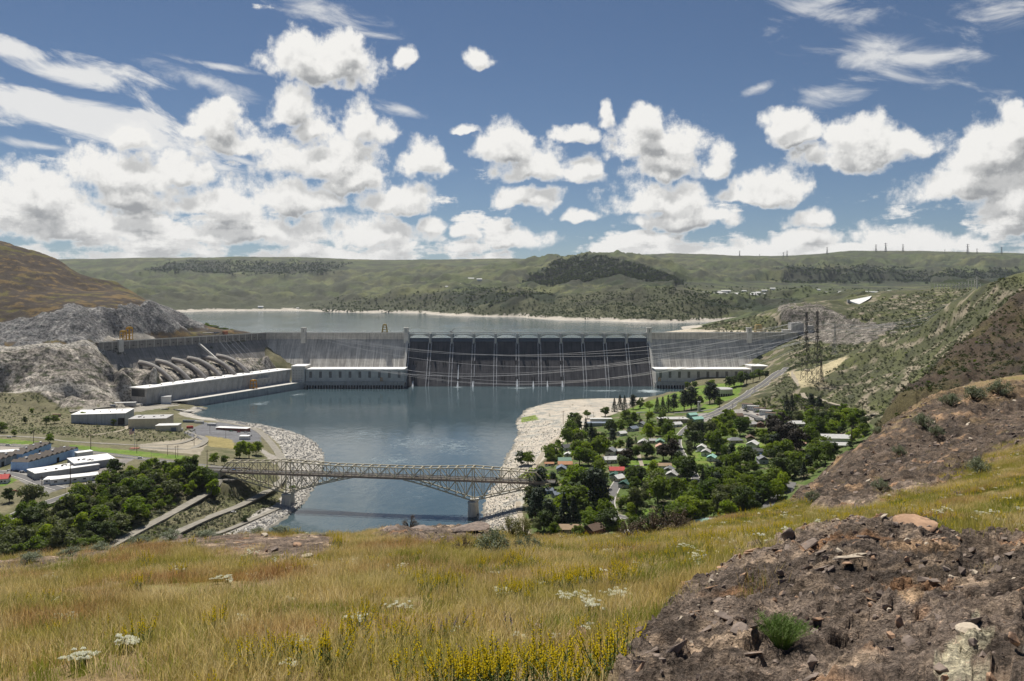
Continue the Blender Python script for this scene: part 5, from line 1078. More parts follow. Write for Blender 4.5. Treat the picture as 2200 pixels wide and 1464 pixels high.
CARS = [(14, 972, 'white', 1.2, 'white car at the left end of the motel car park'), (20, 976, 'black', 1.2, 'black car in the motel car park'), (10, 978, 'silver', 1.2, 'silver car in the second row of the motel car park'), (24, 971, 'white', 1.2, 'white car second from right in the motel car park row'), (17, 958, 'white', .2, 'white car near the motel entrance drive'), (20, 941, 'white', .2, 'white car parked beside the upper lawn'),
        (21, 1013, 'white', .4, 'white car left of three below the blue motel'), (34, 1014, 'black', .4, 'dark car between two white cars below the blue motel'), (48, 1016, 'white', .4, 'white car right of three below the blue motel'), (170, 989, 'white', .8, 'white car behind the shop roof'), (32, 1058, 'red', .5, 'dark red car at the lower left lot'), (180, 1054, 'red', .5, 'red car beside the restaurant slope'), (301, 986, 'white', .2, 'white car on the road by the hedge'),
        (497, 928, 'green', .3, 'green car in the boat yard'), (513, 930, 'red', .3, 'red car in the boat yard'), (522, 926, 'white', .5, 'white car in the boat yard row nearest the shelter'), (528, 930, 'silver', .5, 'silver car in the boat yard row'), (534, 934, 'white', .5, 'white car in the middle of the boat yard row'), (538, 938, 'black', .5, 'black car at the lower end of the boat yard row'), (501, 1103, 'white', .4, 'white car on the lower gravel track'), (555, 961, 'white', .8, 'white car beside the yard bush'),
        (1465, 938, 'blue', 1.0, 'blue car parked on the curving street'), (1475, 932, 'silver', .9, 'silver car on the curving street above the blue one'), (1475, 988, 'black', 1.0, 'black car low on the curving street'), (1388, 1001, 'black', .1, 'black car on the cross lane'), (1396, 1001, 'silver', .1, 'silver car on the cross lane'), (1422, 1020, 'white', .2, 'white car by the grey-white houses'), (1298, 1141, 'red', .2, 'red car beside the brown-roofed brick house'), (1606, 848, 'red', .6, 'red car on the highway'), (1622, 836, 'white', .7, 'white car on the highway bend'),
        (1600, 884, 'grey', .3, 'grey car in the hillside motel lot'), (1606, 886, 'black', .3, 'black car in the hillside motel lot'), (1628, 893, 'red', .3, 'red car near the motel blocks'), (1545, 882, 'white', .5, 'white car beside the gas station corner'), (1500, 972, 'white', .2, 'white pickup beside the upper gabled house'), (1635, 978, 'blue', .1, 'blue car between the dark roof and lavender house'), (1590, 966, 'white', .1, 'white car on the open lawn'), (1310, 1071, 'black', 1.4, 'dark pickup at the shaded street end'), (1720, 966, 'silver', .3, 'silver car under the maroon trees'), (1365, 1116, 'white', .3, 'white car at the side street corner'), (1235, 895, 'black', .4, 'black car parked on the gravel bank')]
for px, py, c_, rz, lb in CARS:
    p = hit(px, py); car((p[0], p[1], p[2] + .35), rz, c_, lb, 'cars parked in town and lots', 1 if 'pickup' in lb else 0)
ba = math.atan2(bu[1], bu[0])
for s, o, c_, lb in ((118, -2, 'black', 'dark car on the bridge deck'), (112, -2, 'grey', 'grey pickup following the dark car on the bridge'), (188, 2, 'black', 'dark car near the right end of the bridge'), (-50, -2, 'blue', 'blue car entering the bridge at the left')):
    car(bpt(s, o, BDZ - .08), ba, c_, lb, 'cars crossing the bridge', 1 if 'pickup' in lb else 0)
for i in range(5): p = ((-150 + i * 37 - 260), YC + 3, CZ + .5); car(p, 0, ('white', 'silver', 'white', 'black', 'white')[i], f'{("white", "silver", "white", "black", "white")[i]} car on the dam road', 'cars on the dam crest')
for i in range(14): p = f2(6 + i * 6.2, -16 - (i % 2) * 7, 0); car((p[0] - 25, p[1], float(ground(np.array([p[0] - 25]), np.array([p[1]]))[0]) + .4), .3, ('white', 'silver', 'white', 'blue', 'grey')[i % 5], 'vehicle parked in a row on the bench beside the forebay dam', 'vehicles parked beside the forebay dam')
WOOD = mat('pole_wood', (.10, .07, .05), .9, .2, 2)
pole_m = MB().tube([(0, 0, -1), (0, 0, 11)], [.24, .16], 6).mesh('shaft', WOOD); parm = MB().b2(-1.3, 1.3, -.1, .1, 9.9, 10.15).mesh('crossarm', WOOD)
lamp_m = MB().tube([(0, 0, -1), (0, 0, 8.6), (.5, 0, 9.5), (2.2, 0, 9.9)], [.14, .1, .09, .07], 5).mesh('mast', STEELG); head = MB().box((2.5, 0, 9.88), (.9, .35, .18)).mesh('lamp_head', STEELG)
def pole(px, py, lamp, label, sc=1.0, rz=0.0):
    p = hit(px, py); t = tag(empty('street_lamp' if lamp else 'utility_pole', p, rz), label, 'street lamp' if lamp else 'pole', 'street lamps' if lamp else 'utility poles'); t.scale = (sc, sc, sc)
    for nm, me in ((('mast', lamp_m), ('lamp_head', head)) if lamp else (('shaft', pole_m), ('crossarm', parm))): o = bpy.data.objects.new(nm, me); COL.objects.link(o); o.parent = t
for px, py, sc, lb in ((195, 967, 1.5, 'tall dark utility pole beside the blue motel end'), (72, 953, 1.3, 'utility pole on the lawn above the motel'), (90, 1066, 1.5, 'utility pole at the lot corner above the grove'), (151, 1040, 1.6, 'utility pole in front of the restaurant'), (445, 1000, 1.3, 'utility pole at the bridge approach'), (294, 972, 1.1, 'utility pole behind the flagpole lawn'), (360, 978, .9, 'utility pole left of a close pair on the lawn'), (377, 983, 1.0, 'utility pole right of a close pair on the lawn'), (382, 981, 1.0, 'third utility pole beside the close pair'), (417, 957, 1.1, 'red-brown pole on the loop road'), (451, 932, .9, 'pole at the left of the yard'), (485, 941, .9, 'pole in the middle of the yard'), (608, 930, .9, 'pole on the riprap bank'),
                       (1210, 912, 1.7, 'tall thin mast on the gravel bank'), (1275, 905, 1.1, 'pole beside the grey workshop'), (1301, 900, 1.1, 'pole in front of the park trees'), (1480, 1010, .9, 'pole beside the curving street'), (1306, 1002, .9, 'pole beside the red roof'), (1574, 888, 1.2, 'pole at the highway corner'), (1622, 848, 1.2, 'pole beside the highway bend'), (1830, 960, 2.0, 'tall pole beside the large white house'), (1172, 1040, 1.0, 'pole beside the riverside lawn'), (1853, 890, 1.4, 'pole at the end of the dirt track')):
    pole(px, py, False, lb, sc)
for px, py, lb in ((70, 1035, 'curved street lamp beside the lower road'), (140, 1068, 'curved street lamp above the bottom left road'), (72, 1085, 'curved street lamp beside the grove'), (192, 1050, 'curved street lamp by the restaurant slope'), (325, 992, 'street lamp near the hedge'), (1530, 905, 'street lamp at the town corner'), (1490, 930, 'street lamp above the curving street')): pole(px, py, True, lb)
def flag():
    p = hit(289, 964); Fg = T('flagpole', p, 'white flagpole with striped flag on the lawn by the road', 'flagpole'); x, y, z = p
    Fg.part('pole', MB().tube([(x, y, z), (x, y, z + 22)], [.22, .12], 6), ROOFW); Fg.part('base', MB().box((x, y, z + .3), (9, 6, .6)), WC['brick'])
    red, wh, bl = mat('flag_red', (.45, .03, .04), .8, .05, 1), mat('flag_white', (.75, .74, .72), .8, .05, 1), mat('flag_blue', (.03, .05, .20), .8, .05, 1)
    fl = Fg.part('flag', MB().b2(x - .1, x - .05, y - .05, y + .05, z + 16, z + 21.5), wh); dro = lambda s: -.45 * s
    for k in range(13):
        s = MB(); z1 = z + 21.4 - k * .4
        for i in range(6):
            a, b = -i * .95, -(i + 1) * .95; s.add([(x + a, y + .3 * math.sin(i * 1.3), z1 + dro(-a) * .9), (x + b, y + .3 * math.sin((i + 1) * 1.3), z1 + dro(-b) * .9), (x + b, y + .3 * math.sin((i + 1) * 1.3), z1 - .4 + dro(-b) * .9), (x + a, y + .3 * math.sin(i * 1.3), z1 - .4 + dro(-a) * .9)], [(0, 1, 2, 3)])
        Fg.part('stripe', s, red if k % 2 == 0 else wh, fl)
    s = MB()
    for i in range(3): a, b = -i * .8, -(i + 1) * .8; s.add([(x + a, y - .12 + .3 * math.sin(i * 1.1), z + 21.42 + dro(-a) * .9), (x + b, y - .12 + .3 * math.sin((i + 1) * 1.1), z + 21.42 + dro(-b) * .9), (x + b, y - .12 + .3 * math.sin((i + 1) * 1.1), z + 18.6 + dro(-b) * .9), (x + a, y - .12 + .3 * math.sin(i * 1.1), z + 18.6 + dro(-a) * .9)], [(0, 1, 2, 3)])
    Fg.part('canton', s, bl, fl)
flag()

# ------------------------------------------------------------------ trees and shrubs
def leaf_mat(name, c1, c2, transl=.32):
    m = bpy.data.materials.new(name); m.use_nodes = True; t = m.node_tree; N = NT(t); b = t.nodes['Principled BSDF']; b.inputs['Roughness'].default_value = .65; b.inputs['Specular IOR Level'].default_value = .25
    oi = t.nodes.new('ShaderNodeObjectInfo'); pos = t.nodes.new('ShaderNodeNewGeometry')
    nz = N.noise(pos.outputs['Position'], .55, 3, .6); f = N.math('ADD', N.math('MULTIPLY', oi.outputs['Random'], .75), N.math('MULTIPLY', N.math('SUBTRACT', nz, .25), .6), clamp=True)
    c = N.mix(f, c1, c2); t.links.new(c, b.inputs['Base Color'])
    tr = t.nodes.new('ShaderNodeBsdfTranslucent'); t.links.new(N.mix(1.0, c, (1.3, 1.4, .6), 'MULTIPLY'), tr.inputs[0]); mx = t.nodes.new('ShaderNodeMixShader'); mx.inputs[0].default_value = transl
    t.links.new(b.outputs[0], mx.inputs[1]); t.links.new(tr.outputs[0], mx.inputs[2]); t.links.new(mx.outputs[0], t.nodes['Material Output'].inputs[0]); return m
LF = {'green': leaf_mat('leaves_green', (.050, .092, .010), (.160, .205, .020), .5), 'bright': leaf_mat('leaves_bright', (.115, .18, .012), (.25, .30, .022), .52), 'dark': leaf_mat('leaves_dark', (.035, .058, .010), (.062, .092, .016), .3), 'maroon': leaf_mat('leaves_maroon', (.022, .016, .010), (.040, .030, .014), .15),
      'olive': leaf_mat('leaves_olive', (.085, .105, .035), (.14, .155, .06), .35), 'conifer': leaf_mat('needles', (.014, .030, .014), (.030, .050, .020), .1), 'sage': leaf_mat('leaves_sage', (.105, .115, .065), (.17, .175, .11), .15), 'brush': leaf_mat('leaves_brush', (.060, .068, .032), (.105, .105, .055), .15)}
BARK = mat('bark', (.085, .065, .05), .95, .25, 2)
def cards(C, Nn, S, rng):
    """small leaf faces: centres, facing, sizes"""
    n = len(C); Nn = Nn / (np.linalg.norm(Nn, axis=1)[:, None] + 1e-9); r = rng.randn(n, 3); a = np.cross(Nn, r); a /= np.linalg.norm(a, axis=1)[:, None] + 1e-9; b = np.cross(Nn, a)
    s = S[:, None]; V = np.stack([C - a * s, C - b * s * .7, C + a * s, C + b * s * .7], 1).reshape(-1, 3); return V, np.arange(4 * n).reshape(-1, 4)
def crown_mesh(name, seed, n, kind='round', leaf=.42):
    """crown of unit height 1 (scaled by its tree): lobes of leaf faces with gaps"""
    rng = np.random.RandomState(seed)
    if kind == 'cone':
        k = rng.rand(n) ** .8; lay = np.floor(k * 13) / 13 + rng.rand(n) * .035; r = (1 - lay) * .235 * (1 - .35 * rng.rand(n) ** 2) + .008; a = rng.rand(n) * 2 * np.pi; r *= 1 + .3 * np.sin(a * 5 + lay * 40)
        C = np.stack([r * np.cos(a), r * np.sin(a), .08 + lay * .92 - r * .32], 1); Nn = np.stack([np.cos(a) * .4, np.sin(a) * .4, np.ones(n)], 1) + rng.randn(n, 3) * .45; S = leaf * (.5 + .7 * rng.rand(n)) * .75
    elif kind == 'pine':
        k = 16; c = np.stack([rng.uniform(-.13, .13, k), rng.uniform(-.13, .13, k), np.linspace(.28, .93, k)], 1); i = rng.randint(0, k, n); rad = (.17 * (1 - (c[i, 2] - .3) * .95) + .05); d = rng.randn(n, 3); d /= np.linalg.norm(d, axis=1)[:, None]
        C = c[i] + d * rad[:, None] * (.55 + .5 * rng.rand(n)[:, None]) * np.array([1.15, 1.15, .55]); Nn = d + [0, 0, .7] + rng.randn(n, 3) * .4; S = leaf * (.5 + .7 * rng.rand(n)) * .8
    else:
        k = {'round': 18, 'tall': 18, 'shrub': 9}[kind]; wx = {'round': .36, 'tall': .23, 'shrub': .48}[kind]; zc = {'round': .53, 'tall': .53, 'shrub': .48}[kind]; wz = {'round': .42, 'tall': .46, 'shrub': .36}[kind]
        d = rng.randn(k, 3); d /= np.linalg.norm(d, axis=1)[:, None]; c = d * np.array([wx, wx, wz]) * (.45 + .55 * rng.rand(k))[:, None] * np.array([rng.uniform(.8, 1.2), rng.uniform(.8, 1.2), 1]) + [0, 0, zc]; rad = rng.uniform(.08, .23, k) * (1.25 if kind == 'shrub' else 1)
        i = rng.randint(0, k, n); d = rng.randn(n, 3); d /= np.linalg.norm(d, axis=1)[:, None]; d[:, 2] = np.where(d[:, 2] < -.3, -d[:, 2] * .5, d[:, 2])
        C = c[i] + d * rad[i][:, None] * (.72 + .34 * rng.rand(n) ** .5)[:, None] * np.array([1.1, 1.1, .9]); Nn = d + rng.randn(n, 3) * .55 + [0, 0, .25]; S = leaf * (.45 + .8 * rng.rand(n))
        if kind == 'shrub': C[:, 2] = np.maximum(C[:, 2], .04)
    V, Fc = cards(C, Nn, S * .1, rng); return mesh_np(name, V, Fc)
def trunk_mesh(seed, kind):
    r = random.Random(seed); m = MB(); top = {'cone': .95, 'pine': .9}.get(kind, .55)
    m.tube([(0, 0, -.06), (r.uniform(-.01, .01), r.uniform(-.01, .01), top * .5), (r.uniform(-.02, .02), r.uniform(-.02, .02), top)], [.028, .020, .006], 6)
    if kind not in ('cone', 'pine'):
        for k in range(6): a = r.uniform(0, 6.28); z = r.uniform(.22, .42); m.tube([(0, 0, z), (math.cos(a) * .12, math.sin(a) * .12, z + .13), (math.cos(a) * .24, math.sin(a) * .24, z + .24)], [.014, .009, .004], 4)
    return m.mesh('trunk', BARK)
TK = {}
for kd, n, leaf, cnt in (('round', 1900, .46, 9), ('tall', 1600, .44, 4), ('shrub', 900, .62, 3), ('cone', 1700, .42, 3), ('pine', 1700, .42, 3)):
    TK[kd] = [(crown_mesh('crown', 100 + i * 7 + len(kd), n, kd, leaf), trunk_mesh(i + 5, kd)) for i in range(cnt)]
TREES = []
_tr = random.Random(77)
def tree(loc, h, kind, lf, label, group, wide=1.0):
    cr, tk = _tr.choice(TK[kind]); t = tag(empty({'cone': 'spruce_tree', 'pine': 'pine_tree', 'shrub': 'bush'}.get(kind, 'leafy_tree'), loc, _tr.uniform(0, 6.28)), label, 'bush' if kind == 'shrub' else 'tree', group); t.scale = (h * wide, h * wide, h)
    o = bpy.data.objects.new('trunk', tk); COL.objects.link(o); o.parent = t
    o = bpy.data.objects.new('crown', cr); COL.objects.link(o); o.parent = t
    if not cr.materials: cr.materials.append(LF[lf])
    o.material_slots[0].link = 'OBJECT'; o.material_slots[0].material = LF[lf]; TREES.append(loc); return t
# hand-placed trees that the photograph shows clearly: base px, height px, kind, leaves, label
HT = [(1135, 1000, 32, 'round', 'green', 'dark round tree alone on the river gravel, left one of two'), (1121, 1000, 30, 'round', 'dark', 'dark round tree alone on the river gravel, right one of two'), (1155, 1085, 75, 'pine', 'conifer', 'tall dark pine beside the right end of the bridge'), (1150, 1120, 68, 'pine', 'conifer', 'dark pine below the right end of the bridge'), (1232, 1133, 65, 'cone', 'conifer', 'spruce left of two above the brick house'), (1212, 1133, 70, 'cone', 'conifer', 'tall slim spruce at the foot of the hill'), (1182, 1130, 55, 'pine', 'conifer', 'dark pine low in the bridge grove'),
      (1285, 1095, 85, 'pine', 'conifer', 'massive dark pine beside the town street'), (1265, 1090, 70, 'round', 'dark', 'dark crown left of the massive pine'), (1240, 1060, 52, 'round', 'bright', 'bright lime-green tree in the lower town'), (1245, 1000, 44, 'round', 'bright', 'round bright tree below the riverside row'), (1243, 985, 40, 'round', 'green', 'big round tree beside the riverside row'), (1288, 985, 46, 'round', 'green', 'big round green tree left of the tall white house'), (1270, 955, 45, 'cone', 'conifer', 'dark conifer above the riverside trees'), (1225, 945, 42, 'tall', 'green', 'tall leafy tree at the edge of the gravel'),
      (1345, 1000, 40, 'round', 'maroon', 'maroon-leaved tree below the dark spruce'), (1350, 985, 42, 'cone', 'conifer', 'dark spruce behind the maroon tree'), (1358, 1042, 30, 'round', 'dark', 'dark round tree left of a pair by the lawn'), (1378, 1040, 34, 'round', 'dark', 'dark round tree right of a pair by the lawn'), (1388, 985, 34, 'round', 'dark', 'dark round tree beside the lane'), (1425, 990, 40, 'round', 'maroon', 'dark maroon pair tree by the street, left'), (1442, 990, 42, 'round', 'maroon', 'dark maroon pair tree by the street, right'), (1437, 968, 32, 'cone', 'conifer', 'slim conifer above the maroon pair'),
      (1690, 968, 62, 'round', 'maroon', 'huge dark maroon tree in the eastern town'), (1665, 955, 52, 'round', 'maroon', 'huge dark maroon tree, left crown of the eastern group'), (1712, 975, 52, 'round', 'maroon', 'huge dark maroon tree, lower right crown of the group'), (1660, 930, 36, 'round', 'maroon', 'dark maroon tree near the motel lot'), (1680, 920, 38, 'round', 'maroon', 'dark maroon tree above the eastern group'), (1740, 965, 50, 'tall', 'green', 'tall green tree beside the white house'), (1760, 945, 44, 'tall', 'green', 'tall green tree behind the white house'), (1790, 925, 22, 'round', 'bright', 'round bright garden tree, left of a row above the white house'), (1800, 925, 22, 'round', 'bright', 'round bright garden tree, middle of a row above the white house'), (1812, 925, 22, 'round', 'bright', 'round bright garden tree, right of a row above the white house'),
      (1560, 915, 38, 'tall', 'green', 'tall green tree at the town corner'), (1588, 920, 26, 'round', 'green', 'round green tree near the brown roof'), (1540, 975, 44, 'tall', 'green', 'tall green tree beside the gabled row'), (1545, 935, 24, 'round', 'bright', 'round bright tree above the grey bungalow'), (1510, 1055, 46, 'cone', 'conifer', 'spruce left of two above the lower park'), (1530, 1058, 42, 'cone', 'conifer', 'spruce right of two above the lower park'), (1552, 1060, 40, 'pine', 'conifer', 'dark pine beside the two spruces'), (1425, 1145, 54, 'cone', 'conifer', 'dark spruce standing over the side street'), (1465, 1125, 58, 'round', 'green', 'large round tree beside the lawn'), (1555, 1105, 60, 'round', 'olive', 'large pale olive tree in the lower park'), (1590, 1098, 56, 'round', 'olive', 'pale olive tree right of the larger one'), (1600, 1078, 56, 'round', 'green', 'large round green tree in the lower park'),
      (1670, 1075, 44, 'tall', 'bright', 'yellow-green young tree at the edge of the rocky hill'), (1683, 1060, 40, 'tall', 'bright', 'second yellow-green young tree by the rocky hill'), (1270, 870, 0, 'round', 'green', ''), (1262, 900, 20, 'round', 'green', 'green tree by the grey workshop'), (1300, 895, 20, 'round', 'green', 'green tree right of the grey workshop'), (1320, 885, 24, 'cone', 'conifer', 'dark conifer at the gravel edge, left of three'), (1332, 880, 26, 'cone', 'conifer', 'dark conifer at the gravel edge, middle of three'), (1342, 882, 26, 'cone', 'conifer', 'dark conifer at the gravel edge, right of three'), (1360, 880, 26, 'pine', 'conifer', 'lone pine on the park lawn'), (1375, 878, 18, 'round', 'green', 'small round tree on the park lawn'), (1395, 885, 20, 'round', 'bright', 'pale bright tree on the park lawn'),
      (1412, 888, 28, 'cone', 'conifer', 'park conifer, first of the dark row'), (1424, 887, 28, 'cone', 'conifer', 'park conifer, second of the dark row'), (1436, 886, 30, 'cone', 'conifer', 'park conifer, third of the dark row'), (1448, 884, 30, 'pine', 'conifer', 'park pine, fourth of the dark row'), (1470, 882, 36, 'pine', 'conifer', 'park pine near the path, left'), (1485, 880, 40, 'pine', 'conifer', 'park pine near the path, right'), (1500, 878, 26, 'round', 'olive', 'greyish tree beside the small tower'), (1525, 868, 38, 'pine', 'conifer', 'broad dark pine before the round building'), (1535, 866, 34, 'pine', 'conifer', 'dark pine at the right of the broad one'), (1546, 875, 18, 'round', 'green', 'small round tree by the highway corner'), (1478, 836, 15, 'round', 'green', 'green tree by the right powerhouse, left'), (1492, 835, 15, 'round', 'green', 'green tree by the right powerhouse, right'),
      (1566, 835, 22, 'round', 'dark', 'dark tree beside the round building'), (1578, 832, 22, 'round', 'dark', 'dark tree before the powerhouse, second'), (1592, 830, 24, 'round', 'green', 'green tree before the powerhouse, third'), (1604, 826, 22, 'round', 'dark', 'dark tree before the powerhouse, fourth'), (1618, 822, 20, 'round', 'green', 'green tree before the powerhouse, fifth'), (1632, 816, 20, 'round', 'green', 'green tree before the powerhouse, sixth'), (1645, 812, 16, 'round', 'dark', 'dark tree at the foot of the right abutment'), (1530, 832, 14, 'round', 'bright', 'bright shrub tree below the powerhouse'), (1690, 890, 34, 'cone', 'conifer', 'cypress left of a pair below the brush slope'), (1702, 890, 34, 'cone', 'conifer', 'cypress right of a pair below the brush slope'), (1745, 875, 24, 'pine', 'conifer', 'dark juniper on the brush slope, left'), (1760, 878, 22, 'pine', 'conifer', 'dark juniper on the brush slope, right'),
      (180, 908, 22, 'round', 'bright', 'round bright tree before the grey warehouse'), (244, 915, 14, 'round', 'green', 'small round tree right of the grey warehouse door'), (107, 952, 22, 'round', 'bright', 'round bright willow behind the blue motel'), (30, 938, 14, 'round', 'green', 'small tree beside the upper lawn'), (5, 930, 24, 'round', 'green', 'green tree at the left edge of the flats'), (100, 912, 18, 'round', 'green', 'green tree among the shrubs on the flats'), (118, 910, 18, 'round', 'green', 'second green tree among the shrubs on the flats'), (55, 910, 15, 'round', 'olive', 'olive tree on the flats'), (68, 890, 12, 'round', 'bright', 'small bright tree below the rocks'), (515, 985, 36, 'round', 'bright', 'bright green tree at the yard edge, left'), (535, 985, 40, 'round', 'bright', 'bright green tree at the yard edge, middle'), (550, 978, 30, 'round', 'green', 'green tree at the yard edge, right'), (460, 998, 24, 'round', 'bright', 'bright tree beside the bridge approach'), (482, 998, 20, 'round', 'green', 'green tree behind the truss end'),
      (458, 1072, 40, 'round', 'bright', 'round bright tree alone beside the gravel track'), (628, 1056, 14, 'shrub', 'green', 'green bush behind the left bridge pier'), (525, 1122, 16, 'shrub', 'dark', 'dark bush above the riprap'), (70, 1090, 52, 'round', 'olive', 'grey-green tree above the bottom left road'), (48, 1130, 46, 'round', 'green', 'green tree at the bottom left roadside'), (20, 1080, 30, 'round', 'dark', 'dark tree at the left edge by the lot')]
for px, py, hp, kind, lf, lb in HT:
    if not lb: continue
    p = hit(px, py); tree((p[0], p[1], p[2] - .2), hp * p[1] / F * (1.28 if py < 900 and px > 1200 else 1.08), kind, lf, lb, 'single trees of the valley')
# grove fill: town gardens and the left bank slope
def fill(poly, n, rfun, kinds, label, group, seed, hpx, wide=1.0, avoid_lawn=True, maxn=999):
    r = random.Random(seed); xs, ys = [p[0] for p in poly], [p[1] for p in poly]; got = []; keep = []; cand = [(r.uniform(min(xs), max(xs)), r.uniform(min(ys), max(ys))) for _ in range(n)]; ins = inpoly(np.array([c[0] for c in cand]), np.array([c[1] for c in cand]), poly)
    cand = [c for c, i in zip(cand, ins) if i]; W = hits(cand)
    for (px, py), w in zip(cand, W):
        if any(abs(px - q[0]) < rfun(py) and abs(py - q[1]) < rfun(py) * .55 for q in got): continue
        if any(abs(px - h_[0]) < 9 and -3 < py - h_[1] < 9 for h_ in HT): continue
        if any((w[0] - h_[0]) ** 2 + (w[1] - h_[1]) ** 2 < (h_[2] + 4.5) ** 2 for h_ in HOUSES): continue
        if any(abs(px - h_[3]) < 16 and 0 < py - h_[4] < hpx(py) * .95 for h_ in HOUSES if not isinstance(h_[3], tuple)) : continue
        if any(np.min(np.hypot(S[:, 0] - w[0], S[:, 1] - w[1])) < wd / 2 + 3.0 for S, wd in ROADS): continue
        if avoid_lawn and any(inpoly(np.array([px]), np.array([py]), L)[0] for L in LAWNS): continue
        got.append((px, py)); k, lf = kinds[r.randrange(len(kinds))]; h = hpx(py) * w[1] / F * (.5 + 1.0 * r.random() ** 1.3); keep.append((py, px, k, lf, h, w, wide * r.uniform(.78, 1.2), r.uniform(0, 6.28)))
    keep.sort(key=lambda q: -q[4] / q[5][1])
    for py, px, k, lf, h, w, wd, rz in keep[:maxn]: tree((w[0], w[1], w[2] - .2), h, k, lf, label(px, py, k, lf), group, wd)
    LEFT.extend(keep[maxn:]); return len(keep[:maxn])
LEFT = []
def rest_of_trees():
    pr = []; key = {}
    for k, lf in sorted({(q[2], q[3]) for q in LEFT}):
        me = TK[k][0][0].copy(); me.materials.clear(); me.materials.append(LF[lf]); key[(k, lf)] = len(pr); pr.append(proto('crown_copy_%d' % len(pr), me))
    scatter('garden_trees', [(q[5][0], q[5][1], q[5][2] - .2) for q in LEFT], [(0, 0, q[7]) for q in LEFT], np.array([(q[4] * q[6], q[4] * q[6], q[4]) for q in LEFT]), [key[(q[2], q[3])] for q in LEFT], pr, 'further small trees filling the gardens and thicket', 'trees')
LN = {'green': 'mid-green', 'bright': 'bright green', 'dark': 'dark green', 'maroon': 'maroon', 'olive': 'olive', 'conifer': 'blackish green'}
town = [(1135, 1140), (1140, 1070), (1175, 1000), (1205, 950), (1230, 915), (1300, 905), (1400, 900), (1480, 915), (1560, 905), (1700, 905), (1850, 895), (1880, 905), (1840, 960), (1760, 1010), (1700, 1060), (1640, 1110), (1560, 1135), (1460, 1140), (1300, 1160), (1180, 1160)]
lab = lambda px, py, k, lf: f'{LN[lf]} {"bush" if k == "shrub" else "conifer" if k in ("cone", "pine") else "leafy tree"} in the {"lower" if py > 1040 else "middle" if py > 950 else "upper"} town {"near the river" if px < 1300 else "near the rocky hill" if px > 1600 else "around the houses"}'
nt = fill(town, 4200, lambda py: 8.2 + (py - 880) * .044, [('round', 'green')] * 6 + [('round', 'bright')] * 3 + [('round', 'dark')] * 3 + [('tall', 'green'), ('pine', 'conifer'), ('cone', 'conifer'), ('round', 'olive')], lab, 'trees between the town houses', 3, lambda py: 20 + (py - 880) * .115, 1.12, maxn=135)
grove = [(430, 1030), (470, 1035), (440, 1070), (330, 1118), (250, 1160), (200, 1190), (0, 1210), (-20, 1150), (60, 1110), (150, 1085), (210, 1045), (250, 1020), (330, 1005), (420, 1010)]
lab2 = lambda px, py, k, lf: f'{LN[lf]} {"bush" if k == "shrub" else "tree"} in the thicket on the {"lower" if py > 1110 else "upper"} left bank slope'
ng = fill(grove, 1500, lambda py: 9.5 + (py - 1000) * .055, [('round', 'green')] * 4 + [('round', 'olive')] * 3 + [('round', 'dark')] * 2 + [('round', 'bright')] * 3 + [('shrub', 'olive'), ('shrub', 'green')], lab2, 'thicket on the left bank slope', 4, lambda py: 26 + (py - 1000) * .10, 1.15, maxn=80)
if LEFT: rest_of_trees()
TREE_COUNT = (nt, ng, len(TREES), len(LEFT))
# brush, sage and stones that nobody could count
def shrub_proto(name, seed, lf, n=150, leaf=1.1):
    me = crown_mesh(name, seed, n, 'shrub', leaf); me.materials.append(LF[lf]); return proto(name, me)
SHR = [shrub_proto('sage_clump', 301, 'sage'), shrub_proto('brush_clump', 302, 'brush'), shrub_proto('dark_clump', 303, 'dark'), shrub_proto('green_clump', 304, 'green')]
def zone(poly, n, seed, yr, world=None):
    """random spots, even over the picture inside a photo outline, dropped on the land within a distance range"""
    r = np.random.RandomState(seed); P = np.array(poly, float); out = []
    px = r.uniform(P[:, 0].min(), P[:, 0].max(), n * 3); Y = 1 / r.uniform(1 / yr[1], 1 / yr[0], n * 3); X = (px - CX) * Y / F; Z, sl, rk = rough_ground(X, Y); qx, qy = pix(X, Y, Z); jj = fbm(X / 140, Y / 140, 3, seed=seed % 50); js = 16 if yr[0] > 2500 else 5; ok = inpoly(qx + jj * js, qy + jj * js * .45, poly) & (Z > .8) & (rk < .5)
    for S, wd in ROADS:
        i = np.where(ok)[0]
        if len(i): d = segdist(X[i], Y[i], S[::2]); ok[i[d < wd / 2 + 1.2]] = False
    i = np.where(ok)[0][:n]; return np.stack([X[i], Y[i], Z[i] - .1], 1)
def brush(name, poly, n, seed, yr, size, mixw, label):
    p = zone(poly, n, seed, yr); r = np.random.RandomState(seed + 1); m = len(p); rot = np.zeros((m, 3)); rot[:, 2] = r.rand(m) * 6.28; s = size[0] + (size[1] - size[0]) * r.rand(m) ** 2
    scatter(name, p, rot, np.stack([s * 1.25, s * 1.25, s], 1), r.choice(4, m, p=mixw), SHR, label, 'brush')
brush('sagebrush_cover', [(1650, 830), (1690, 800), (1720, 830), (1870, 745), (2000, 690), (2150, 600), (2300, 590), (2300, 900), (1960, 880), (1880, 900), (1700, 870)], 9500, 401, (640, 1300), (.9, 3.4), [.3, .45, .2, .05], 'grey-green sagebrush dotting the right hillside')
brush('abutment_brush', [(1690, 800), (1700, 720), (1760, 700), (1900, 640), (2150, 600), (2300, 650), (2000, 720), (1870, 750), (1760, 800)], 4200, 402, (1350, 2000), (1.6, 5.0), [.1, .5, .35, .05], 'dark brush on the slopes above the right abutment')
brush('bank_brush', [(240, 1172), (450, 1060), (590, 1040), (600, 1080), (480, 1160), (300, 1200)], 2600, 403, (520, 780), (.8, 2.0), [.35, .45, .1, .1], 'low sage on the left bank between the tracks')
brush('flats_brush', [(-50, 870), (160, 880), (300, 915), (420, 925), (430, 945), (330, 950), (100, 935), (-50, 930)], 2000, 404, (820, 1220), (.8, 2.4), [.3, .4, .15, .15], 'scattered brush on the left flats')
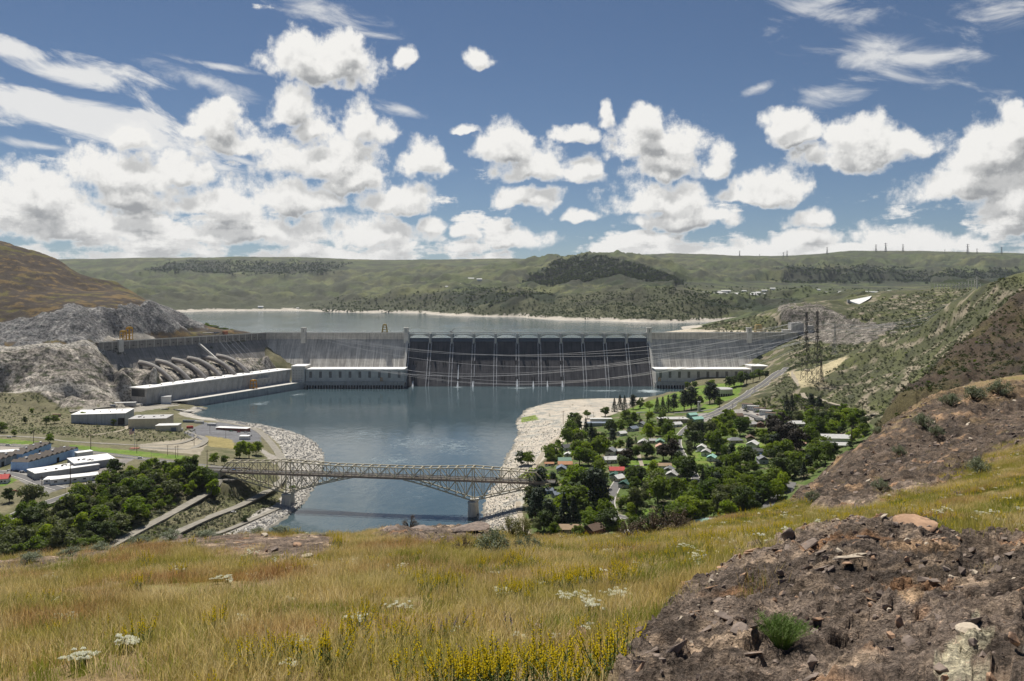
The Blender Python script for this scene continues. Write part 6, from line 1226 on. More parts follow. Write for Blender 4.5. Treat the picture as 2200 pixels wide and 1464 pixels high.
brush('hillfoot_brush', [(1590, 880), (1650, 850), (1720, 850), (1860, 890), (1880, 910), (1700, 905)], 1100, 405, (900, 1250), (2.0, 5.0), [.1, .35, .2, .35], 'thick green brush at the foot of the right hill')
brush('rock_brush', [(-100, 745), (230, 745), (300, 800), (330, 860), (-100, 870)], 1500, 406, (1080, 1500), (1.0, 2.6), [.2, .4, .3, .1], 'small bushes between the left bank rocks')
brush('town_undergrowth', town, 1500, 407, (560, 1180), (1.0, 3.0), [.1, .2, .3, .4], 'garden shrubs under the town trees')
brush('grove_undergrowth', grove, 1100, 408, (520, 760), (1.5, 4.5), [.15, .35, .3, .2], 'scrub under the left bank thicket')
brush('gravel_weeds', [(1110, 895), (1180, 870), (1330, 865), (1330, 885), (1220, 940), (1150, 1000), (1100, 1120), (1070, 1100), (1080, 1000)], 130, 409, (640, 1320), (.8, 2.0), [.2, .3, .1, .4], 'sparse weeds on the river gravel')
brush('shore_brush', [(440, 690), (480, 690), (540, 690), (540, 712), (440, 712)], 120, 410, (1700, 1900), (3, 8), [0, .2, .2, .6], 'green bushes on the reservoir point')
brush('peninsula_brush', [(1500, 690), (1640, 680), (1700, 700), (1640, 715), (1520, 715)], 420, 411, (1720, 2000), (2, 5), [.1, .5, .35, .05], 'dark brush on the spit behind the dam')
def forest(name, poly, n, seed, yr, hgt, label, mixw=(.6, .4)):
    p = zone(poly, n, seed, yr); r = np.random.RandomState(seed); m = len(p); rot = np.zeros((m, 3)); rot[:, 2] = r.rand(m) * 6.28; s = hgt[0] + (hgt[1] - hgt[0]) * r.rand(m)
    scatter(name, p, rot, np.stack([s * 1.3, s * 1.3, s], 1), r.choice(2, m, p=mixw), FPR, label, 'forest')
def fproto(nm, seed, kd, lf): me = crown_mesh(nm, seed, 90, kd, 1.5); me.materials.append(LF[lf]); return proto(nm, me)
FPR = [fproto('far_conifer', 501, 'cone', 'conifer'), fproto('far_broadleaf', 502, 'round', 'dark')]
forest('hill_forest', [(1120, 612), (1150, 588), (1210, 560), (1280, 549), (1350, 562), (1420, 584), (1480, 612), (1400, 620), (1250, 616)], 5200, 601, (4600, 6300), (9, 18), 'dark conifer forest on the domed far hill')
forest('plateau_forest', [(1640, 600), (1700, 572), (1850, 572), (2000, 582), (2200, 578), (2200, 606), (1700, 606)], 3200, 602, (5400, 7400), (9, 19), 'dark forest belts below the right plateau')
forest('left_forest', [(300, 590), (360, 564), (470, 561), (620, 563), (760, 566), (700, 588), (560, 588), (500, 592), (400, 582)], 1900, 603, (6600, 8400), (10, 20), 'dark forest patches on the left far slope')
forest('town_forest', [(1470, 612), (1960, 612), (1960, 650), (1780, 668), (1690, 684), (1560, 660), (1470, 640)], 1100, 604, (3000, 4900), (5, 11), 'trees around the far town', (.35, .65))
forest('shore_forest', [(650, 655), (960, 620), (1200, 622), (1180, 645), (1100, 660), (960, 672), (700, 672)], 1600, 605, (3500, 5000), (6, 12), 'scattered trees on the far reservoir shore', (.5, .5))
forest('coast_brush', [(960, 672), (1150, 645), (1440, 616), (1620, 662), (1500, 690), (1400, 690), (1100, 680)], 2600, 606, (2700, 3700), (3, 7), 'dark brush on the coastal hill across the reservoir', (.3, .7))
# riprap stones
def stone_mesh(name, seed, m, sub=1):
    r = np.random.RandomState(seed); d = r.randn(14, 3); d /= np.linalg.norm(d, axis=1)[:, None]; d *= np.array([1, .8, .62]) * r.uniform(.75, 1.1, (14, 1))
    import bmesh
    bm = bmesh.new(); [bm.verts.new(p) for p in d]; bmesh.ops.convex_hull(bm, input=bm.verts); [bm.verts.remove(v) for v in [v for v in bm.verts if not v.link_faces]]; me = bpy.data.meshes.new(name); bm.to_mesh(me); bm.free(); me.materials.append(m); return me
RIP = mat('riprap_stone', (.44, .42, .385), .9, .35, .25); RPS = [proto(f'riprap_stone_{i}', stone_mesh('riprap_stone', 700 + i, RIP)) for i in range(4)]
def stones(name, poly, n, seed, yr, size, label):
    p = zone(poly, n, seed, yr); r = np.random.RandomState(seed); m = len(p); rot = r.rand(m, 3) * 6.28; scatter(name, p, rot, size[0] + (size[1] - size[0]) * r.rand(m) ** 2, r.randint(0, 4, m), RPS, label, 'stones')
stones('riprap', [(430, 893), (480, 899), (560, 912), (620, 925), (670, 945), (693, 968), (697, 990), (690, 1022), (660, 1078), (622, 1112), (580, 1142), (480, 1160), (590, 1090), (615, 1050), (618, 1000), (600, 955), (560, 922), (480, 906)], 6500, 801, (560, 1240), (.7, 2.1), 'pale riprap boulders along the left river bank')
stones('cobble_bank', [(1036, 1108), (1058, 1045), (1085, 985), (1113, 933), (1130, 900), (1200, 905), (1230, 920), (1185, 960), (1150, 1000), (1110, 1080), (1130, 1170), (1020, 1170)], 5000, 802, (560, 1200), (.4, 1.3), 'grey cobbles along the right river bank')
# bare rock at the river end of the third powerhouse
for k, (px, py, sx, sy, sz, rz) in enumerate(((405, 886, 15, 6, 4, .4), (428, 879, 13, 5, 5, .3), (380, 882, 14, 5, 3, .2), (352, 880, 10, 4, 2.4, .5))):
    p = hit(px, py); o = bpy.data.objects.new('river_rock', stone_mesh('river_rock', 760 + k, RIP)); COL.objects.link(o); o.location = (p[0], p[1], max(p[2], 0) + .4); o.scale = (sx, sy, sz); o.rotation_euler = (0, 0, rz)
    tag(o, ('pale rock ledge at the water below the third powerhouse', 'pale rock point jutting into the river', 'low pale rock beside the forecourt', 'small pale rock nearest the white shelter')[k], 'rock', 'rocks at the end of the tailrace')

# ------------------------------------------------------------------ the air
hz = MB().b2(-16000, 16000, -60, 13200, -12, 760).build('haze', None); hz.data.materials.clear()
hm = bpy.data.materials.new('thin_haze'); hm.use_nodes = True; ht = hm.node_tree; ht.nodes.clear(); ho = ht.nodes.new('ShaderNodeOutputMaterial'); hv = ht.nodes.new('ShaderNodeVolumePrincipled')
hv.inputs['Color'].default_value = (.82, .89, 1.0, 1); hv.inputs['Density'].default_value = 1.7e-5; hv.inputs['Anisotropy'].default_value = .2; ht.links.new(hv.outputs[0], ho.inputs['Volume']); hz.data.materials.append(hm)
tag(hz, 'thin pale blue haze filling the valley air', 'haze', kind='stuff')

# ------------------------------------------------------------------ the hillside underfoot
NC = [(0, 1464, 6.2), (500, 1464, 6), (1000, 1464, 5.6), (1400, 1464, 5.2), (1800, 1464, 4.7), (2200, 1464, 4.2), (-300, 1464, 6.2), (2500, 1464, 4), (0, 1800, 3.4), (1100, 1800, 3.1), (2200, 1800, 2.7), (-300, 1900, 3.2), (2500, 1900, 2.3), (1100, 2300, 2.0),
      (0, 1330, 10), (500, 1330, 10), (1000, 1320, 10), (1350, 1330, 8.6), (1600, 1330, 7.2), (1900, 1330, 6.2), (2200, 1330, 5.6), (1500, 1262, 10.2), (1750, 1196, 9.2), (1900, 1160, 9.6), (2100, 1185, 8.8), (2200, 1195, 8.4), (1800, 1135, 14), (1950, 1132, 14), (2200, 1120, 13.5), (2450, 1100, 13),
      (1400, 1190, 17), (1000, 1210, 16), (600, 1210, 16.5), (200, 1230, 16), (0, 1262, 15), (-300, 1290, 15), (0, 1215, 20), (150, 1196, 23), (300, 1172, 26), (450, 1158, 27), (600, 1150, 28), (750, 1156, 26), (850, 1148, 27), (1000, 1150, 27), (1100, 1158, 25), (1250, 1166, 24), (1400, 1155, 25), (1480, 1136, 27), (1600, 1108, 30), (1700, 1083, 34), (-300, 1240, 20),
      (1800, 1098, 26), (1900, 1090, 24), (2000, 1080, 23), (2200, 1040, 22), (2100, 1010, 30), (2200, 960, 32), (1800, 1050, 38), (1900, 1000, 44), (2000, 960, 48), (2100, 920, 52), (2200, 900, 52), (2450, 880, 50), (1750, 1040, 42), (1810, 985, 50), (1870, 945, 60), (1930, 905, 68), (2000, 870, 76), (2100, 842, 82), (2200, 828, 88), (2450, 790, 90),
      (1700, 1300, 70), (1700, 1400, 150), (1720, 1300, 300), (1720, 1250, 600), (1870, 1050, 90), (1930, 1040, 110), (2000, 960, 120), (2100, 905, 120), (2200, 880, 120), (2450, 850, 120), (1850, 1100, 160), (1850, 1200, 300),
      (1935, 875, 170), (1950, 852, 190), (1995, 822, 215), (2025, 790, 235), (2050, 762, 250), (2080, 750, 258), (2100, 717, 270), (2137, 690, 280), (2162, 660, 290), (2200, 630, 300), (2450, 560, 310), (2000, 880, 165), (2100, 820, 190), (2100, 770, 225), (2200, 790, 200), (2200, 740, 230), (2200, 690, 265), (2400, 700, 230), (1960, 1000, 330), (2100, 900, 420), (2200, 820, 460), (2450, 770, 480), (1900, 1200, 600), (2200, 1060, 600), (2450, 1000, 600)]
for px in (-300, 0, 300, 600, 900, 1200, 1500): NC += [(px, 1360, 48), (px, 1600, 75), (px, 1750, 150), (px, 1420, 300), (px, 1230, 600)]
_n = np.array([PY(*p) for p in NC]); fit_near = Fit(np.stack(lp(_n[:, 0], _n[:, 1]), 1), (ZC - _n[:, 2]) / _n[:, 1], .05)
OUT = [(1290, 1500), (1330, 1420), (1400, 1365), (1440, 1310), (1500, 1262), (1570, 1222), (1650, 1190), (1700, 1160), (1770, 1142), (1850, 1140), (1950, 1150), (2060, 1168), (2110, 1178), (2500, 1180), (2500, 1900), (1290, 1900)]
UP = [(1690, 1090), (1720, 1060), (1800, 980), (1870, 935), (2000, 850), (2500, 780), (2500, 930), (2180, 965), (2100, 985), (2060, 1015), (1980, 1062), (1900, 1092), (1800, 1098)]
LFT = [(-400, 1200), (0, 1205), (150, 1188), (300, 1160), (430, 1148), (560, 1146), (720, 1152), (730, 1172), (680, 1200), (610, 1205), (500, 1182), (420, 1190), (300, 1185), (200, 1208), (0, 1245), (-400, 1290)]
RIM = [(800, 1160), (820, 1140), (900, 1130), (1000, 1128), (1060, 1140), (1090, 1165), (950, 1172), (830, 1168)]
def near_h(X, Y, detail=True):
    X = np.asarray(X, float); Y = np.asarray(Y, float); Yk = np.maximum(Y, 2.2); Xk = np.clip(X, -.84 * Yk, .84 * Yk); z = ZC - fit_near(*lp(Xk, Yk)) * Yk + .24 * (Yk - Y) + .06 * np.maximum(np.abs(X) - .84 * Yk, 0) * np.where(X > 0, 1, -1); px, py = pix(Xk, Yk, z); j = perlin(X * .5, Y * .5, 9) * 26 + perlin(X * 1.3, Y * 1.3, 7) * 22 + perlin(X * 4, Y * 4, 8) * 10
    soft = lambda P, w: sum(inpoly(px + j + ox, py + j * .5 + oy, P) * 1.0 for ox, oy in ((0, 0), (14, 5), (-14, 5), (8, -8), (-8, -8), (22, 0), (-22, 0))) / 7
    a, b, c, d = soft(OUT, 1) * (Y < 16), soft(UP, 1) * (Y > 25) * (Y < 100), soft(LFT, 1) * (Y < 34), soft(RIM, 1) * (Y < 34)
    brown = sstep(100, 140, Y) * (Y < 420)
    if detail:
        ca, sa = math.cos(.6), math.sin(.6); u, v = X * ca + Y * sa, -X * sa + Y * ca
        rk = np.maximum(np.maximum(a, c * .5), d)
        z = z + rk * (ridged(u * .55, v * 1.3, 5, .55, seed=13) * .085 + ridged(u * 2.2, v * 6, 4, .6, seed=17) * .035 + fbm(X * 14, Y * 14, 3, seed=19) * .018) + a * .06
        tv = v * 1.15 + .35 * perlin(X * .8, Y * .8, 41) + .2 * perlin(X * 3, Y * 3, 42); tu = u * .9 + .3 * perlin(X, Y, 43)
        z = z + a * (.115 * (tv - np.floor(tv)) * (.4 + .6 * np.abs(np.sin(np.floor(tv) * 12.9))) + .05 * (tu - np.floor(tu)) - .06)
        z = z + d * .10 * (1 + perlin(X * .7, Y * .7, 33))
        z = z + b * (ridged(u * .22, v * .5, 6, .6, seed=23) * .22 + fbm(X * 2.4, Y * 2.4, 3, seed=25) * .12)
        z = z + brown * (ridged(u * .045, v * .08, 5, .55, seed=27) * 1.7 + fbm(X / 3, Y / 3, 3, seed=28) * .35)
        z = z + (1 - np.maximum(rk, b)) * (Y < 60) * (fbm(X * .8, Y * .8, 4, .5, seed=29) * .07)
    return z, np.maximum(np.maximum(a, b), np.maximum(c * .85, d)), brown
def build_near():
    cols = np.linspace(-.96, .96, 930); rows = np.concatenate([np.linspace(-8, 2.2, 14)[:-1], np.exp(np.linspace(math.log(2.2), math.log(4.2), 20))[:-1], np.exp(np.linspace(math.log(4.2), math.log(31), 270))[:-1], np.exp(np.linspace(math.log(31), math.log(100), 120))[:-1], np.exp(np.linspace(math.log(100), math.log(330), 70))[:-1], np.linspace(330, 600, 10)])
    Y = np.repeat(rows[:, None], len(cols), 1); X = cols[None] * np.maximum(Y, 2.2) + np.sign(cols)[None] * 16 * (np.maximum(np.abs(cols) - .70, 0)[None] / .26) ** 2; X, Y = X.ravel(), Y.ravel(); Z, rk, br = near_h(X, Y); n1 = fbm(X * .35, Y * .35, 4, seed=71); n2 = fbm(X * 1.7, Y * 1.7, 4, seed=73); nb = fbm(X / 18, Y / 18, 4, seed=75)
    bl = lambda C, m, c: C * (1 - np.clip(m, 0, 1)[:, None]) + np.array(c)[None] * np.clip(m, 0, 1)[:, None]
    C = np.repeat(np.array([[.22, .155, .075]]), len(X), 0); C = bl(C, sstep(-.1, .6, n1), (.20, .17, .055)); C = bl(C, sstep(.3, .8, n2) * .6, (.32, .24, .125))
    px, py = pix(np.clip(X, -.84 * np.maximum(Y, 2.2), .84 * np.maximum(Y, 2.2)), np.maximum(Y, 2.2), Z); dirt = inpoly(px, py, [(430, 1150), (720, 1152), (690, 1215), (560, 1215), (440, 1195)]) | inpoly(px, py, [(1330, 1420), (1500, 1265), (1560, 1300), (1560, 1464), (1330, 1464)]); C = bl(C, dirt * .8, (.22, .135, .085))
    R = np.repeat(np.array([[.155, .118, .094]]), len(X), 0); R = bl(R, sstep(.15, .6, n2 + .4 * n1), (.235, .175, .13)); R = bl(R, sstep(.38, .62, fbm(X * 1.1, Y * 2.0, 4, seed=79) * .7 + .1), (.46, .335, .24)); R = bl(R, sstep(.5, .75, fbm(X * .8, Y * 1.2, 3, seed=83)), (.34, .19, .105))
    for P, c in (([(2020, 1464), (2010, 1420), (2060, 1360), (2090, 1320), (2110, 1318), (2100, 1350), (2140, 1345), (2120, 1385), (2080, 1405), (2090, 1430), (2140, 1440), (2110, 1464)], (.44, .385, .275)), ([(1880, 1165), (1960, 1160), (2060, 1170), (2050, 1185), (1920, 1182)], (.46, .30, .185)), ([(1930, 1270), (1990, 1260), (1985, 1290), (1940, 1288)], (.40, .27, .17))):
        R = bl(R, inpoly(px + 9 * n2, py + 6 * n2, P) * 1.0, c)
    R = R * np.array([[1.25, 1.27, 1.24]]); C = C * (1 - rk[:, None]) + R * rk[:, None]
    up = (rk > .5) & (Y > 28); U = np.repeat(np.array([[.105, .078, .060]]), len(X), 0); U = bl(U, sstep(.0, .6, n2), (.062, .050, .042)); U = bl(U, sstep(.2, .6, nb + n1 * .3), (.155, .108, .062)); U = bl(U, sstep(.45, .7, fbm(X * .5, Y * .5, 4, seed=88)), (.30, .195, .12)); U = U * np.array([[1.3, 1.3, 1.24]]); C = np.where(up[:, None], U, C)
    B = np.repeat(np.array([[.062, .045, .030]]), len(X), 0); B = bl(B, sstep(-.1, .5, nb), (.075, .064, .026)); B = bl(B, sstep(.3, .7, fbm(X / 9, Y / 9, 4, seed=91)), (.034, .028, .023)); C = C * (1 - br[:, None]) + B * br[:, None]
    me = mesh_np('hillside', np.stack([X, Y, Z], 1), grid_faces(len(rows), len(cols)), True); C4 = np.column_stack([C, np.maximum(rk, br * .7)]); set_col(me, 'kind', C4)
    m = bpy.data.materials.new('hillside_soil_and_rock'); m.use_nodes = True; t = m.node_tree; N = NT(t); b = t.nodes['Principled BSDF']; b.inputs['Roughness'].default_value = .92; b.inputs['Specular IOR Level'].default_value = .2
    at = t.nodes.new('ShaderNodeVertexColor'); at.layer_name = 'kind'; pos = t.nodes.new('ShaderNodeNewGeometry').outputs['Position']
    fo = N.vm('MULTIPLY', pos, (1, 1, 2.2)); a = N.noise(fo, 13.0, 8, .74, .5); a2 = N.noise(pos, 45.0, 5, .68); c2 = N.noise(pos, 1.1, 4, .6); vo = t.nodes.new('ShaderNodeTexVoronoi'); vo.inputs['Scale'].default_value = 16; t.links.new(N.vm('ADD', fo, N.vm('SCALE', at.outputs['Color'])), vo.inputs['Vector'])
    rockf = at.outputs['Alpha']
    fr = N.math('MULTIPLY', N.ramp(a, .30, .72, .30, 1.75, smooth=False), N.ramp(a2, .25, .75, .6, 1.4, smooth=False)); fs = N.math('MULTIPLY', N.ramp(a2, .25, .75, .65, 1.35, smooth=False), N.ramp(c2, .25, .75, .75, 1.25, smooth=False))
    a3 = N.noise(pos, 2.3, 5, .7); a4 = N.noise(pos, .33, 6, .72); fr = N.math('MULTIPLY', fr, N.math('MULTIPLY', N.ramp(a3, .36, .64, .55, 1.35), N.ramp(a4, .34, .66, .62, 1.3)))
    f = N.math('ADD', N.math('MULTIPLY', fr, rockf), N.math('MULTIPLY', fs, N.math('SUBTRACT', 1.0, rockf)))
    fl = N.math('MULTIPLY', N.ramp(N.noise(N.vm('MULTIPLY', pos, (1, 1.8, 1)), 24.0, 5, .7, .8), .56, .66), rockf); bcol = N.mix(N.math('MULTIPLY', fl, .75), at.outputs['Color'], (.46, .33, .235))
    x = t.nodes.new('ShaderNodeVectorMath'); x.operation = 'SCALE'; t.links.new(bcol, x.inputs[0]); t.links.new(f, x.inputs['Scale']); t.links.new(x.outputs[0], b.inputs['Base Color'])
    hgt = N.math('ADD', N.math('ADD', a, N.math('MULTIPLY', a2, .25)), N.math('MULTIPLY', a3, 4.0)); bp = t.nodes.new('ShaderNodeBump'); N.set(bp.inputs['Strength'], N.ramp(rockf, 0, 1, .35, 1.0)); bp.inputs['Distance'].default_value = .09; t.links.new(hgt, bp.inputs['Height']); t.links.new(bp.outputs[0], b.inputs['Normal'])
    tag(link('hillside', me, m), kind='structure')
build_near()
def nhit(px, py, lo=3.0, hi=110.0):
    """first meeting of a photo sight line with the near hillside"""
    Y = np.exp(np.linspace(math.log(lo), math.log(hi), 1500)); X = (px - CX) * Y / F; z = near_h(X, Y, False)[0]; s = ZC - (py - HY) * Y / F; i = np.argmax(s <= z)
    return float(X[i]), float(Y[i]), float(near_h(X[i:i + 1], Y[i:i + 1])[0][0])

# ---- grass
def grass_mat(name, a, b, c, tr=.35, s=.55):
    m = bpy.data.materials.new(name); m.use_nodes = True; t = m.node_tree; N = NT(t); p = t.nodes['Principled BSDF']; p.inputs['Roughness'].default_value = .7; p.inputs['Specular IOR Level'].default_value = .2
    pos = t.nodes.new('ShaderNodeNewGeometry').outputs['Position']; oi = t.nodes.new('ShaderNodeObjectInfo')
    n1 = N.noise(pos, s, 3, .6); n2 = N.noise(N.vm('ADD', pos, (31, 7, 3)), s * .55, 3, .6)
    co = N.mix(N.ramp(n1, .42, .62), a, b); co = N.mix(N.ramp(n2, .50, .66), co, c); co = N.mix(oi.outputs['Random'], co, N.mix(1.0, co, (1.35, 1.3, 1.1), 'MULTIPLY')); t.links.new(co, p.inputs['Base Color'])
    q = t.nodes.new('ShaderNodeBsdfTranslucent'); t.links.new(co, q.inputs[0]); mx = t.nodes.new('ShaderNodeMixShader'); mx.inputs[0].default_value = tr; t.links.new(p.outputs[0], mx.inputs[1]); t.links.new(q.outputs[0], mx.inputs[2]); t.links.new(mx.outputs[0], t.nodes['Material Output'].inputs[0]); return m
GR = {'dry': grass_mat('dry_grass', (.47, .375, .155), (.33, .30, .085), (.36, .215, .095), .42), 'green': grass_mat('green_grass', (.20, .235, .035), (.30, .29, .06), (.15, .18, .03), .42), 'straw': grass_mat('straw', (.60, .50, .28), (.52, .43, .20), (.44, .30, .15), .42)}
def tuft(name, seed, n, h, spread, w, m, droop=.5, head=False):
    r = np.random.RandomState(seed); V = []; Fc = []
    for i in range(n):
        a = r.rand() * 6.28; d = np.array([math.cos(a), math.sin(a)]); b0 = r.randn(2) * spread * .45; L = h * r.uniform(.55, 1.1); lean = r.uniform(.1, .75) * droop; side = np.array([-d[1], d[0]]); k = 4; b = len(V)
        for j in range(k):
            s = j / (k - 1); p = b0 + d * L * lean * s ** 1.7; z = L * (s - .35 * lean * s * s); ww = w * (1 - .8 * s) * (1.9 if head and j == k - 2 else 1)
            V.append((p[0] - side[0] * ww, p[1] - side[1] * ww, z)); V.append((p[0] + side[0] * ww, p[1] + side[1] * ww, z))
        for j in range(k - 1): Fc.append((b + 2 * j, b + 2 * j + 1, b + 2 * j + 3, b + 2 * j + 2))
    me = mesh_np(name, V, Fc); me.materials.append(GR[m]); return proto(name, me)
TUF = [tuft('grass_tuft_a', 1, 40, .20, .24, .0022, 'dry', .7, True), tuft('grass_tuft_b', 2, 40, .15, .24, .0022, 'dry', .9, True), tuft('grass_tuft_c', 3, 30, .16, .13, .0026, 'green', .6), tuft('grass_tuft_d', 4, 40, .23, .26, .0019, 'straw', .9, True), tuft('grass_tuft_e', 5, 44, .12, .26, .0024, 'green', .8)]
def near_pts(n, seed, ymin, ymax, test):
    r = np.random.RandomState(seed); Y = np.sqrt(r.uniform(ymin ** 2, ymax ** 2, n)); X = r.uniform(-.70, .70, n) * (Y + 7.0); Z, rk, br = near_h(X, Y); px, py = pix(X, Y, Z); ok = test(X, Y, Z, rk, px, py, r); return X[ok], Y[ok], Z[ok], px[ok], py[ok], r
def build_grass():
    def keep(X, Y, Z, rk, px, py, r):
        n = fbm(X * .5, Y * .5, 3, seed=95); dirt = inpoly(px, py, [(430, 1150), (720, 1152), (690, 1215), (560, 1215), (440, 1195)]) | inpoly(px, py, [(1330, 1420), (1500, 1265), (1600, 1300), (1560, 1464), (1330, 1464)])
        return (rk < .45 + .3 * (r.rand(len(X)) < .12)) & (r.rand(len(X)) < np.where(dirt, .12, .62 + .9 * n)) & ~((Y > 34) & (px > 1690) & (r.rand(len(X)) < .75))
    X, Y, Z, px, py, r = near_pts(175000, 901, 3.6, 37, keep); m = len(X)
    gpatch = fbm(X * .45, Y * .45, 3, seed=97) + .35 * sstep(900, 1700, px) + .25 * (py < 1240); k = np.where(gpatch + r.randn(m) * .35 > .38, r.choice([2, 4], m), r.choice([0, 1, 3], m, p=[.4, .35, .25]))
    rot = np.column_stack([r.randn(m) * .1, r.randn(m) * .1, r.rand(m) * 6.28]); scatter('meadow_grass', np.stack([X, Y, Z - .01], 1), rot, r.uniform(.6, 1.35, m) * np.where(py < 1180, .8, 1.0), k, TUF, 'dry golden and green grass covering the near slope', 'grass')
    X, Y, Z, px, py, r = near_pts(9000, 903, 4, 90, lambda X, Y, Z, rk, px, py, r: (rk > .5) & (fbm(X * .7, Y * .7, 3, seed=99) > .3)); m = len(X)
    scatter('rock_crevice_grass', np.stack([X, Y, Z - .02], 1), np.column_stack([r.randn(m) * .1, r.randn(m) * .1, r.rand(m) * 6.28]), r.uniform(.3, .9, m), r.choice(5, m), TUF, 'sparse tufts in the cracks of the rock', 'grass')
build_grass()

# ---- flowers
STEM = mat('flower_stem', (.085, .13, .03), .7, .2, 4, transl=.25); YELF = mat('yellow_petals', (.82, .66, .02), .6, .12, 9, transl=.3); WHF = mat('white_petals', (.80, .78, .70), .7, .05, 9, transl=.3); PURF = mat('violet_petals', (.17, .12, .33), .7, .1, 9); YHEAD = mat('yellow_heads', (.66, .40, .02), .6, .1, 9)
def spike_plant(seed, ns, h, bloomz, br, petals, tall=True):
    r = random.Random(seed); s = MB(); f = MB()
    for i in range(ns):
        a = r.uniform(0, 6.28); d = r.uniform(.0, .10); x, y = math.cos(a) * d, math.sin(a) * d; L = h * r.uniform(.65, 1.1); tx, ty = x * (1 + r.uniform(.3, 1.2)) + r.uniform(-.03, .03), y * (1 + r.uniform(.3, 1.2)) + r.uniform(-.03, .03)
        P = lambda q: (x + (tx - x) * q, y + (ty - y) * q, L * q); s.tube([P(0), P(.5), P(1)], [.003, .0024, .0014], 3, False)
        for k in range(11):
            q = .12 + .6 * k / 11; b = r.uniform(0, 6.28); p = P(q); l = .032 * (1.2 - q); s.add([p, (p[0] + math.cos(b) * l * .5 - math.sin(b) * .005, p[1] + math.sin(b) * l * .5 + math.cos(b) * .005, p[2] + .018), (p[0] + math.cos(b) * l, p[1] + math.sin(b) * l, p[2] + .02), (p[0] + math.cos(b) * l * .5 + math.sin(b) * .005, p[1] + math.sin(b) * l * .5 - math.cos(b) * .005, p[2] + .018)], [(0, 1, 2, 3)])
        for k in range(petals):
            q = 1 - bloomz * k / petals; b = r.uniform(0, 6.28); p = P(q); e = br * r.uniform(.7, 1.2) * (.55 + .45 * k / petals); c = (p[0] + math.cos(b) * .009, p[1] + math.sin(b) * .009, p[2]); f.add([(c[0] + e, c[1], c[2]), (c[0], c[1] + e, c[2]), (c[0] - e, c[1], c[2]), (c[0], c[1] - e, c[2]), (c[0], c[1], c[2] + e), (c[0], c[1], c[2] - e)], [(0, 1, 4), (1, 2, 4), (2, 3, 4), (3, 0, 4), (1, 0, 5), (2, 1, 5), (3, 2, 5), (0, 3, 5)])
    return s, f
def umbel_plant(seed, ns, h):
    r = random.Random(seed); s = MB(); f = MB()
    for i in range(ns):
        a = r.uniform(0, 6.28); d = r.uniform(0, .12); x, y = math.cos(a) * d, math.sin(a) * d; L = h * r.uniform(.75, 1.05); s.tube([(x * .6, y * .6, 0), (x, y, L)], [.004, .002], 3, False); R = r.uniform(.014, .03)
        for k in range(12):
            b = r.uniform(0, 6.28); q = R * math.sqrt(r.random()); c = (x + q * math.cos(b), y + q * math.sin(b), L + r.uniform(0, .008)); e = .008; f.add([(c[0] - e, c[1] - e, c[2]), (c[0] + e, c[1] - e, c[2]), (c[0] + e, c[1] + e, c[2]), (c[0] - e, c[1] + e, c[2]), (c[0], c[1], c[2] + .01)], [(0, 1, 4), (1, 2, 4), (2, 3, 4), (3, 0, 4)])
    return s, f
FLW = {}
for nm, fn, ms in (('yellow', lambda i: spike_plant(i, 5, .27, .38, .0085, 14), YELF), ('yarrow', lambda i: umbel_plant(i + 50, 6, .13), WHF), ('violet', lambda i: spike_plant(i + 90, 3, .24, .4, .007, 14), PURF)):
    FLW[nm] = []
    for i in range(3): s, f = fn(i + 1); FLW[nm].append((s.mesh('stems', STEM), f.mesh('blooms', ms)))
def flower(kind, loc, sc, label, group):
    s, f = _tr.choice(FLW[kind]); t = tag(empty({'yellow': 'yellow_toadflax', 'yarrow': 'white_yarrow', 'violet': 'violet_lupine'}[kind], loc, _tr.uniform(0, 6.28)), label, 'flower', group); t.scale = (sc, sc, sc)
    for nm, me in (('stems', s), ('blooms', f)): o = bpy.data.objects.new(nm, me); COL.objects.link(o); o.parent = t; o['kind'] = 'stuff'
YC_ = [(1020, 1480, 120, 22, 26), (1180, 1480, 130, 24, 26), (1310, 1475, 60, 20, 10), (1230, 1262, 60, 18, 30), (1330, 1258, 40, 14, 14), (1110, 1290, 40, 16, 14), (1060, 1230, 90, 20, 12), (890, 1255, 40, 12, 8), (950, 1280, 80, 16, 10), (830, 1400, 110, 40, 12), (760, 1370, 40, 22, 8), (640, 1425, 150, 44, 9), (700, 1455, 150, 20, 6), (540, 1440, 110, 30, 5), (460, 1370, 12, 8, 4), (300, 1400, 10, 8, 3), (300, 1275, 8, 6, 4), (315, 1213, 10, 10, 6), (390, 1240, 14, 8, 4), (410, 1185, 8, 5, 4), (720, 1180, 26, 14, 10), (1650, 1100, 80, 18, 22), (1550, 1120, 60, 16, 14), (1450, 1180, 120, 24, 24), (1300, 1200, 120, 20, 14), (1560, 1160, 70, 20, 12), (1980, 1118, 40, 12, 8)]
WC_ = [(150, 1335, 24, 8, 5), (100, 1247, 30, 6, 5), (270, 1415, 16, 8, 4), (170, 1440, 20, 8, 5), (490, 1260, 24, 6, 4), (540, 1200, 20, 5, 4), (620, 1300, 14, 5, 3), (630, 1393, 24, 6, 5), (505, 1345, 18, 5, 4), (875, 1310, 26, 6, 5), (1090, 1290, 30, 6, 6), (1230, 1300, 24, 10, 8), (1330, 1290, 50, 12, 8), (1270, 1325, 16, 8, 4), (1560, 1180, 30, 8, 6), (1690, 1115, 30, 8, 7), (1670, 1172, 24, 6, 6), (1640, 1190, 16, 6, 4), (2015, 1112, 24, 6, 6), (2120, 1114, 20, 5, 4), (1480, 1185, 20, 6, 3), (760, 1345, 20, 8, 4), (860, 1225, 20, 5, 3), (1500, 1215, 14, 6, 4), (380, 1235, 18, 6, 3)]
def where(px, py):
    r_ = 'at the bottom edge' if py > 1400 else 'in the middle of the slope' if py > 1240 else 'near the rim of the slope'
    return r_ + (' on the left' if px < 733 else ' on the right' if px > 1466 else ' in the centre')
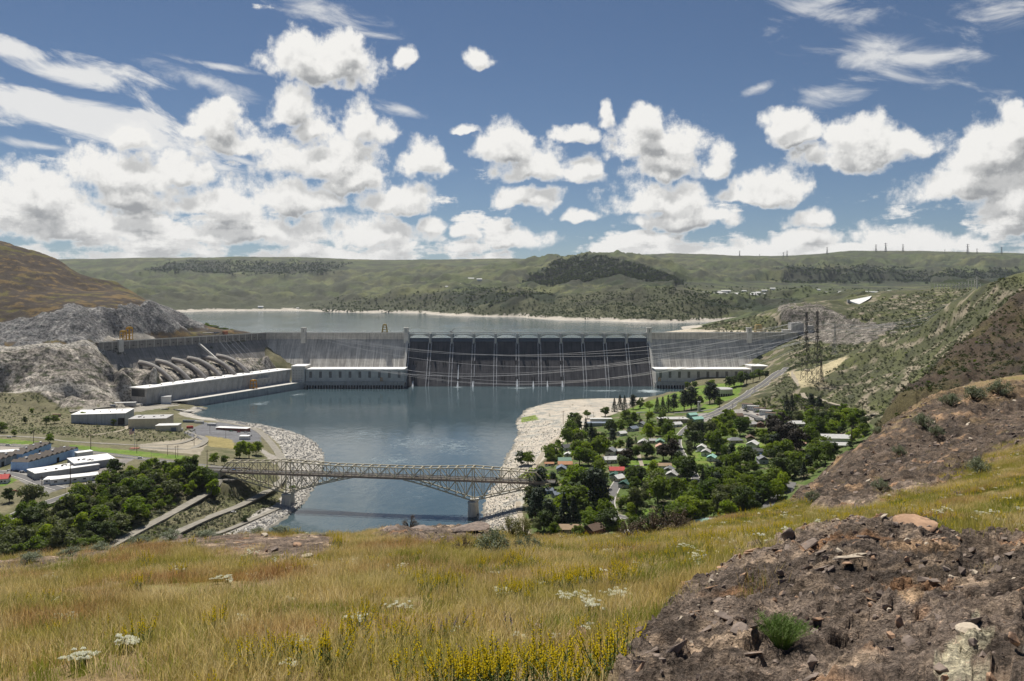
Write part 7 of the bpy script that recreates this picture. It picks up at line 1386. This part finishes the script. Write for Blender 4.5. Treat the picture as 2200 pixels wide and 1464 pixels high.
def build_flowers():
    r = random.Random(31); rest = {'yellow': [], 'yarrow': [], 'violet': []}; cnt = {'yellow': 0, 'yarrow': 0}
    for L, kd, tx in ((YC_, 'yellow', 'tall yellow flower spikes'), (WC_, 'yarrow', 'flat white flower heads')):
        for cx, cy_, rx, ry, n in L:
            for k in range(n):
                px, py = r.gauss(cx, rx * .5), r.gauss(cy_, ry * .5); p = nhit(px, min(py, 1560))
                flower(kd, p, r.uniform(.75, 1.2) * (1.0 if kd == 'yellow' else .95), f'{tx} {where(px, py)}', f'{kd} flowers on the near slope')
    for px, py in ((960, 1378), (968, 1370), (945, 1390), (1045, 1445), (2055, 1070), (2062, 1074), (1105, 1360)): flower('violet', nhit(px, py), r.uniform(.8, 1.1), f'small violet flower spike {where(px, py)}', 'violet flowers on the near slope')
    X, Y, Z, px, py, q = near_pts(9000, 905, 4, 34, lambda X, Y, Z, rk, px, py, r: (rk < .5) & (fbm(X * .35 + 9, Y * .35, 3, seed=105) + .35 * (px > 800) > .45)); m = min(len(X), 3200); sel = slice(0, m)
    pr = []
    for i, (s, f) in enumerate(FLW['yellow'] + FLW['yarrow'][:1]):
        mb = bpy.data.meshes.new('flower_copy'); a = np.empty(len(s.vertices) * 3, np.float32); s.vertices.foreach_get('co', a); b = np.empty(len(f.vertices) * 3, np.float32); f.vertices.foreach_get('co', b); fs = [tuple(p.vertices) for p in s.polygons]; ff = [tuple(v + len(s.vertices) for v in p.vertices) for p in f.polygons]
        mb.from_pydata(np.concatenate([a, b]).reshape(-1, 3).tolist(), [], fs + ff); mb.materials.append(s.materials[0]); mb.materials.append(f.materials[0]); mb.polygons.foreach_set('material_index', [0] * len(fs) + [1] * len(ff)); mb.update(); pr.append(proto('flower_copy_%d' % i, mb))
    scatter('scattered_flowers', np.stack([X, Y, Z], 1)[sel], np.column_stack([q.randn(m) * .1, q.randn(m) * .1, q.rand(m) * 6.28]), q.uniform(.5, .95, m), q.choice(4, m, p=[.26, .26, .26, .22]), pr, 'small yellow and white flowers scattered through the grass', 'flowers')
build_flowers()

# ---- sagebrush and stones in the foreground
def sage_meshes(seed, n, leafm, tall=1.0):
    r = np.random.RandomState(seed); k = 26; d = r.randn(k, 3); d[:, 2] = np.abs(d[:, 2]) + .25; d /= np.linalg.norm(d, axis=1)[:, None]; tips = d * np.array([.52, .52, .62 * tall]) * r.uniform(.75, 1.08, (k, 1)); st = MB()
    for t in tips: st.tube([(0, 0, -.04), tuple(t * .5 + r.randn(3) * .03), tuple(t)], [.022, .012, .004], 4, False)
    i = r.randint(0, k, n); q = r.rand(n) ** .6; C = tips[i] * (.62 + .42 * q)[:, None] + r.randn(n, 3) * .055; C[:, 2] = np.maximum(C[:, 2], .03); V, Fc = cards(C, r.randn(n, 3) + [0, 0, .4], .011 + .014 * r.rand(n), r); lv = mesh_np('foliage', V, Fc); lv.materials.append(leafm); return st.mesh('branches', BARK), lv
SAGE = mat('sage_leaf', (.20, .225, .155), .8, .3, 9, transl=.15); SAGEO = mat('olive_leaf', (.17, .17, .06), .8, .2, 6, transl=.2); SAGEB = mat('dry_twig_leaf', (.16, .125, .085), .9, .25, 6); BROOM = mat('broom_green', (.24, .34, .10), .7, .2, 6, transl=.3)
SG = [sage_meshes(11, 2600, SAGE), sage_meshes(12, 2600, SAGE, 1.1), sage_meshes(13, 2200, SAGEO, 1.2), sage_meshes(14, 1100, SAGEB)]
def sage(px, py, wpx, k, label):
    p = nhit(px, py); s = 1.4 * wpx * p[1] / F; t = tag(empty('sagebrush', (p[0], p[1], p[2] + .02), _tr.uniform(0, 6.28)), label, 'bush', 'bushes on the near slope'); low = px < 700; t.scale = (s * (.85 if low else 1), s * (.85 if low else 1), s * (.48 if low else 1))
    for nm, me in zip(('branches', 'foliage'), SG[k]): o = bpy.data.objects.new(nm, me); COL.objects.link(o); o.parent = t
for a in ((1065, 1194, 66, 0, 'large grey-green sagebrush at the rim in the centre'), (1137, 1188, 44, 1, 'smaller sagebrush right of the large one at the rim'), (1098, 1164, 44, 2, 'olive bush behind the two sagebrushes at the rim'), (1125, 1162, 40, 2, 'olive bush at the rim above the cobble bank'), (995, 1186, 34, 3, 'bare twiggy bush left of the large sagebrush'), (1095, 1192, 34, 3, 'bare twiggy bush touching the large sagebrush'), (2105, 1020, 40, 0, 'lone grey sagebrush at the edge of the rocky hill'), (1400, 1150, 60, 3, 'dry grey bush left of the rim pair on the right'), (1455, 1140, 52, 3, 'dry grey bush right of the rim pair on the right'), (1350, 1160, 44, 3, 'small dry bush at the rim below the street'),
          (600, 1150, 40, 0, 'grey bush at the rim above the gravel path'), (555, 1152, 30, 0, 'small grey bush at the left rim'), (440, 1160, 44, 0, 'grey bush at the end of the gravel tracks'), (370, 1166, 46, 0, 'grey bush at the rim below the thicket'), (300, 1176, 40, 1, 'grey bush left along the rim'), (220, 1190, 44, 0, 'grey bush on the left rim rocks'), (150, 1200, 44, 1, 'grey bush near the left edge of the rim'), (60, 1215, 50, 0, 'grey bush close to the left edge'), (880, 1150, 30, 3, 'twiggy bush on the rim rocks'), (960, 1146, 22, 1, 'tiny sage on the rim rocks'), (2010, 950, 26, 1, 'small sage low on the rocky hill, upper one'), (1930, 985, 24, 1, 'small sage low on the rocky hill, lower one'), (1985, 930, 34, 0, 'sage beside a pale slab on the rocky hill'), (2040, 880, 34, 0, 'sage on the crest of the rocky hill, left'), (2090, 868, 40, 0, 'sage on the crest of the rocky hill, middle'), (2150, 856, 40, 1, 'sage on the crest of the rocky hill, right'), (2000, 1168, 22, 1, 'tiny sage on the outcrop top'), (1890, 1075, 30, 1, 'sage at the foot of the rocky hill'), (1745, 1085, 26, 1, 'sage at the left foot of the rocky hill'), (1885, 937, 20, 0, 'tiny sage on the hill silhouette')): sage(*a)
def broom():
    p = nhit(1680, 1455); s = MB(); r = random.Random(8)
    for i in range(260):
        a, l = r.uniform(0, 6.28), r.uniform(0, .75); h = r.uniform(.13, .20); x, y = math.cos(a) * .03, math.sin(a) * .03; q = [(x, y, 0), (x + math.cos(a) * l * .3 * h * 2, y + math.sin(a) * l * .3 * h * 2, h * .55), (x + math.cos(a) * l * .62 * h * 2, y + math.sin(a) * l * .62 * h * 2, h * (1.05 - l * .3))]; s.tube(q, [.0017, .0014, .0008], 3, False)
        for k in range(5):
            t = r.uniform(.4, 1); c = Vector(q[1]).lerp(Vector(q[2]), t); b = r.uniform(0, 6.28); e = (c.x + math.cos(b) * .024, c.y + math.sin(b) * .024, c.z + .022); s.tube([tuple(c), e], [.0013, .0007], 3, False)
    o = s.build('broom_bush', BROOM); o.location = p; tag(o, 'bright green wiry bush in the outcrop at the bottom edge', 'bush')
broom()
for px, py, sz, lb in ((1635, 1300, 1.5, 'tall green grass tuft in the outcrop'), (2085, 1200, 1.4, 'green grass tuft behind the outcrop'), (1610, 1320, 1.0, 'dry tuft beside the tall green one'), (2160, 1180, 1.6, 'pale curling dry grass clump at the right edge'), (1520, 1310, .8, 'small dry tuft on the bare soil')):
    p = nhit(px, py); t = tag(empty('grass_clump', p), lb, 'grass'); t.scale = (sz * .8,) * 3
    for k, i in enumerate((2, 0) if 'green' in lb else (3, 0)): o = bpy.data.objects.new('blades', TUF[i].data); COL.objects.link(o); o.parent = t; o.rotation_euler = (0, 0, k * 2.0); o.location = (k * .04, 0, 0)
def boulder_mesh(seed, m):
    import bmesh
    r = np.random.RandomState(seed); bm = bmesh.new(); bmesh.ops.create_icosphere(bm, subdivisions=4, radius=1.0); pl = [(v / np.linalg.norm(v), c) for v, c in zip(r.randn(11, 3), r.uniform(.55, .85, 11))]
    for v in bm.verts:
        p = np.array(v.co)
        for nrm, c in pl:
            d = p @ nrm
            if d > c: p = p - nrm * (d - c)
        v.co = p
    P = np.array([v.co for v in bm.verts]); nz = fbm(P[:, 0] * 3 + P[:, 2], P[:, 1] * 3, 4, seed=seed) * .05 + fbm(P[:, 0] * 9, P[:, 1] * 9 + P[:, 2] * 9, 3, seed=seed + 3) * .015
    for v, k in zip(bm.verts, nz): v.co *= 1 + k
    me = bpy.data.meshes.new('boulder'); bm.to_mesh(me); bm.free(); me.materials.append(m); return me
ROCKT = mat('tan_boulder', (.38, .24, .15), .9, .25, 7, .03, stain=((9, 9, 9), (.12, .08, .06), .52, .66)); ROCKD = mat('dark_boulder', (.21, .165, .135), .95, .35, 9, .04, stain=((5, 5, 5), (.30, .20, .13), .6, .72)); ROCKP = mat('pale_stone', (.50, .42, .32), .9, .2, 8, .02)
BM = {m.name: [boulder_mesh(40 + i, m) for i in range(3)] for m in (ROCKT, ROCKD, ROCKP)}
for px, py, w, hh, m, lb in ((1236, 1366, 64, .42, ROCKT, 'flat-topped tan boulder in the grass right of centre'), (1156, 1350, 34, .8, ROCKD, 'round dark boulder left of the tan one'), (1232, 1340, 26, .6, ROCKD, 'small dark stone behind the tan boulder'), (1336, 1330, 20, .5, ROCKP, 'small pale stone right of the tan boulder'), (1300, 1436, 54, .22, ROCKT, 'flat tan slab near the bottom edge'), (1692, 1205, 30, 1.1, ROCKD, 'upright dark rock at the outcrop edge'), (1704, 1210, 18, .8, ROCKT, 'tan stone leaning on the upright dark rock'), (1630, 1208, 36, .3, ROCKT, 'flat tan slab left of the outcrop top'), (1510, 1240, 34, .5, ROCKT, 'orange-tan stone left of the outcrop'), (1432, 1246, 20, .8, ROCKD, 'dark pointed stone in the grass'), (1415, 1292, 34, .3, ROCKT, 'long tan slab in the grass edge'), (1530, 1228, 40, .4, ROCKD, 'grey stone cluster above the orange one'),
                                 (568, 1158, 20, .6, ROCKP, 'bright pale stone on the left rim'), (640, 1180, 26, .4, ROCKT, 'flat tan stone on the left rim, upper'), (660, 1200, 30, .35, ROCKP, 'flat pale stone on the left rim, lower'), (590, 1190, 20, .6, ROCKD, 'dark stone on the left rim'), (310, 1185, 30, .3, ROCKT, 'tan stone on the left slope'), (220, 1215, 36, .3, ROCKT, 'row of tan rubble on the left slope'), (480, 1188, 26, .35, ROCKT, 'small tan slab under the left rim'), (1500, 1172, 22, .5, ROCKD, 'dark stone low in the flowers'), (840, 1158, 50, .28, ROCKD, 'dark rim boulder left of three'), (905, 1152, 70, .24, ROCKD, 'dark rim boulder, middle of three'), (1010, 1160, 90, .2, ROCKD, 'large dark rim slab right of three'), (955, 1146, 60, .3, ROCKT, 'tan rim slab between the dark boulders'), (1290, 1345, 14, .5, ROCKD, 'tiny dark stone near the tan boulder'), (1385, 1378, 46, .25, ROCKT, 'low tan slab at the soil edge'), (1960, 1172, 120, .16, ROCKT, 'broad orange-tan slab on the outcrop top'), (2085, 1440, 60, .4, ROCKP, 'pale flaked slab in the right outcrop')):
    p = nhit(px, py); s = w * .5 * p[1] / F; o = bpy.data.objects.new('boulder', _tr.choice(BM[m.name])); COL.objects.link(o); o.location = (p[0], p[1], p[2] + s * hh * .35); o.scale = (s, s * .8, s * hh * 1.1); o.rotation_euler = (_tr.uniform(-.15, .15), _tr.uniform(-.15, .15), _tr.uniform(0, 6.28)); tag(o, lb, 'rock', 'stones on the near slope')
r_ = np.random.RandomState(77); X, Y, Z, px, py, q = near_pts(30000, 907, 4, 90, lambda X, Y, Z, rk, px, py, r: (r.rand(len(X)) < np.where(rk > .5, np.where(Y < 18, 1.0, .6), .02)))
m = len(X); PB = [proto('rubble_%d' % i, stone_mesh('rubble', 820 + i, (ROCKD, ROCKT, ROCKD, ROCKP)[i])) for i in range(4)]
scatter('rubble', np.stack([X, Y, Z], 1), r_.rand(m, 3) * 6.28, (.012 + .05 * r_.rand(m) ** 4) * np.where(Y > 30, 2.4, 1.0), r_.choice(4, m, p=[.45, .25, .22, .08]), PB, 'loose rock fragments on the outcrop and slope', 'stones')
X, Y, Z, px, py, q = near_pts(22000, 913, 3.8, 17, lambda X, Y, Z, rk, px, py, r: (r.rand(len(X)) < np.where(rk > .4, .7, np.where((px > 1250) & (py > 1230), .10, .012)))); m = len(X)
scatter('outcrop_rubble', np.stack([X, Y, Z], 1), q.rand(m, 3) * 6.28, (.008 + .05 * q.rand(m) ** 4), q.choice(4, m, p=[.4, .3, .18, .12]), PB, 'small angular chips lying over the near outcrop', 'stones')
X, Y, Z, px, py, q = near_pts(3800, 915, 3.8, 17, lambda X, Y, Z, rk, px, py, r: rk > .5); m = len(X)
scatter('outcrop_ledges', np.stack([X, Y, Z - .01], 1), np.column_stack([q.randn(m) * .22, q.randn(m) * .22, .6 + q.randn(m) * .3]), np.stack([q.uniform(.04, .20, m), q.uniform(.02, .08, m), q.uniform(.015, .05, m)], 1), q.choice(4, m, p=[.55, .2, .2, .05]), PB, 'broken slabs layered across the near outcrop', 'stones')
X, Y, Z, px, py, q = near_pts(4200, 911, 17, 80, lambda X, Y, Z, rk, px, py, r: (rk > .6) & ((Y < 18) | (r.rand(len(X)) < .35))); m = len(X)
scatter('rock_ledges', np.stack([X, Y, Z - .01], 1), np.column_stack([q.randn(m) * .25, q.randn(m) * .25, .6 + q.randn(m) * .35]), np.stack([q.uniform(.05, .22, m), q.uniform(.03, .10, m), q.uniform(.02, .07, m)], 1) * np.where(Y > 25, 2.6, 1.0)[:, None], q.choice(4, m, p=[.55, .2, .2, .05]), PB, 'broken angular ledges standing out of the rock', 'stones')
# low sage over the brown hill behind
X, Y, Z, px, py, q = near_pts(16000, 909, 100, 330, lambda X, Y, Z, rk, px, py, r: (px > 1880) & (py < 930)); m = len(X)
scatter('brown_hill_brush', np.stack([X, Y, Z - .05], 1), np.column_stack([np.zeros((m, 2)), q.rand(m) * 6.28]), q.uniform(.3, 1.2, m), q.choice(4, m, p=[.15, .55, .28, .02]), SHR, 'low brush over the dark brown hillside', 'brush')
print('COUNTS', TREE_COUNT)
